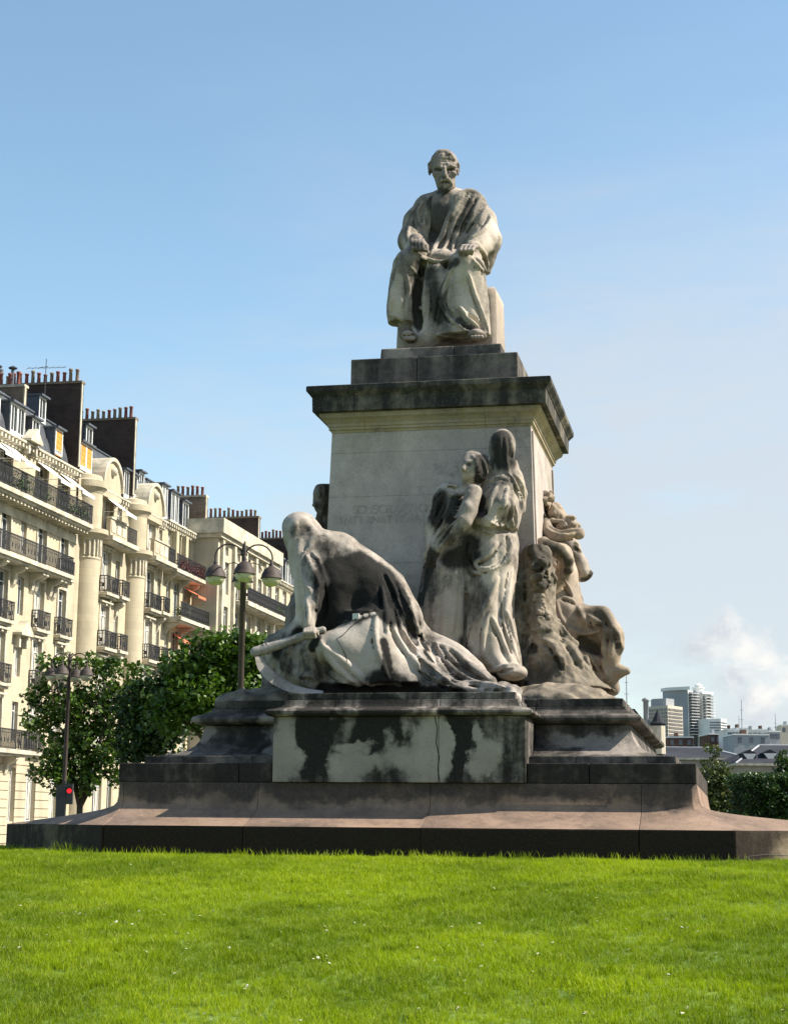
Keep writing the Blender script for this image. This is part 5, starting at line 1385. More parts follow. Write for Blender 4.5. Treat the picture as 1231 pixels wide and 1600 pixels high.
def bld(name, y0, F, label):
    o = empty(name, world_mat=FRAME @ Matrix.Translation((F, y0, 0))); o2 = tag(o, label, 'building')
    # children are written in the square's frame; an inner offset is avoided by shifting meshes on linking
    return o2
class Shift:
    pass
def finish(b, F, y0):
    """children were built in frame coordinates: move them so that they hang off the building's own origin"""
    for ch in b.children:
        ch.location = (ch.location.x - F, ch.location.y - y0, ch.location.z)

# ---- house A: at the left edge ---------------------------------------------------
F = -30.0
A_ = bld('apartment_house', 40, F, 'cream apartment house at the left edge with white awnings and orange dormer blinds')
ya, yb = 40.0, 57.35
core(A_, F, ya, yb, 20.2)
cols = [(41.8, 1.15), (44.2, .75), (46.0, 1.15), (48.3, 1.15), (50.5, .72), (52.75, 1.15), (55.7, 1.05)]
holes = []
for k, z in enumerate(FL):
    for (y, w) in cols:
        hh = 2.35 if w > 1 else 1.9
        zz = z + (0.12 if w > 1 else .5)
        if k == 0: zz, hh = 1.5, 2.6
        holes.append((y, w, zz, zz + hh))
wall('wall', A_, m_fa, F, ya, yb, -.1, 17.1, holes)
for i, h in enumerate(holes):
    window(A_, F, *h, style=RL.choice([0, 1, 1]))
    k = i // len(cols)
    if h[1] > 1 and k > 0:
        surround(A_, F, *h, key=(k in (1, 2, 4)))
        if k in (2, 3) or (k == 1 and h[0] > 50): slab(A_, F, h[0] - .85, h[0] + .85, FL[k], .38, .14, 'sill_slab'); railing(A_, [(F, h[0] - .8), (F + .34, h[0] - .8), (F + .34, h[0] + .8), (F, h[0] + .8)], FL[k])
# balconies: first floor short run, fourth floor long, fifth floor full
slab(A_, F, 40.2, 50.9, FL[1], .9); railing(A_, [(F + .85, 40.3), (F + .85, 50.8), (F, 50.8)], FL[1])
slab(A_, F, 40.2, 55.0, FL[4], .95); railing(A_, [(F + .9, 40.3), (F + .9, 54.9), (F, 54.9)], FL[4])
railing(A_, [(F + .34, 55.05), (F + .34, 56.45), (F, 56.45)], FL[4]); slab(A_, F, 55.02, 56.5, FL[4] - .02, .38, .14)
for y in (47.2, 49.4, 51.6, 52.0, 53.9, 54.4): corbel(A_, F, y, FL[4] - .33, .75, 1.1, .3)
for y in (47.1, 49.5): corbel(A_, F, y, FL[1] - .33, .7, 1.0, .3)
slab(A_, F, ya, yb - .1, 17.3, 1.0, .22, 'top_balcony_slab'); railing(A_, [(F + .95, ya), (F + .95, yb - .2), (F, yb - .2)], 17.3, 1.05)
k_ = MB()
for i in range(40): k_.box((F + .01, ya + .1 + i * .43, 16.80), (F + .78, ya + .27 + i * .43, 16.955))
tag(k_.build('modillions', m_trim, A_), kind='stuff')
MB().box((F, ya, 16.3), (F + .08, yb, 16.78)).build('frieze', m_trim, A_)
# set-back fifth floor
F5 = F - .12
h5 = [(y, w, 17.45, 17.45 + (2.15 if w > 1 else 1.4)) for (y, w) in cols]
wall('upper_wall', A_, m_fa, F5, ya, yb, 17.32, 19.9, h5)
for h in h5: window(A_, F5, *h, style=0)
cornice(A_, F5, ya, yb, 20.25, .4)
for (y, w) in cols[2:]:
    if w > 1: awning(A_, F5, y, 1.75, 19.75, 1.35, 1.0)
# small pediment aedicule over the narrow window
for (zc, ww) in ((20.35, 1.5), (10.55, 1.45)):
    MB().prism([(50.5 - ww / 2, zc), (50.5 + ww / 2, zc), (50.5 + ww / 2, zc + .12), (50.5, zc + .75), (50.5 - ww / 2, zc + .12)], 'x', F + .0, F + .5).build('pediment', m_trim, A_)
    MB().box((F + .01, 50.5 - ww * .36, zc - .6), (F + .3, 50.5 - ww * .24, zc - .002)).build('bracket', m_trim, A_); MB().box((F + .01, 50.5 + ww * .24, zc - .6), (F + .3, 50.5 + ww * .36, zc - .002)).build('bracket', m_trim, A_)
mansard(A_, F5, ya, yb)
dormer(A_, F - .35, 47.0, 1.6, 20.5, 22.2, twin=True); dormer(A_, F - .35, 49.9, 1.7, 20.55, 22.2, twin=True); dormer(A_, F - .4, 52.3, .95, 20.6, 22.05)
dormer(A_, F - .35, 55.25, 1.0, 20.45, 22.2, 'o', sill=.35)
dormer(A_, F - 1.1, 54.6, .9, 22.35, 23.85, sill=.1); dormer(A_, F - 1.1, 48.6, .9, 22.4, 23.8)
chimney(A_, -34.5, -30.7, 51.2, 51.6, 20.5, 23.55, 7, m_brick2, seed=1); chimney(A_, -35.2, -30.05, 57.2, 57.6, 20.6, 25.3, 13, seed=2)
chimney(A_, -35.0, -31.3, 45.2, 45.6, 21.5, 25.2, 9, seed=12)
for (x, y, h_) in ((-32.3, 51.4, 1.0), (-31.5, 51.5, .9)):
    MB().tube([(x, y, 23.6), (x, y, 23.68 + h_)], .09, 8).lathe([(.22, .0), (.24, .05), (.05, .16)], 10, (x, y), z0=23.72 + h_).build('flue_cowl', m_zinc, A_)
an = MB(); ax_, ay_ = -31.9, 56.6
an.tube([(ax_, ay_, 23), (ax_, ay_, 26.6)], .022, 5); an.tube([(ax_ - .7, ay_ - .9, 25.85), (ax_ + .75, ay_ + 1.0, 26.35)], .014, 4); an.tube([(ax_ - .7, ay_ + .5, 26.25), (ax_ + .2, ay_ - .2, 26.1)], .012, 4)
for i in range(7): t_ = -.6 + i * .2; c_ = Vector((ax_ + t_ * 1.1, ay_ + t_ * 1.4, 26.1 + t_ * .38)); an.tube([c_ + Vector((.22, -.2, 0)), c_ - Vector((.22, -.2, 0))], .009, 4)
an.tube([(ax_ - .3, ay_, 25.0), (ax_ + 2.0, ay_ + .3, 24.95)], .01, 4)
an.build('aerial', m_iron, A_)
for (a, b_, sd) in ((53.6, 56.5, 1), (50.9, 51.5, 2), (47.0, 49.2, 3)): flowers(A_, F + .75, a, b_, 17.5, sd, 0)
# rusticated courses on the ground floor
for i in range(11):
    z = .05 + i * .42; edges_ = [ya] + sum([[y - w / 2 - .01, y + w / 2 + .01] for (y, w) in cols], []) + [yb - .02]
    if z + .4 < 1.5 or z > 4.1: MB().box((F + .002, ya, z), (F + .06, yb - .02, z + .385)).build('stone_course', m_fa, A_)
    else:
        for a, b_ in zip(edges_[::2], edges_[1::2]): MB().box((F + .002, a, z), (F + .06, b_, z + .385)).build('stone_course', m_fa, A_)
finish(A_, F, 40)

# ---- house B: two round bays with arched gables --------------------------------------
B_ = bld('bay_house', 57.35, F, 'pale stone apartment house with two tall round bays and two arched gables')
ya, yb = 57.36, 71.6
core(B_, F, ya, yb, 20.2, mat=m_fb)
cols = [(61.9, 1.35), (63.75, .72), (69.2, 1.35), (70.95, .62)]
holes = []
for k, z in enumerate(FL + [17.3]):
    for (y, w) in cols:
        hh = 2.3 if w > 1 else 1.7; zz = z + (.12 if w > 1 else .45)
        if k == 0: zz, hh = 1.6, 2.4
        holes.append((y, w, zz, zz + hh))
wall('wall', B_, m_fb, F, ya, yb, -.1, 20.0, holes)
for i, h in enumerate(holes):
    k = i // 4; window(B_, F, *h, style=RL.choice([0, 1, 1]))
    if h[1] > 1 and k > 0: surround(B_, F, *h)
    if h[1] > 1 and k in (2, 3, 4): slab(B_, F, h[0] - .95, h[0] + .95, FL[k], .5, .16); railing(B_, [(F, h[0] - .9), (F + .45, h[0] - .9), (F + .45, h[0] + .9), (F, h[0] + .9)], FL[k])
    if h[1] < 1 and k in (3, 4): slab(B_, F, h[0] - .75, h[0] + .55, FL[k] + .02, .62, .16); railing(B_, [(F, h[0] - .7), (F + .58, h[0] - .7), (F + .58, h[0] + .5), (F, h[0] + .5)], FL[k] + .02); corbel(B_, F, h[0] - .1, FL[k] - .3, .5, .9, .3)
for cy in (58.8, 66.1):
    r0 = 0.86
    pr = [(r0 + .06, -.1), (r0 + .06, 1.2), (r0, 1.3), (r0, 15.6), (r0 + .05, 15.7), (r0, 15.8), (r0, 16.6), (r0 + .12, 16.8), (r0 + .3, 17.0), (r0 + .42, 17.05), (r0 + .42, 17.3), (r0 + .02, 17.34), (r0 + .02, 19.3), (r0 + .08, 19.45), (r0 + .2, 19.6), (r0 + .26, 19.65), (r0 + .26, 20.0), (r0 + .05, 20.1), (r0 - .05, 20.35), (0, 20.6)]
    t_ = MB().lathe(pr, 26, (F - .1, cy), -PI / 2 - .2, PI / 2 + .2); t_.build('round_bay', m_fb, B_, False)
    cp_ = MB()
    for i in range(9):
        an_ = -1.2 + i * .3; c0 = (F - .1 + (r0 + .05) * math.cos(an_), cy + (r0 + .05) * math.sin(an_)); cp_.tube([(c0[0], c0[1], 15.85), (c0[0], c0[1], 16.75)], .07, 6)
    cp_.build('capital', m_trim, B_)
for (a, b_) in ((60.3, 64.6), (67.6, 71.55)):
    slab(B_, F, a, b_, 17.3, .95, .25, 'top_balcony_slab')
    MB().box((F + .55, a, 17.31), (F + .8, a + 2.6, 18.25)).build('parapet', m_fb, B_); MB().box((F + .5, a - .02, 18.255), (F + .86, a + 2.66, 18.36)).build('parapet_coping', m_trim, B_)
    for q_ in (a + .45, a + 1.3, a + 2.1): MB().box((F + .805, q_ - .3, 17.5), (F + .83, q_ + .3, 18.1)).build('parapet_panel', m_trim, B_)
    railing(B_, [(F + .8, a + 2.65), (F + .8, b_ - .05)], 17.3)
    cy = a + 1.35; rr = 1.45
    # arched gable: half round wall piece with a projecting hood
    arc = [(cy + rr * math.cos(th), 20.2 + rr * 1.12 * math.sin(th)) for th in np.linspace(0, PI, 17)]
    MB().prism([(cy + rr, 19.6)] + arc + [(cy - rr, 19.6)], 'x', F - .4, F + .28).build('gable', m_fb, B_)
    hood = MB(); n0 = 17
    for th in np.linspace(0, PI, n0):
        for (rq, xq) in ((rr + .02, F - 1.6), (rr + .16, F - 1.6), (rr + .16, F + .42), (rr - .02, F + .42), (rr - .02, F + .285)): hood.v.append((xq, cy + rq * math.cos(th), 20.2 + rq * 1.12 * math.sin(th)))
    for i in range(n0 - 1):
        for j in range(4): hood.f.append((i * 5 + j, i * 5 + j + 1, i * 5 + 6 + j, i * 5 + 5 + j))
    hood.build('arched_hood', m_trim, B_)
    MB().lathe([(0, -.25), (.22, -.2), (.3, 0), (.22, .2), (0, .3)], 8, (F + .3, cy), z0=21.2).build('shell_ornament', m_trim, B_, True)
cornice(B_, F, 67.55 - 7.1, 64.7, 20.0, .3); cornice(B_, F, 67.6, 71.6, 20.0, .3)
awning(B_, F, 61.9, 1.7, 19.75, 1.35, 1.0)
mansard(B_, F - .1, ya + .3, yb, top=24.3)
dormer(B_, F - .25, 58.9, 1.75, 20.45, 22.2, 'o', twin=True, sill=.2); dormer(B_, F - 1.05, 61.2, 1.0, 22.3, 23.8)
dormer(B_, F - .3, 65.9, 1.7, 20.4, 22.1, twin=True); dormer(B_, F - .5, 67.4, .9, 20.8, 22.2); dormer(B_, F - 1.1, 70.2, .9, 21.6, 23.0)
chimney(B_, -35.0, -30.1, 65.9, 66.3, 20.7, 25.35, 13, seed=3)
finish(B_, F, 57.35)

# ---- house C ------------------------------------------------------------------------------
C_ = bld('balcony_house', 71.6, F, 'buff apartment house with deep planted balconies and small orange awnings beside the round bays')
ya, yb = 71.61, 77.6
core(C_, F, ya, yb, 20.2, mat=m_fd)
cols = [(72.7, .8), (74.3, 1.2), (76.4, 1.2)]
holes = [(y, w, z + .12, z + 2.4) for z in FL + [17.3] for (y, w) in cols]
wall('wall', C_, m_fd, F, ya, yb, -.1, 20.0, holes)
for h in holes: window(C_, F, *h, style=RL.choice([0, 1]))
for k, (z, d) in enumerate(((17.15, .9), (14.1, 1.25), (11.0, 1.1), (7.95, .6), (4.8, .6))):
    slab(C_, F, ya + .05, yb - .03, z, d, .22); railing(C_, [(F + d - .05, ya + .1), (F + d - .05, yb - .1)], z)
    for y in (ya + .5, 74.9, yb - .5): corbel(C_, F, y, z - .35, d * .7, .8)
cornice(C_, F, ya, yb, 20.2, .35)
for y in (73.4, 75.3): MB().box((F + .01, y - .25, 17.3), (F + .3, y + .25, 19.75)).build('pilaster', m_fd, C_)
awning(C_, F, 76.4, 1.6, 16.5, 1.0, .55, m_coral); awning(C_, F, 74.3, 1.5, 12.9 + .4, .8, .5, m_coral)
for (a, b_, z, sd, c_) in ((72.2, 77.2, 17.3, 5, 1), (74.5, 77.4, 14.2, 6, 0), (72.3, 73.6, 14.3, 7, 2)): flowers(C_, F + .8, a, b_, z, sd, c_)
mansard(C_, F - .05, ya, yb + .1)
dormer(C_, F - .35, 72.5, 1.1, 20.4, 22.6, twin=True); dormer(C_, F - .35, 74.5, 1.5, 20.4, 22.5, twin=True); dormer(C_, F - .35, 76.7, 1.2, 20.4, 22.3)
chimney(C_, -34.0, -29.9, 79.4, 79.9, 20.2, 23.2, 11, m_brick2, seed=4)
finish(C_, F, 71.6)

# ---- house D: projecting flat topped block ---------------------------------------------------
FD = -28.35
D_ = bld('flat_roofed_house', 77.6, FD, 'projecting flat topped cream apartment block with coral painted balcony frames behind the street lamp')
ya, yb = 77.62, 92.0
MB().box((FD - 12, ya, -.1), (FD - .4, yb, 20.6)).build('body', m_fc, D_)
MB().box((FD - .4, ya, -.1), (FD - .0, ya + .02, 20.6)).build('corner', m_fc, D_)
cols = [(79.6, 1.1), (82.4, 1.3), (85.0, 1.3), (87.6, 1.3), (90.3, 1.3)]
holes = [(y, w, z + .12, z + 2.3) for z in [1.2, 4.4, 7.4, 10.4, 13.4, 16.4] for (y, w) in cols]
wall('wall', D_, m_fc, FD, ya, yb, -.1, 20.3, holes + [(y, .7, 19.15, 19.75) for (y, w) in cols], .26)
for h in holes: window(D_, FD, *h, style=RL.choice([0, 1]))
for (y, w) in cols: window(D_, FD, y, .7, 19.15, 19.75)
m = MB().box((FD - 2.2, ya - .45, 20.32), (FD + .5, yb + .2, 21.3)); m.box((FD - 2.0, ya - .25, 20.05), (FD + .3, yb + .1, 20.318)); m.build('flat_cornice', m_trim, D_)
for y in (78.3, 81.0, 83.7, 86.3, 88.95): MB().box((FD + .002, y - .22, 12.2), (FD + .22, y + .22, 20.04)).build('pilaster', m_trim, D_)
for k, (z, a) in enumerate(((16.3, 81.2), (13.2, 81.2), (10.2, 84.0))):
    slab(D_, FD, a, yb - .05, z, 1.1, .28); railing(D_, [(FD, a + .05), (FD + 1.05, a + .05), (FD + 1.05, yb - .1)], z)
for z in (13.2, 10.2):
    for y in (84.0, 86.6, 89.2, 91.6): MB().box((FD + .6, y - .08, z - 2.75), (FD + 1.0, y + .08, z - .43)).build('coral_post', m_coral, D_)
    MB().box((FD + .58, 83.9, z - .75), (FD + 1.03, 91.8, z - .43)).build('coral_beam', m_coral, D_)
flowers(D_, FD + .85, 86.5, 89.5, 13.5, 9, 0); flowers(D_, FD + .85, 88.5, 90.5, 16.5, 10, 0)
chimney(D_, -37.0, -29.75, 91.8, 92.4, 19.5, 24.0, 20, seed=5)
finish(D_, FD, 77.6)

# ---- house E and the ones beyond --------------------------------------------------------------
for n_, (ya, yb, lab, sd) in enumerate(((92.55, 106.0, 'cream mansard roofed house with white dormers left of the hooded statue head', 21), (106.02, 124.0, 'farther cream mansard roofed house just visible behind the hooded statue', 22), (124.02, 150.0, 'farthest house of the terrace, almost hidden by the hooded statue', 23))):
    E_ = bld('mansard_house', ya, F, lab)
    core(E_, F, ya, yb, 20.2, mat=m_fa)
    cols = [(ya + 1.4 + i * 2.25, 1.2) for i in range(int((yb - ya - 1.5) / 2.25))]
    holes = [(y, w, z + .12, z + 2.35) for z in FL + [17.3] for (y, w) in cols]
    wall('wall', E_, m_fa, F, ya, yb, -.1, 20.0, holes)
    for h in holes[len(cols) * 2:]: window(E_, F, *h, style=RL.choice([0, 1]))
    for z in (17.15, 14.1, 8.0): slab(E_, F, ya + .05, yb - .05, z, .9, .2); railing(E_, [(F + .85, ya + .1), (F + .85, yb - .1)], z, step=.2)
    cornice(E_, F, ya, yb, 20.2, .4); mansard(E_, F, ya, yb)
    for i, (y, w) in enumerate(cols): dormer(E_, F - .35, y, 1.2 if i % 2 else 1.7, 20.4, 22.3, twin=not i % 2)
    chimney(E_, -34.6, -30.6, yb - .6, yb - .1, 20.5, 24.7, 12, seed=sd)
    finish(E_, F, ya)
# ================================================================== STREET LAMPS, TRAFFIC LIGHT, TREES
m_lampm = simple('lamp_brown_iron', (0.040, 0.025, 0.020), .7, vary=.25, nscale=3)
m_lglass, t, b = new_mat('lamp_bowl_glass')
b.inputs['Base Color'].default_value = (.50, .48, .36, 1); b.inputs['Roughness'].default_value = .25; b.inputs['Subsurface Weight'].default_value = .2
g = t.add('ShaderNodeTexCoord').outputs['Object']; n = t.noise(g, 6, 4, .6)
t.l.new(t.mix(t.smooth(n, .35, .7), (.50, .48, .36), (.30, .28, .17)), b.inputs['Base Color'])
def lamp(lp, hgt, rz, label):
    o = empty('street_lamp', world_mat=FRAME @ Matrix.Translation(lp) @ Matrix.Rotation(rz, 4, 'Z')); tag(o, label, 'street lamp', 'street lamps with three bell shaped heads')
    H_ = hgt; zt = H_ - .75
    MB().lathe([(0.22, 0), (.22, .15), (.17, .25), (.15, 1.0), (.17, 1.06), (.10, 1.2), (.085, 3.0), (.075, zt), (.10, zt + .02), (.10, zt + .07), (.06, zt + .12), (.06, zt + .34), (.095, zt + .36), (.095, zt + .42), (.05, zt + .46), (.07, zt + .5), (.045, zt + .54), (.055, zt + .56), (.0, H_)], 14).build('post', m_lampm, o, True)
    for k in range(4):
        a = k * PI / 2; ca, sa = math.cos(a), math.sin(a); R_ = .74
        pts = []
        for i in range(15):
            th = PI * (1 - i / 14.0); r = R_ / 2 + .02 + (R_ / 2) * math.cos(th); z = zt + .30 + .36 * math.sin(th)
            pts.append((r * ca, r * sa, z))
        pts.append((R_ * ca, R_ * sa, zt + .16))
        MB().tube(pts, .022, 6).tube([(.03 * ca, .03 * sa, zt + .05), (.25 * ca, .25 * sa, zt + .17), (.42 * ca, .42 * sa, zt + .12), (.5 * ca, .5 * sa, zt - .05)], .014, 5).build('arm', m_lampm, o, True)
        h = MB().lathe([(0, .19), (.035, .18), (.04, .10), (.07, .07), (.05, .03), (.10, -.01), (.19, -.08), (.255, -.20), (.275, -.30), (.29, -.31), (.29, -.335), (.26, -.335), (.24, -.3), (0, -.28)], 20)
        hd_ = h.build('lamp_head', m_lampm, o, True); hd_.location = (R_ * ca, R_ * sa, zt + .08)
        MB().lathe([(.255, -.32), (.25, -.38), (.215, -.46), (.14, -.52), (0, -.545)], 18).build('glass_bowl', m_lglass, hd_, True)
    return o
def wp(px, D):
    """local-frame x, y of the spot at camera distance D under photo column px"""
    d = ray(px, 1283)[0]; t_ = D / math.hypot(d[0], d[1]); return (CAM_L[0] + d[0] * t_, CAM_L[1] + d[1] * t_)
a_, b_ = wp(371, 44); lamp((a_, b_, 0), 8.95, ANG + .12, 'brown iron street lamp with bell shaped heads rising just left of the scythe')
a_, b_ = wp(98.5, 69); lamp((a_, b_, 0), 8.35, ANG - .2, 'street lamp in front of the left tree, above the red traffic light')
a_, b_ = wp(100, 68)
tl = empty('traffic_light', world_mat=FRAME @ Matrix.Translation((a_, b_, 0)) @ Matrix.Rotation(ANG, 4, 'Z')); tag(tl, 'dark traffic light showing red at the foot of the left street lamp', 'traffic light')
MB().tube([(0, 0, 0), (0, 0, 3.1)], .06, 8).build('post', m_iron, tl)
MB().box((-.32, -.12, 1.1), (.05, .12, 2.95)).box((.055, -.10, 2.2), (.32, .10, 3.0)).build('signal_box', m_iron, tl)
m_red, t, b = new_mat('red_signal'); b.inputs['Base Color'].default_value = (.5, .01, .015, 1); b.inputs['Emission Color'].default_value = (1, .01, .02, 1); b.inputs['Emission Strength'].default_value = .6
MB().prism([(.19 + .095 * math.cos(i * PI / 8), 2.72 + .095 * math.sin(i * PI / 8)) for i in range(16)], 'y', -.13, -.104).build('red_lens', m_red, tl)
MB().box((.06, -.24, 2.86), (.32, -.104, 2.9)).build('visor', m_iron, tl)

def leaf_mat(name, c1, c2, c3):
    m, t, b = new_mat(name)
    g = t.add('ShaderNodeNewGeometry'); ri = g.outputs['Random Per Island']
    n = t.noise(g.outputs['Position'], .7, 3, .6)
    c = t.mix(ri, c1, c2); c = t.mix(t.math('MULTIPLY', t.smooth(n, .45, .7), .7), c, c3)
    t.l.new(c, b.inputs['Base Color']); b.inputs['Roughness'].default_value = .42; b.inputs['Specular IOR Level'].default_value = .4
    tr = t.add('ShaderNodeBsdfTranslucent'); t.l.new(t.mix(1.0, c, (1.5, 1.7, .5), 'MULTIPLY'), tr.inputs[0])
    ms = t.add('ShaderNodeMixShader'); ms.inputs[0].default_value = .2
    out = [x for x in t.n if x.bl_idname == 'ShaderNodeOutputMaterial'][0]
    t.l.new(b.outputs[0], ms.inputs[1]); t.l.new(tr.outputs[0], ms.inputs[2]); t.l.new(ms.outputs[0], out.inputs[0])
    return m
m_leaf = leaf_mat('plane_leaf', (.036, .074, .009), (.085, .145, .016), (.018, .040, .007))
m_leaf2 = leaf_mat('dark_leaf', (.020, .045, .011), (.042, .080, .015), (.012, .028, .009))
m_bark = simple('bark', (.07, .055, .04), .9, vary=.3, nscale=4, bumpd=.02)
def leaves_mesh(name, clusters, per, size, mat, parent, seed, droop=.25):
    """clusters: (x, y, z, r); leaves sit in the cluster shells as bent four-cornered blades"""
    g = np.random.default_rng(seed); C_ = []
    for (x, y, z, r) in clusters:
        n = max(3, int(per * r * r)); d = g.normal(size=(n, 3)); d /= np.linalg.norm(d, axis=1)[:, None]
        rr = r * g.uniform(.25, 1.0, n) ** .5
        C_.append(np.array([x, y, z]) + d * rr[:, None] * np.array([1, 1, .8]))
    C_ = np.concatenate(C_); n = len(C_)
    a = g.normal(size=(n, 3)); a[:, 2] -= droop; a /= np.linalg.norm(a, axis=1)[:, None]
    u = g.normal(size=(n, 3)); u[:, 2] += 1.2; u -= a * (u * a).sum(1)[:, None]; u /= np.linalg.norm(u, axis=1)[:, None]
    w = np.cross(a, u); s_ = size * g.uniform(.6, 1.35, n)[:, None]
    V = np.stack([C_ - a * s_ * .5, C_ + w * s_ * .42 + u * s_ * .08, C_ + a * s_ * .6, C_ - w * s_ * .42 + u * s_ * .08], 1).reshape(-1, 3)
    me = bpy.data.meshes.new(name); me.vertices.add(4 * n); me.vertices.foreach_set('co', V.astype(np.float32).ravel())
    # two triangles folded along the midrib
    idx = np.arange(n)[:, None] * 4; tri = np.concatenate([idx + [0, 1, 2], idx + [0, 2, 3]], 1).reshape(-1)
    me.loops.add(len(tri)); me.loops.foreach_set('vertex_index', tri.astype(np.int32)); k = len(tri) // 3
    me.polygons.add(k); me.polygons.foreach_set('loop_start', np.arange(0, k * 3, 3, dtype=np.int32)); me.polygons.foreach_set('loop_total', np.full(k, 3, np.int32))
    me.update(calc_edges=True)
    return link_mesh(name, me, mat, parent)
def tree(name, lp, hgt, blobs, label, seed, per=150, size=.2, mat=None, trunk=.16, group=None, forks=4, cat='tree', ncl=60, crad=.5):
    """blobs: crown masses (dx, dy, z, rx, ry, rz); leaf clusters are strewn over them with gaps"""
    r_ = random.Random(seed); o = place(name, lp, label, cat, group)
    cl = []
    vol = sum(b_[3] * b_[4] * b_[5] for b_ in blobs)
    for (x, y, z, rx, ry, rz) in blobs:
        for _ in range(max(6, int(ncl * (rx * ry * rz) / vol * len(blobs)))):
            d = Vector((r_.gauss(0, 1), r_.gauss(0, 1), r_.gauss(0, 1))).normalized() * (r_.random() ** .42)
            cl.append((x + d.x * rx, y + d.y * ry, z + d.z * rz, crad * r_.uniform(.45, 1.2)))
    leaves_mesh('crown', cl, per, size, mat or m_leaf, o, seed)
    m = MB(); zc = min(b_[2] - b_[5] for b_ in blobs)
    fz = max(.9, zc * .8)
    m.tube([(0, 0, -.1), (.02, 0, fz * .5), (0, .02, fz)], [trunk * 1.35, trunk, trunk * .9], 10)
    for i in range(forks):
        b_ = r_.choice(blobs); e = Vector((b_[0] + r_.uniform(-.4, .4) * b_[3], b_[1] + r_.uniform(-.4, .4) * b_[4], b_[2] + r_.uniform(-.1, .4) * b_[5])); s_ = Vector((0, 0, fz - .1))
        mid = s_.lerp(e, .5) + Vector((r_.uniform(-.2, .2), r_.uniform(-.2, .2), .3)); m.tube([s_, mid, e], [trunk * .6, trunk * .38, trunk * .12], 7)
        for j in range(3):
            c_ = r_.choice(cl); m.tube([mid.lerp(e, r_.random()), Vector(c_[:3])], [trunk * .2, trunk * .05], 5)
    m.build('trunk', m_bark, o, True)
    return o
def blob_px(D, lst, base):
    """crown masses outlined in the photo (px, py, rx_px, ry_px) at distance D, relative to the tree base"""
    out = []
    for (px, py, rx, ry, dd) in lst:
        x, y = wp(px, D + dd); d = ray(px, py)[0]; t_ = (D + dd) / math.hypot(d[0], d[1]); z = CAMZ + d[2] * t_; s_ = (D + dd) / 2645.0
        out.append((x - base[0], y - base[1], z, rx * s_, rx * s_ * .9, ry * s_))
    return out
def ptree(px, D, lst, **kw):
    x, y = wp(px, D); lp = (x, y, 0); return lp, blob_px(D, lst, lp)
lp, bl_ = ptree(124, 75, [(75, 1048, 34, 26, 0), (120, 1040, 40, 22, .5), (175, 1050, 42, 28, 0), (70, 1100, 38, 34, .3), (120, 1095, 50, 40, 0), (185, 1105, 46, 40, 0), (95, 1150, 52, 36, .4), (160, 1160, 52, 40, 0), (75, 1195, 36, 30, 0), (125, 1205, 46, 34, 0), (170, 1205, 34, 26, 0), (90, 1222, 34, 18, 0), (45, 1125, 14, 30, 0), (215, 1060, 14, 20, 0)], )
tree('plane_tree', lp, 8, bl_, 'bright leafy young tree on the left behind the farther street lamp', 31, per=170, size=.20, trunk=.15, ncl=34, crad=.40, forks=8)
lp, bl_ = ptree(232, 64, [(215, 1110, 40, 46, 0), (255, 1080, 40, 40, 0), (250, 1130, 50, 44, 0), (215, 1160, 34, 34, 0), (275, 1040, 24, 34, 0)])
tree('plane_tree', lp, 8, bl_, 'dark leafy tree between the left tree and the stepped pedestal tiers', 32, per=210, size=.17, mat=m_leaf2, ncl=80, crad=.42)
lp, bl_ = ptree(350, 58, [(290, 1045, 36, 44, 0), (330, 1030, 40, 42, 0), (385, 1025, 42, 38, 0), (410, 1035, 30, 42, 0), (310, 1090, 60, 50, 0), (380, 1085, 60, 50, 0), (260, 1110, 30, 40, 0), (360, 1005, 30, 18, 0), (430, 1050, 30, 40, 0)])
tree('plane_tree', lp, 8, bl_, 'dense dark green tree behind the pole of the near street lamp', 33, per=210, size=.17, mat=m_leaf, ncl=80, crad=.42)
# ================================================================== FAR SIDE ON THE RIGHT: trees, hedge, slate roofs, towers
def wpz(px, py, D):
    d = ray(px, py)[0]; t_ = D / math.hypot(d[0], d[1]); return (CAM_L[0] + d[0] * t_, CAM_L[1] + d[1] * t_, CAMZ + d[2] * t_)
WANG = ANG   # rotate back to the camera's own axes so that far blocks can face it obliquely
def far_root(name, px, D, rz, label, cat, group=None):
    x, y = wp(px, D); o = empty(name, world_mat=FRAME @ Matrix.Translation((x, y, 0)) @ Matrix.Rotation(ANG + rz, 4, 'Z')); return tag(o, label, cat, group)
def zz(py, D, px=1100):
    return wpz(px, py, D)[2]
# hedge ---------------------------------------------------------------
D = 62; s_ = D / 2645.0
hx0, hx1 = 1152, 1262
lp = wp(1205, D) + (0,)
hg = empty('hedge', world_mat=FRAME @ Matrix.Translation(lp) @ Matrix.Rotation(ANG, 4, 'Z')); tag(hg, 'dark clipped hedge right of the monument with a bright trimmed top', 'hedge')
W_ = 110 * s_; H_ = zz(1209, D)
cl = []; r_ = random.Random(4)
for i in range(620):
    f = r_.random()
    x = r_.uniform(-W_ / 2, W_ / 2); 
    if f < .55: y, z = -1.2 + r_.uniform(-.12, .2), r_.uniform(0, H_)
    elif f < .9: y, z = r_.uniform(-1.2, 1.2), H_ - r_.uniform(0, .16)
    else: x = -W_ / 2 + r_.uniform(-.1, .2); y, z = r_.uniform(-1.2, 1.2), r_.uniform(0, H_)
    cl.append((x, y, z - .1, .2))
leaves_mesh('foliage', cl, 900, .085, m_leaf2, hg, 44)
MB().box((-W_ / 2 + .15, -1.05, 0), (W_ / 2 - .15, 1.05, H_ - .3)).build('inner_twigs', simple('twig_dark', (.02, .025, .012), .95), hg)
m_olive = leaf_mat('olive_leaf', (.045, .062, .016), (.095, .110, .028), (.022, .034, .010))
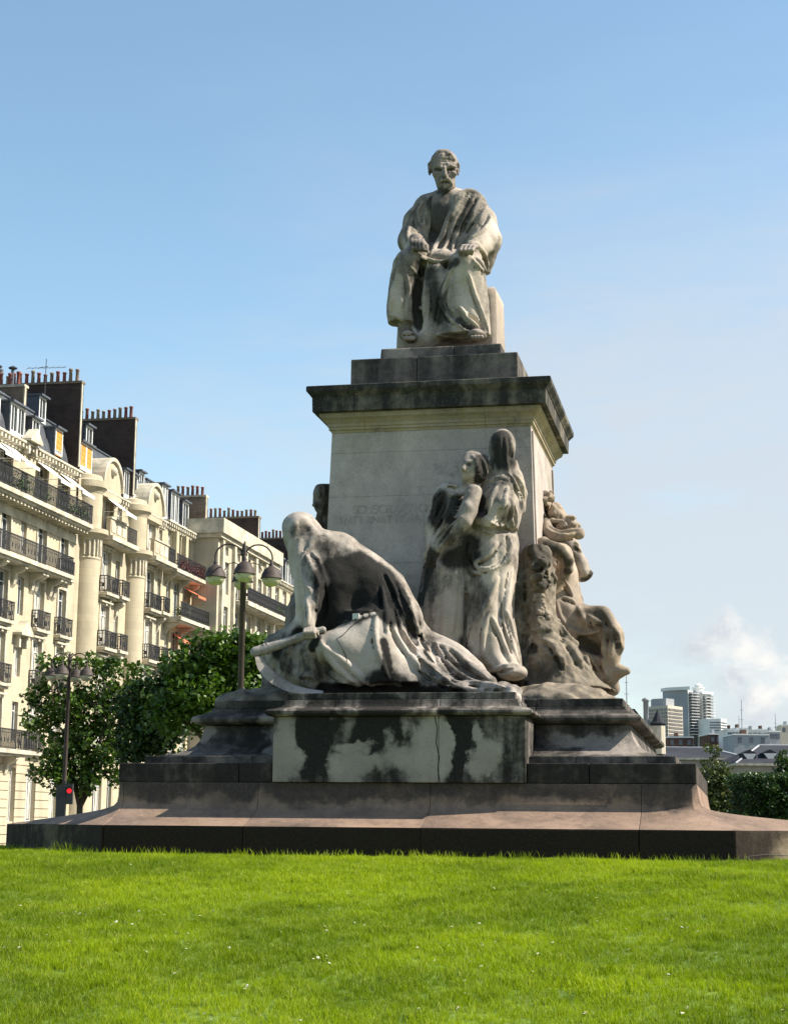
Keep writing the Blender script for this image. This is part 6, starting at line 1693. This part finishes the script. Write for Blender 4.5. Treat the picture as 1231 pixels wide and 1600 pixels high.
# weeping conical trees -----------------------------------------------------
lp, bl_ = ptree(1122, 66, [(1122, 1262, 34, 28, 0), (1122, 1235, 32, 32, 0), (1120, 1205, 24, 28, 0), (1116, 1182, 13, 18, 0), (1140, 1225, 18, 30, 0), (1100, 1225, 15, 34, 0), (1100, 1262, 24, 26, 0), (1145, 1265, 22, 22, 0)])
tree('weeping_tree', lp, 5, bl_, 'conical dark green tree with drooping branches between the pedestal and the clipped hedge', 45, per=420, size=.10, mat=m_olive, trunk=.10, ncl=70, crad=.20, forks=5)
lp, bl_ = ptree(1226, 80, [(1226, 1190, 12, 18, 0), (1230, 1205, 16, 18, 0)])
tree('small_tree', lp, 5, bl_, 'top of a small dark tree showing over the hedge at the right edge', 46, per=260, size=.14, mat=m_leaf2, trunk=.10, ncl=30, crad=.3, forks=3)
lp, bl_ = ptree(1170, 70, [(1165, 1268, 30, 18, 0)])
# slate roofed buildings ---------------------------------------------------
m_fslate = simple('far_slate', (.038, .040, .048), .95, vary=.25, nscale=.25)
m_fwall = simple('far_buff_wall', (.30, .27, .21), .9, vary=.2, nscale=.2)
m_fpale = simple('far_pale_concrete', (.66, .66, .64), .9, vary=.12, nscale=.1)
m_fgrey = simple('far_grey_concrete', (.30, .31, .33), .9, vary=.12, nscale=.1)
m_fbeige = simple('far_beige_panels', (.50, .44, .36), .9, vary=.1, nscale=.1)
m_fglass = simple('far_window_band', (.10, .11, .13), .3, vary=.2, nscale=.4)
m_fcopper = simple('far_roof_tile', (.12, .07, .055), .9, vary=.3, nscale=.4)
def hip_house(px0, px1, pyr, pye, D, depth, label, hipl=4.0, hipr=0.0, pyb=1290, dorm=(), rz=0.0, mat_w=None):
    s_ = D / 2645.0; pc = (px0 + px1) / 2; w = (px1 - px0) * s_ / 2; o = far_root('slate_roofed_house', pc, D, rz, label, 'building')
    ze, zr = zz(pye, D, pc), zz(pyr, D, pc)
    MB().box((-w + .2, 0.3, -.3), (w - .2, depth, ze - .25)).build('wall', mat_w or m_fwall, o)
    MB().box((-w - .1, .0, ze - .25), (w + .1, depth + .2, ze)).build('eaves', m_trim, o)
    m = MB(); m.v = [(-w, 0, ze), (w, 0, ze), (w, depth, ze), (-w, depth, ze), (-w + hipl, depth / 2, zr), (w - hipr, depth / 2, zr)]
    m.f = [(0, 1, 5, 4), (1, 2, 5), (2, 3, 4, 5), (3, 0, 4), (0, 3, 2, 1)]
    rf = m.build('roof', m_fslate, o)
    m = MB(); m.tube([(-w + hipl, depth / 2, zr), (w - hipr, depth / 2, zr)], .14, 5).tube([(-w, 0, ze), (-w + hipl, depth / 2, zr)], .12, 5)
    if hipr: m.tube([(w, 0, ze), (w - hipr, depth / 2, zr)], .2, 5)
    m.build('ridge', m_fgrey, rf)
    n = max(3, int(2 * w / 3.0))
    for i in range(n):
        x = -w + (i + .5) * 2 * w / n
        for zb in (ze - 3.2, ze - 6.8):
            if zb < 1: continue
            f = MB().box((x - .75, .22, zb), (x + .75, .296, zb + 2.1)).build('window', m_trim, o); MB().box((x - .6, .17, zb + .12), (x + .6, .218, zb + 1.98)).build('pane', m_fglass, f)
    for (px, py) in dorm:
        x = (px - pc) * s_; t_ = (pye - py) / (pye - pyr); y = depth / 2 * t_; z = ze + (zr - ze) * t_
        MB().prism([(x - .8, z + .5), (x, z + .9), (x + .8, z + .5), (x + .6, z - .2), (x - .6, z - .2)], 'y', y - .5, y + 1.8).build('dormer', m_fslate, o)
        MB().prism([(x - .75, z + .45), (x + .75, z + .45), (x + .3, z - .15), (x - .3, z - .15)], 'y', y - .62, y - .51).build('dormer_front', m_fpale, o)
    return o
hip_house(1040, 1168, 1164, 1184, 205, 16, 'long low slate roofed building behind the weeping tree, pale ridge at its right hip', 1.0, 3.2)
hip_house(1153, 1300, 1158, 1193, 190, 22, 'wide slate roofed building over the hedge with two small pale dormers', 5.0, 0, dorm=((1183, 1183), (1216, 1182)))
# turreted building close behind the pedestal's right flank
o = far_root('turret_house', 1020, 150, 0, 'grey building with sloping roof, tall round chimney and pointed turret just right of the pedestal', 'building')
s_ = 150 / 2645.0
def tx(px): return (px - 1020) * s_
z_ = lambda py: zz(py, 150, 1020)
m = MB().prism([(tx(985), -.3), (tx(1040), -.3), (tx(1040), z_(1160)), (tx(1034), z_(1158)), (tx(1010), z_(1132)), (tx(995), z_(1112)), (tx(985), z_(1112))], 'y', 1.0, 9.0); m.build('wall', m_fwall, o)
m = MB().prism([(tx(1042), z_(1160)), (tx(1042), z_(1157)), (tx(1012), z_(1128)), (tx(996), z_(1107)), (tx(985), z_(1107)), (tx(985), z_(1112)), (tx(995), z_(1112)), (tx(1010), z_(1132))], 'y', .6, 9.4); m.build('roof', m_fslate, o)
MB().lathe([(.24, z_(1140)), (.24, z_(1096)), (.34, z_(1095)), (.36, z_(1092)), (.22, z_(1091)), (.2, z_(1090))], 12, (tx(1013.5), .5)).build('round_chimney', m_fgrey, o, True)
MB().lathe([(.62, z_(1180)), (.62, z_(1133)), (.72, z_(1131)), (.72, z_(1129)), (.55, z_(1128)), (.5, z_(1126)), (.0, z_(1107))], 10, (tx(1031), .3)).build('turret', m_fslate, o)
MB().lathe([(.64, z_(1178)), (.64, z_(1134))], 10, (tx(1031), .3)).build('turret_wall', m_fbeige, o)
# the beige slab block
D = 520; s_ = D / 2645.0
o = far_root('office_block', 1050, D, .35, 'beige office block with long window bands in front of the tall grey tower', 'building')
z_ = lambda py: zz(py, D, 1050); tx = lambda px: (px - 1050) * s_
def quadblock(parent, name, mat, pts, z0, z1): return MB().prism(pts, 'z', z0, z1).build(name, mat, parent)
A0, B0, C0 = (tx(1046), 0.0), (tx(1087), 5.0), (tx(1034), 9.0)
quadblock(o, 'body', m_fbeige, [A0, B0, (tx(1087), 9), (tx(1040), 12), C0], -1, z_(1102))
quadblock(o, 'roof_house', m_fgrey, [(tx(1040), 7), (tx(1052), 3), (tx(1072), 5), (tx(1070), 9), (tx(1046), 10.5)], z_(1102), z_(1090))
nb = 9
for i in range(nb):
    za = z_(1102) - .9 - i * (z_(1102) - z_(1153)) / nb; zb = za - .62 * (z_(1102) - z_(1153)) / nb
    for (p, q, f0, f1) in ((A0, B0, .03, .97), (C0, A0, .03, .97)):
        p = np.array(p); q = np.array(q); d = (q - p) / np.linalg.norm(q - p); nrm = np.array([d[1], -d[0]]); a = p + (q - p) * f0; b_ = p + (q - p) * f1
        f = MB().prism([tuple(a + nrm * .12), tuple(b_ + nrm * .12), tuple(b_ + nrm * .0), tuple(a + nrm * .0)], 'z', zb, za).build('window_band', m_fglass, o)
        m = MB(); k = 12
        for j in range(1, k):
            c = a + (b_ - a) * j / k; m.tube([(c[0] + nrm[0] * .14, c[1] + nrm[1] * .14, zb), (c[0] + nrm[0] * .14, c[1] + nrm[1] * .14, za)], .12, 4)
        m.build('mullions', m_fbeige, f)
# the tall tower
D = 600; s_ = D / 2645.0
o = far_root('tower_block', 1090, D, .42, 'tall grey and white tower block with stacked balconies and round roof lantern', 'building')
z_ = lambda py: zz(py, D, 1090); tx = lambda px: (px - 1090) * s_ * 1.12
quadblock(o, 'side_wing', m_fgrey, [(tx(1066), 8), (tx(1080), 1.0), (tx(1080), 10), (tx(1068), 12)], -1, z_(1078))
quadblock(o, 'roof_slab', m_fpale, [(tx(1064.5), 7.4), (tx(1080), -.6), (tx(1082), 10.5), (tx(1067), 12.8)], z_(1078), z_(1073))
quadblock(o, 'front', m_fpale, [(tx(1080.3), .6), (tx(1096), 3.5), (tx(1096), 16), (tx(1080.3), 16)], -1, z_(1079))
quadblock(o, 'dark_shaft', m_fgrey, [(tx(1096.2), 5), (tx(1105), 5), (tx(1105), 16), (tx(1096.2), 16)], -1, z_(1077))
quadblock(o, 'front', m_fpale, [(tx(1105.2), 1.2), (tx(1125.5), 3.2), (tx(1125.5), 16), (tx(1105.2), 16)], -1, z_(1083))
quadblock(o, 'side', m_fgrey, [(tx(1125.7), 3.4), (tx(1128.5), 6), (tx(1128.5), 16), (tx(1125.7), 16)], -1, z_(1083))
quadblock(o, 'roof_slab', m_fpale, [(tx(1103), .2), (tx(1127), 2.4), (tx(1129.5), 17), (tx(1103), 17)], z_(1083), z_(1079.5))
MB().lathe([(1.9, z_(1079)), (1.9, z_(1073)), (2.3, z_(1072.6)), (2.3, z_(1071.5)), (1.2, z_(1071)), (1.2, z_(1068.5)), (1.5, z_(1068.2)), (.9, z_(1066)), (.1, z_(1065.5)), (.06, z_(1059))], 12, (tx(1112), 6)).build('roof_lantern', m_fpale, o)
for (xa, xb, top, bot, n, ym) in ((1083, 1095, 1084, 1148, 15, .4), (1107, 1112.5, 1089, 1122, 8, .6), (1116, 1124.5, 1089, 1122, 8, 1.6)):
    for i in range(n):
        py = top + (bot - top) * i / (n - 1)
        MB().box((tx(xa), ym - .1, z_(py)), (tx(xb), ym + 3.2, z_(py - 2.6))).build('window', m_fglass, o)
        MB().box((tx(xa) - .15, ym - 1.1, z_(py)), (tx(xb) + .15, ym + 2.6, z_(py - 1.0) - .02)).build('balcony', m_fpale, o)
quadblock(o, 'low_wing', m_fpale, [(tx(1094), -6), (tx(1110), -8), (tx(1128), -5), (tx(1128), 0.1), (tx(1094), 0.1)], -1, z_(1124))
for i in range(7):
    py = 1129 + i * 4.2
    MB().prism([(tx(1096), -6.3), (tx(1109.5), -8.1), (tx(1109.5), -7.8), (tx(1096), -6.0)], 'z', z_(py + 1.7), z_(py)).build('window_band', m_fglass, o)
    MB().prism([(tx(1111.5), -8.0), (tx(1127), -5.35), (tx(1127), -5.1), (tx(1111.5), -7.7)], 'z', z_(py + 1.7), z_(py)).build('window_band', m_fglass, o)
# roofscape between
r_ = random.Random(17)
k = 0
descs = ['small flat roofed pale house peeping over the slate ridge, directly right of the tower', 'red brown tiled roof low beside the foot of the tower', 'pale stepped roof house above the slate hip', 'pale flat block under the tall mast', 'long pale roof with two little dark windows near the right edge',
         'grey house with round topped chimney near the right edge', 'low grey roof cluster between the two slate buildings', 'beige tall end house at the far right edge', 'reddish low house at the foot of the beige office block']
for (xa, xb, pt, mat, dd) in ((1140, 1158, 1141, m_fpale, 300), (1112, 1138, 1148, m_fcopper, 310), (1155, 1172, 1139, m_fpale, 320), (1172, 1193, 1142, m_fpale, 305), (1190, 1210, 1141, m_fpale, 330), (1206, 1222, 1144, m_fgrey, 315), (1150, 1204, 1149, m_fgrey, 290), (1225, 1250, 1134, m_fbeige, 340), (1046, 1085, 1153, m_fcopper, 300)):
    s_ = dd / 2645.0; pc = (xa + xb) / 2; o = far_root('rooftop_house', pc, dd, r_.uniform(-.1, .1), descs[k], 'building'); k += 1
    w = (xb - xa) * s_ / 2; zt = zz(pt, dd, pc)
    MB().box((-w, 0, -1), (w, 8, zt)).build('wall', mat, o)
    MB().box((-w - .15, -.15, zt + .01), (w + .15, 8.1, zt + .25)).build('parapet', m_fpale, o)
    MB().box((-w * .4, 2, zt + .26), (-w * .1, 3.4, zt + 1.0)).build('chimney', m_fcopper if k % 2 else m_fgrey, o)
    for i in range(3):
        x = -w + (i + .5) * 2 * w / 3; MB().box((x - .3, -.08, zt - 1.25), (x + .3, -.004, zt - .35)).build('window', m_fglass, o)
for (px, pt, dd, lab) in ((1163, 1093, 300, 'tall thin aerial mast above the pale roofs right of the tower'), (982, 1046, 260, 'thin aerial mast rising behind the right flank of the pedestal'), (1158.5, 1118, 310, 'short thin aerial mast beside the tall one'), (1216, 1115, 320, 'thin aerial mast near the right edge of the roofscape')):
    o = far_root('aerial_mast', px, dd, 0, lab, 'aerial'); zt = zz(pt, dd, px)
    m = MB().tube([(0, 0, 0), (0, 0, zt * .8), (0, 0, zt)], [.16, .10, .05], 5)
    for i in range(3): m.tube([(-.5 + .1 * i, 0, zt * (.78 + .07 * i)), (.5 - .1 * i, 0, zt * (.78 + .07 * i))], .035, 4)
    m.build('mast', m_fgrey, o)
# ================================================================== GROUND
def lawn_z(x, y):
    """height of the ground in the local frame of the square"""
    dx = x - 0.4; dy = y
    # distance outward from the pedestal's footprint
    ox = max(abs(dx) - 7.4, 0.0); oy = max(abs(dy) - 6.4, 0.0)
    d = math.hypot(ox, oy)
    top = 1.13
    s = min(d / 11.0, 1.0)
    s = s * s * (3 - 2 * s) * 0.35 + s * 0.65
    base = top * (1 - s)
    if d > 11.0 or True:
        base += 0.035 * mnoise.noise(Vector((x * 0.35, y * 0.35, 0))) * min(d / 2, 1) + 0.012 * mnoise.noise(Vector((x * 1.3, y * 1.3, 3.0)))
    return base
m_soil, t, b = new_mat('lawn_turf')
gp = t.add('ShaderNodeNewGeometry').outputs['Position']
n = t.noise(gp, 0.7, 6, 0.6); n2 = t.noise(gp, 12, 4, 0.6)
c = t.mix(t.smooth(n, 0.35, 0.65), (0.075, 0.13, 0.012), (0.13, 0.20, 0.018))
c = t.mix(t.smooth(n2, 0.5, 0.8), c, (0.05, 0.075, 0.01))
t.l.new(c, b.inputs['Base Color']); b.inputs['Roughness'].default_value = 0.95
def grid_obj(name, xs, ys, zf, mat, parent=None):
    v = []; f = []
    for j, y in enumerate(ys):
        for i, x in enumerate(xs): v.append((x, y, zf(x, y)))
    nx = len(xs)
    for j in range(len(ys) - 1):
        for i in range(nx - 1):
            f.append((j * nx + i, j * nx + i + 1, (j + 1) * nx + i + 1, (j + 1) * nx + i))
    return pd_obj(name, v, f, mat, parent, True)
lawn = grid_obj('lawn', list(np.arange(-24, 26.1, 0.5)), list(np.arange(-31, 26.1, 0.5)), lambda x, y: lawn_z(x, y), m_soil)
lawn.matrix_world = FRAME; tag(lawn, kind='structure')
m_street = simple('street_asphalt', (0.055, 0.055, 0.056), 0.9, vary=0.15, nscale=1.2)
m_far = simple('far_ground', (0.10, 0.11, 0.08), 0.95, vary=0.2, nscale=0.02)
gr = pd_obj('ground', [(-3000, -400, -0.12), (3000, -400, -0.12), (3000, 5000, -0.12), (-3000, 5000, -0.12)], [(0, 1, 2, 3)], m_far)
gr.matrix_world = FRAME; tag(gr, kind='structure')
st = pd_obj('road', [(-26, -80, -0.105), (-12.5, -80, -0.105), (-12.5, 260, -0.105), (-26, 260, -0.105)], [(0, 1, 2, 3)], m_street); st.matrix_world = FRAME; tag(st, kind='structure')
mbp = MB().box((-30, -80, -0.3), (-26, 260, 0.02)); o = mbp.build('pavement', simple('pavement_grey', (0.28, 0.27, 0.25), 0.9, nscale=0.8)); o.matrix_world = FRAME; tag(o, kind='structure')

# grass blades: a blade tuft scattered by geometry nodes over the part of the lawn in view
def tuft_mesh(seed, n=9, h=0.062):
    r = random.Random(seed); v = []; f = []
    for i in range(n):
        a = r.uniform(0, 2 * PI); rad = r.uniform(0, 0.045); bx, by = rad * math.cos(a), rad * math.sin(a)
        hh = h * r.uniform(0.55, 1.25); la = r.uniform(0, 2 * PI); lean = r.uniform(0.1, 0.75) * hh; w = r.uniform(0.0018, 0.0032)
        wa = r.uniform(0, PI); wx, wy = w * math.cos(wa), w * math.sin(wa)
        lx, ly = lean * math.cos(la), lean * math.sin(la); k = len(v)
        v += [(bx - wx, by - wy, -0.005), (bx + wx, by + wy, -0.005), (bx + lx * .35 - wx * .8, by + ly * .35 - wy * .8, hh * .6), (bx + lx * .35 + wx * .8, by + ly * .35 + wy * .8, hh * .6), (bx + lx, by + ly, hh)]
        f += [(k, k + 1, k + 3, k + 2), (k + 2, k + 3, k + 4)]
    me = bpy.data.meshes.new('grass_tuft'); me.from_pydata(v, [], f); me.update()
    return me
m_grass, t, b = new_mat('grass_blade')
geo = t.add('ShaderNodeNewGeometry')
oi = t.add('ShaderNodeObjectInfo')
n = t.noise(geo.outputs['Position'], 0.55, 5, 0.6); n3 = t.noise(geo.outputs['Position'], 3.2, 3, 0.6)
c = t.mix(t.smooth(n, 0.36, 0.64), (0.145, 0.21, 0.002), (0.29, 0.36, 0.005))
c = t.mix(t.math('MULTIPLY', t.smooth(n3, 0.5, 0.72), 0.5), c, (0.095, 0.145, 0.003))
c = t.mix(t.math('MULTIPLY', t.smooth(oi.outputs['Random'], 0.86, 1.0), 0.6), c, (0.42, 0.42, 0.12))
t.l.new(c, b.inputs['Base Color']); b.inputs['Roughness'].default_value = 0.55; b.inputs['Specular IOR Level'].default_value = 0.3
tr = t.add('ShaderNodeBsdfTranslucent'); t.l.new(t.mix(1.0, c, (1.25, 1.35, 0.5), 'MULTIPLY'), tr.inputs[0])
ms = t.add('ShaderNodeMixShader'); ms.inputs[0].default_value = 0.42
out = [x for x in t.n if x.bl_idname == 'ShaderNodeOutputMaterial'][0]
t.l.new(b.outputs[0], ms.inputs[1]); t.l.new(tr.outputs[0], ms.inputs[2]); t.l.new(ms.outputs[0], out.inputs[0])

tcol = bpy.data.collections.new('grass_tufts')
for k in range(5):
    me = tuft_mesh(k + 1); me.materials.append(m_grass)
    ob = bpy.data.objects.new('grass_tuft', me); tcol.objects.link(ob)
# patch the blades grow on: a wedge of the lawn from under the camera's lower edge up to the slab
xs = np.arange(-7.6, 7.0, 0.25); ys = np.arange(-17.0, -5.3, 0.25)
v = []; f = []; idx = {}
def octin(x, y):
    if y < -5.42: return False
    return -5.9 < x < 6.9 and (y > -5.5 + max(0, x - 4.45)) and (y > -5.5 + max(0, -3.6 - x))
def inwedge(x, y):
    w = M0 + EX * x + EY * y
    return w[1] > 9.5 and abs(w[0]) < 0.27 * w[1] + 0.6
xs = np.arange(-9, 10.5, 0.25); ys = np.arange(-18.5, -1.0, 0.25)
for x in xs:
    for y in ys:
        if not inwedge(x + .12, y + .12) or octin(x + .12, y + .12): continue
        q = []
        for (a, b_) in ((x, y), (x + .25, y), (x + .25, y + .25), (x, y + .25)):
            k = (round(a * 4), round(b_ * 4))
            if k not in idx: idx[k] = len(v); v.append((a, b_, lawn_z(a, b_) + 0.002))
            q.append(idx[k])
        f.append(tuple(q))
me = bpy.data.meshes.new('grass'); me.from_pydata(v, [], f); me.materials.append(m_grass)
grass = bpy.data.objects.new('grass', me); COL.objects.link(grass); grass.matrix_world = FRAME
tag(grass, 'short bright green grass covering the lawn in front of the monument', 'grass', kind='stuff')
def scatter(obj, coll, density, smin, smax, seed):
    ng = bpy.data.node_groups.new('scatter', 'GeometryNodeTree')
    ng.interface.new_socket('Geometry', in_out='INPUT', socket_type='NodeSocketGeometry')
    ng.interface.new_socket('Geometry', in_out='OUTPUT', socket_type='NodeSocketGeometry')
    N = ng.nodes; L = ng.links
    gi = N.new('NodeGroupInput'); go = N.new('NodeGroupOutput')
    dp = N.new('GeometryNodeDistributePointsOnFaces'); dp.inputs['Density'].default_value = density; dp.inputs['Seed'].default_value = seed
    nz = N.new('ShaderNodeTexNoise'); nz.inputs['Scale'].default_value = 0.8; nz.inputs['Detail'].default_value = 4
    nz2 = N.new('ShaderNodeTexNoise'); nz2.inputs['Scale'].default_value = 3.2; nz2.inputs['Detail'].default_value = 2
    ci = N.new('GeometryNodeCollectionInfo'); ci.inputs[0].default_value = coll; ci.inputs[1].default_value = True; ci.inputs[2].default_value = True
    ip = N.new('GeometryNodeInstanceOnPoints'); ip.inputs['Pick Instance'].default_value = True
    rv = N.new('FunctionNodeRandomValue'); rv.data_type = 'FLOAT_VECTOR'; rv.inputs[0].default_value = (-.12, -.12, 0); rv.inputs[1].default_value = (.12, .12, 6.28)
    rs = N.new('FunctionNodeRandomValue'); rs.data_type = 'FLOAT'; rs.inputs[2].default_value = smin; rs.inputs[3].default_value = smax
    mr = N.new('ShaderNodeMapRange'); mr.inputs[1].default_value = 0.3; mr.inputs[2].default_value = 0.7; mr.inputs[3].default_value = 0.75; mr.inputs[4].default_value = 1.25
    mr2 = N.new('ShaderNodeMapRange'); mr2.inputs[1].default_value = 0.35; mr2.inputs[2].default_value = 0.7; mr2.inputs[3].default_value = 0.75; mr2.inputs[4].default_value = 1.3
    mu = N.new('ShaderNodeMath'); mu.operation = 'MULTIPLY'; mu2 = N.new('ShaderNodeMath'); mu2.operation = 'MULTIPLY'
    L.new(gi.outputs[0], dp.inputs['Mesh']); L.new(dp.outputs['Points'], ip.inputs['Points']); L.new(ci.outputs[0], ip.inputs['Instance'])
    L.new(rv.outputs[0], ip.inputs['Rotation']); L.new(nz.outputs[0], mr.inputs[0]); L.new(nz2.outputs[0], mr2.inputs[0])
    L.new(rs.outputs[1], mu.inputs[0]); L.new(mr.outputs[0], mu.inputs[1]); L.new(mu.outputs[0], mu2.inputs[0]); L.new(mr2.outputs[0], mu2.inputs[1])
    L.new(mu2.outputs[0], ip.inputs['Scale']); L.new(ip.outputs[0], go.inputs[0])
    md = obj.modifiers.new('scatter', 'NODES'); md.node_group = ng
if not globals().get("NOGRASS"): scatter(grass, tcol, 760, 0.62, 0.98, 3)

# taller blades left standing along the foot of the slab
v = []; f = []; r_ = random.Random(77)
for i in range(1500):
    t_ = r_.uniform(-6.0, 6.4)
    x = t_; y = -5.62 - abs(r_.gauss(0, .16)) - .05
    if x > 4.5: y += (x - 4.5)
    if x < -3.65: y += (-3.65 - x)
    if mnoise.noise(Vector((x * 1.1, 2.2, 0))) < -.1 and r_.random() < .8: continue
    z = lawn_z(x, y); h_ = r_.uniform(.06, .15) * (1 + .8 * max(0, mnoise.noise(Vector((x * .8, 7, 0))))); a = r_.uniform(0, 2 * PI); ln = r_.uniform(.1, .6) * h_; w = .003; k = len(v)
    wa = r_.uniform(0, PI); wx, wy = w * math.cos(wa), w * math.sin(wa)
    v += [(x - wx, y - wy, z - .01), (x + wx, y + wy, z - .01), (x + ln * .4 * math.cos(a) + wx, y + ln * .4 * math.sin(a) + wy, z + h_ * .6), (x + ln * .4 * math.cos(a) - wx, y + ln * .4 * math.sin(a) - wy, z + h_ * .6), (x + ln * math.cos(a), y + ln * math.sin(a), z + h_)]
    f += [(k, k + 1, k + 2, k + 3), (k + 3, k + 2, k + 4)]
tg = pd_obj('tall_grass', v, f, m_grass); tg.matrix_world = FRAME
tag(tg, 'longer uncut grass blades along the foot of the dark slab', 'grass', kind='stuff')
# daisies in the lawn -----------------------------------------------------
m_petal = simple('daisy_petal', (.75, .75, .72), .7, vary=.05); m_yolk = simple('daisy_heart', (.65, .45, .04), .7, vary=.05)
def daisy_mesh():
    m = MB(); n = 12
    for i in range(n):
        a = 2 * PI * i / n; ca, sa = math.cos(a), math.sin(a); k = len(m.v); w = .0036
        m.v += [(.003 * ca, .003 * sa, .058), (.011 * ca - w * sa, .011 * sa + w * ca, .060), (.0165 * ca, .0165 * sa, .056), (.011 * ca + w * sa, .011 * sa - w * ca, .060)]; m.f.append((k, k + 1, k + 2, k + 3))
    me = bpy.data.meshes.new('petals'); me.from_pydata(m.v, [], m.f); me.materials.append(m_petal)
    h = MB().lathe([(0, .064), (.004, .063), (.005, .059), (0, .057)], 8); me2 = bpy.data.meshes.new('heart'); me2.from_pydata(h.v, [], h.f); me2.materials.append(m_yolk)
    s_ = MB().tube([(0, 0, 0), (.002, .001, .03), (0, 0, .057)], .0012, 4); me3 = bpy.data.meshes.new('stalk'); me3.from_pydata(s_.v, [], s_.f); me3.materials.append(m_grass)
    return me, me2, me3
dm = daisy_mesh()
spots = [(412, 100), (240, 180), (64, 235), (202, 262), (241, 254), (262, 258), (286, 262), (310, 248), (310, 260), (350, 272), (376, 286), (370, 297), (404, 286), (424, 290), (453, 252), (500, 250), (508, 265), (525, 268), (641, 267), (690, 250), (622, 275), (40, 275), (150, 303), (182, 300), (148, 326), (219, 353), (122, 340), (370, 357), (466, 388), (466, 380), (454, 412), (509, 433), (568, 323), (598, 321), (595, 372), (603, 355), (568, 457), (1124, 190), (973, 215), (1027, 235), (925, 300), (897, 318), (1036, 305), (1045, 311), (1140, 285), (1180, 295), (1007, 390), (1013, 400), (1040, 390), (1048, 404), (1050, 412), (1003, 402), (1151, 420), (214, 509), (24, 335), (20, 350), (48, 350), (56, 373), (70, 371), (664, 583), (672, 600), (845, 583), (965, 598), (786, 500), (732, 368), (802, 487), (420, 330), (20, 365)]
pxs = [(x / 2.052, 1300 + y / 2.052) for x, y in spots]
r_ = random.Random(12)
pxs += [(r_.gauss(1000, 45), r_.gauss(1435, 18)) for _ in range(12)] + [(r_.uniform(620, 1231), r_.uniform(1385, 1590)) for _ in range(38)] + [(r_.gauss(760, 40), r_.gauss(1475, 14)) for _ in range(8)]
protod = None
for (px, py) in pxs:
    d = ray(px, py)[0]; lo_, hi_ = 6.0, 26.0; hit_ = None; tprev = None
    for t_ in np.arange(9, 24, .05):
        p = CAM_L + d * t_
        if p[2] < lawn_z(p[0], p[1]) + .05: hit_ = p; break
    if hit_ is None or hit_[1] > -5.7: continue
    mt = FRAME @ Matrix.Translation((hit_[0], hit_[1], lawn_z(hit_[0], hit_[1]) - .004)) @ Matrix.Rotation(r_.uniform(0, 6), 4, 'Z') @ Matrix.Rotation(r_.uniform(.1, .7), 4, 'X') @ Matrix.Scale(r_.uniform(.65, 1.05), 4)
    if protod is None:
        protod = empty('daisy', world_mat=mt); tag(protod, 'small white daisy with a yellow heart flowering in the short grass', 'daisy', 'daisies in the lawn')
        for nm, me in zip(('petals', 'heart', 'stalk'), dm): link_mesh(nm, me, None, protod)
    else:
        c = copy_tree(protod); c.matrix_world = mt
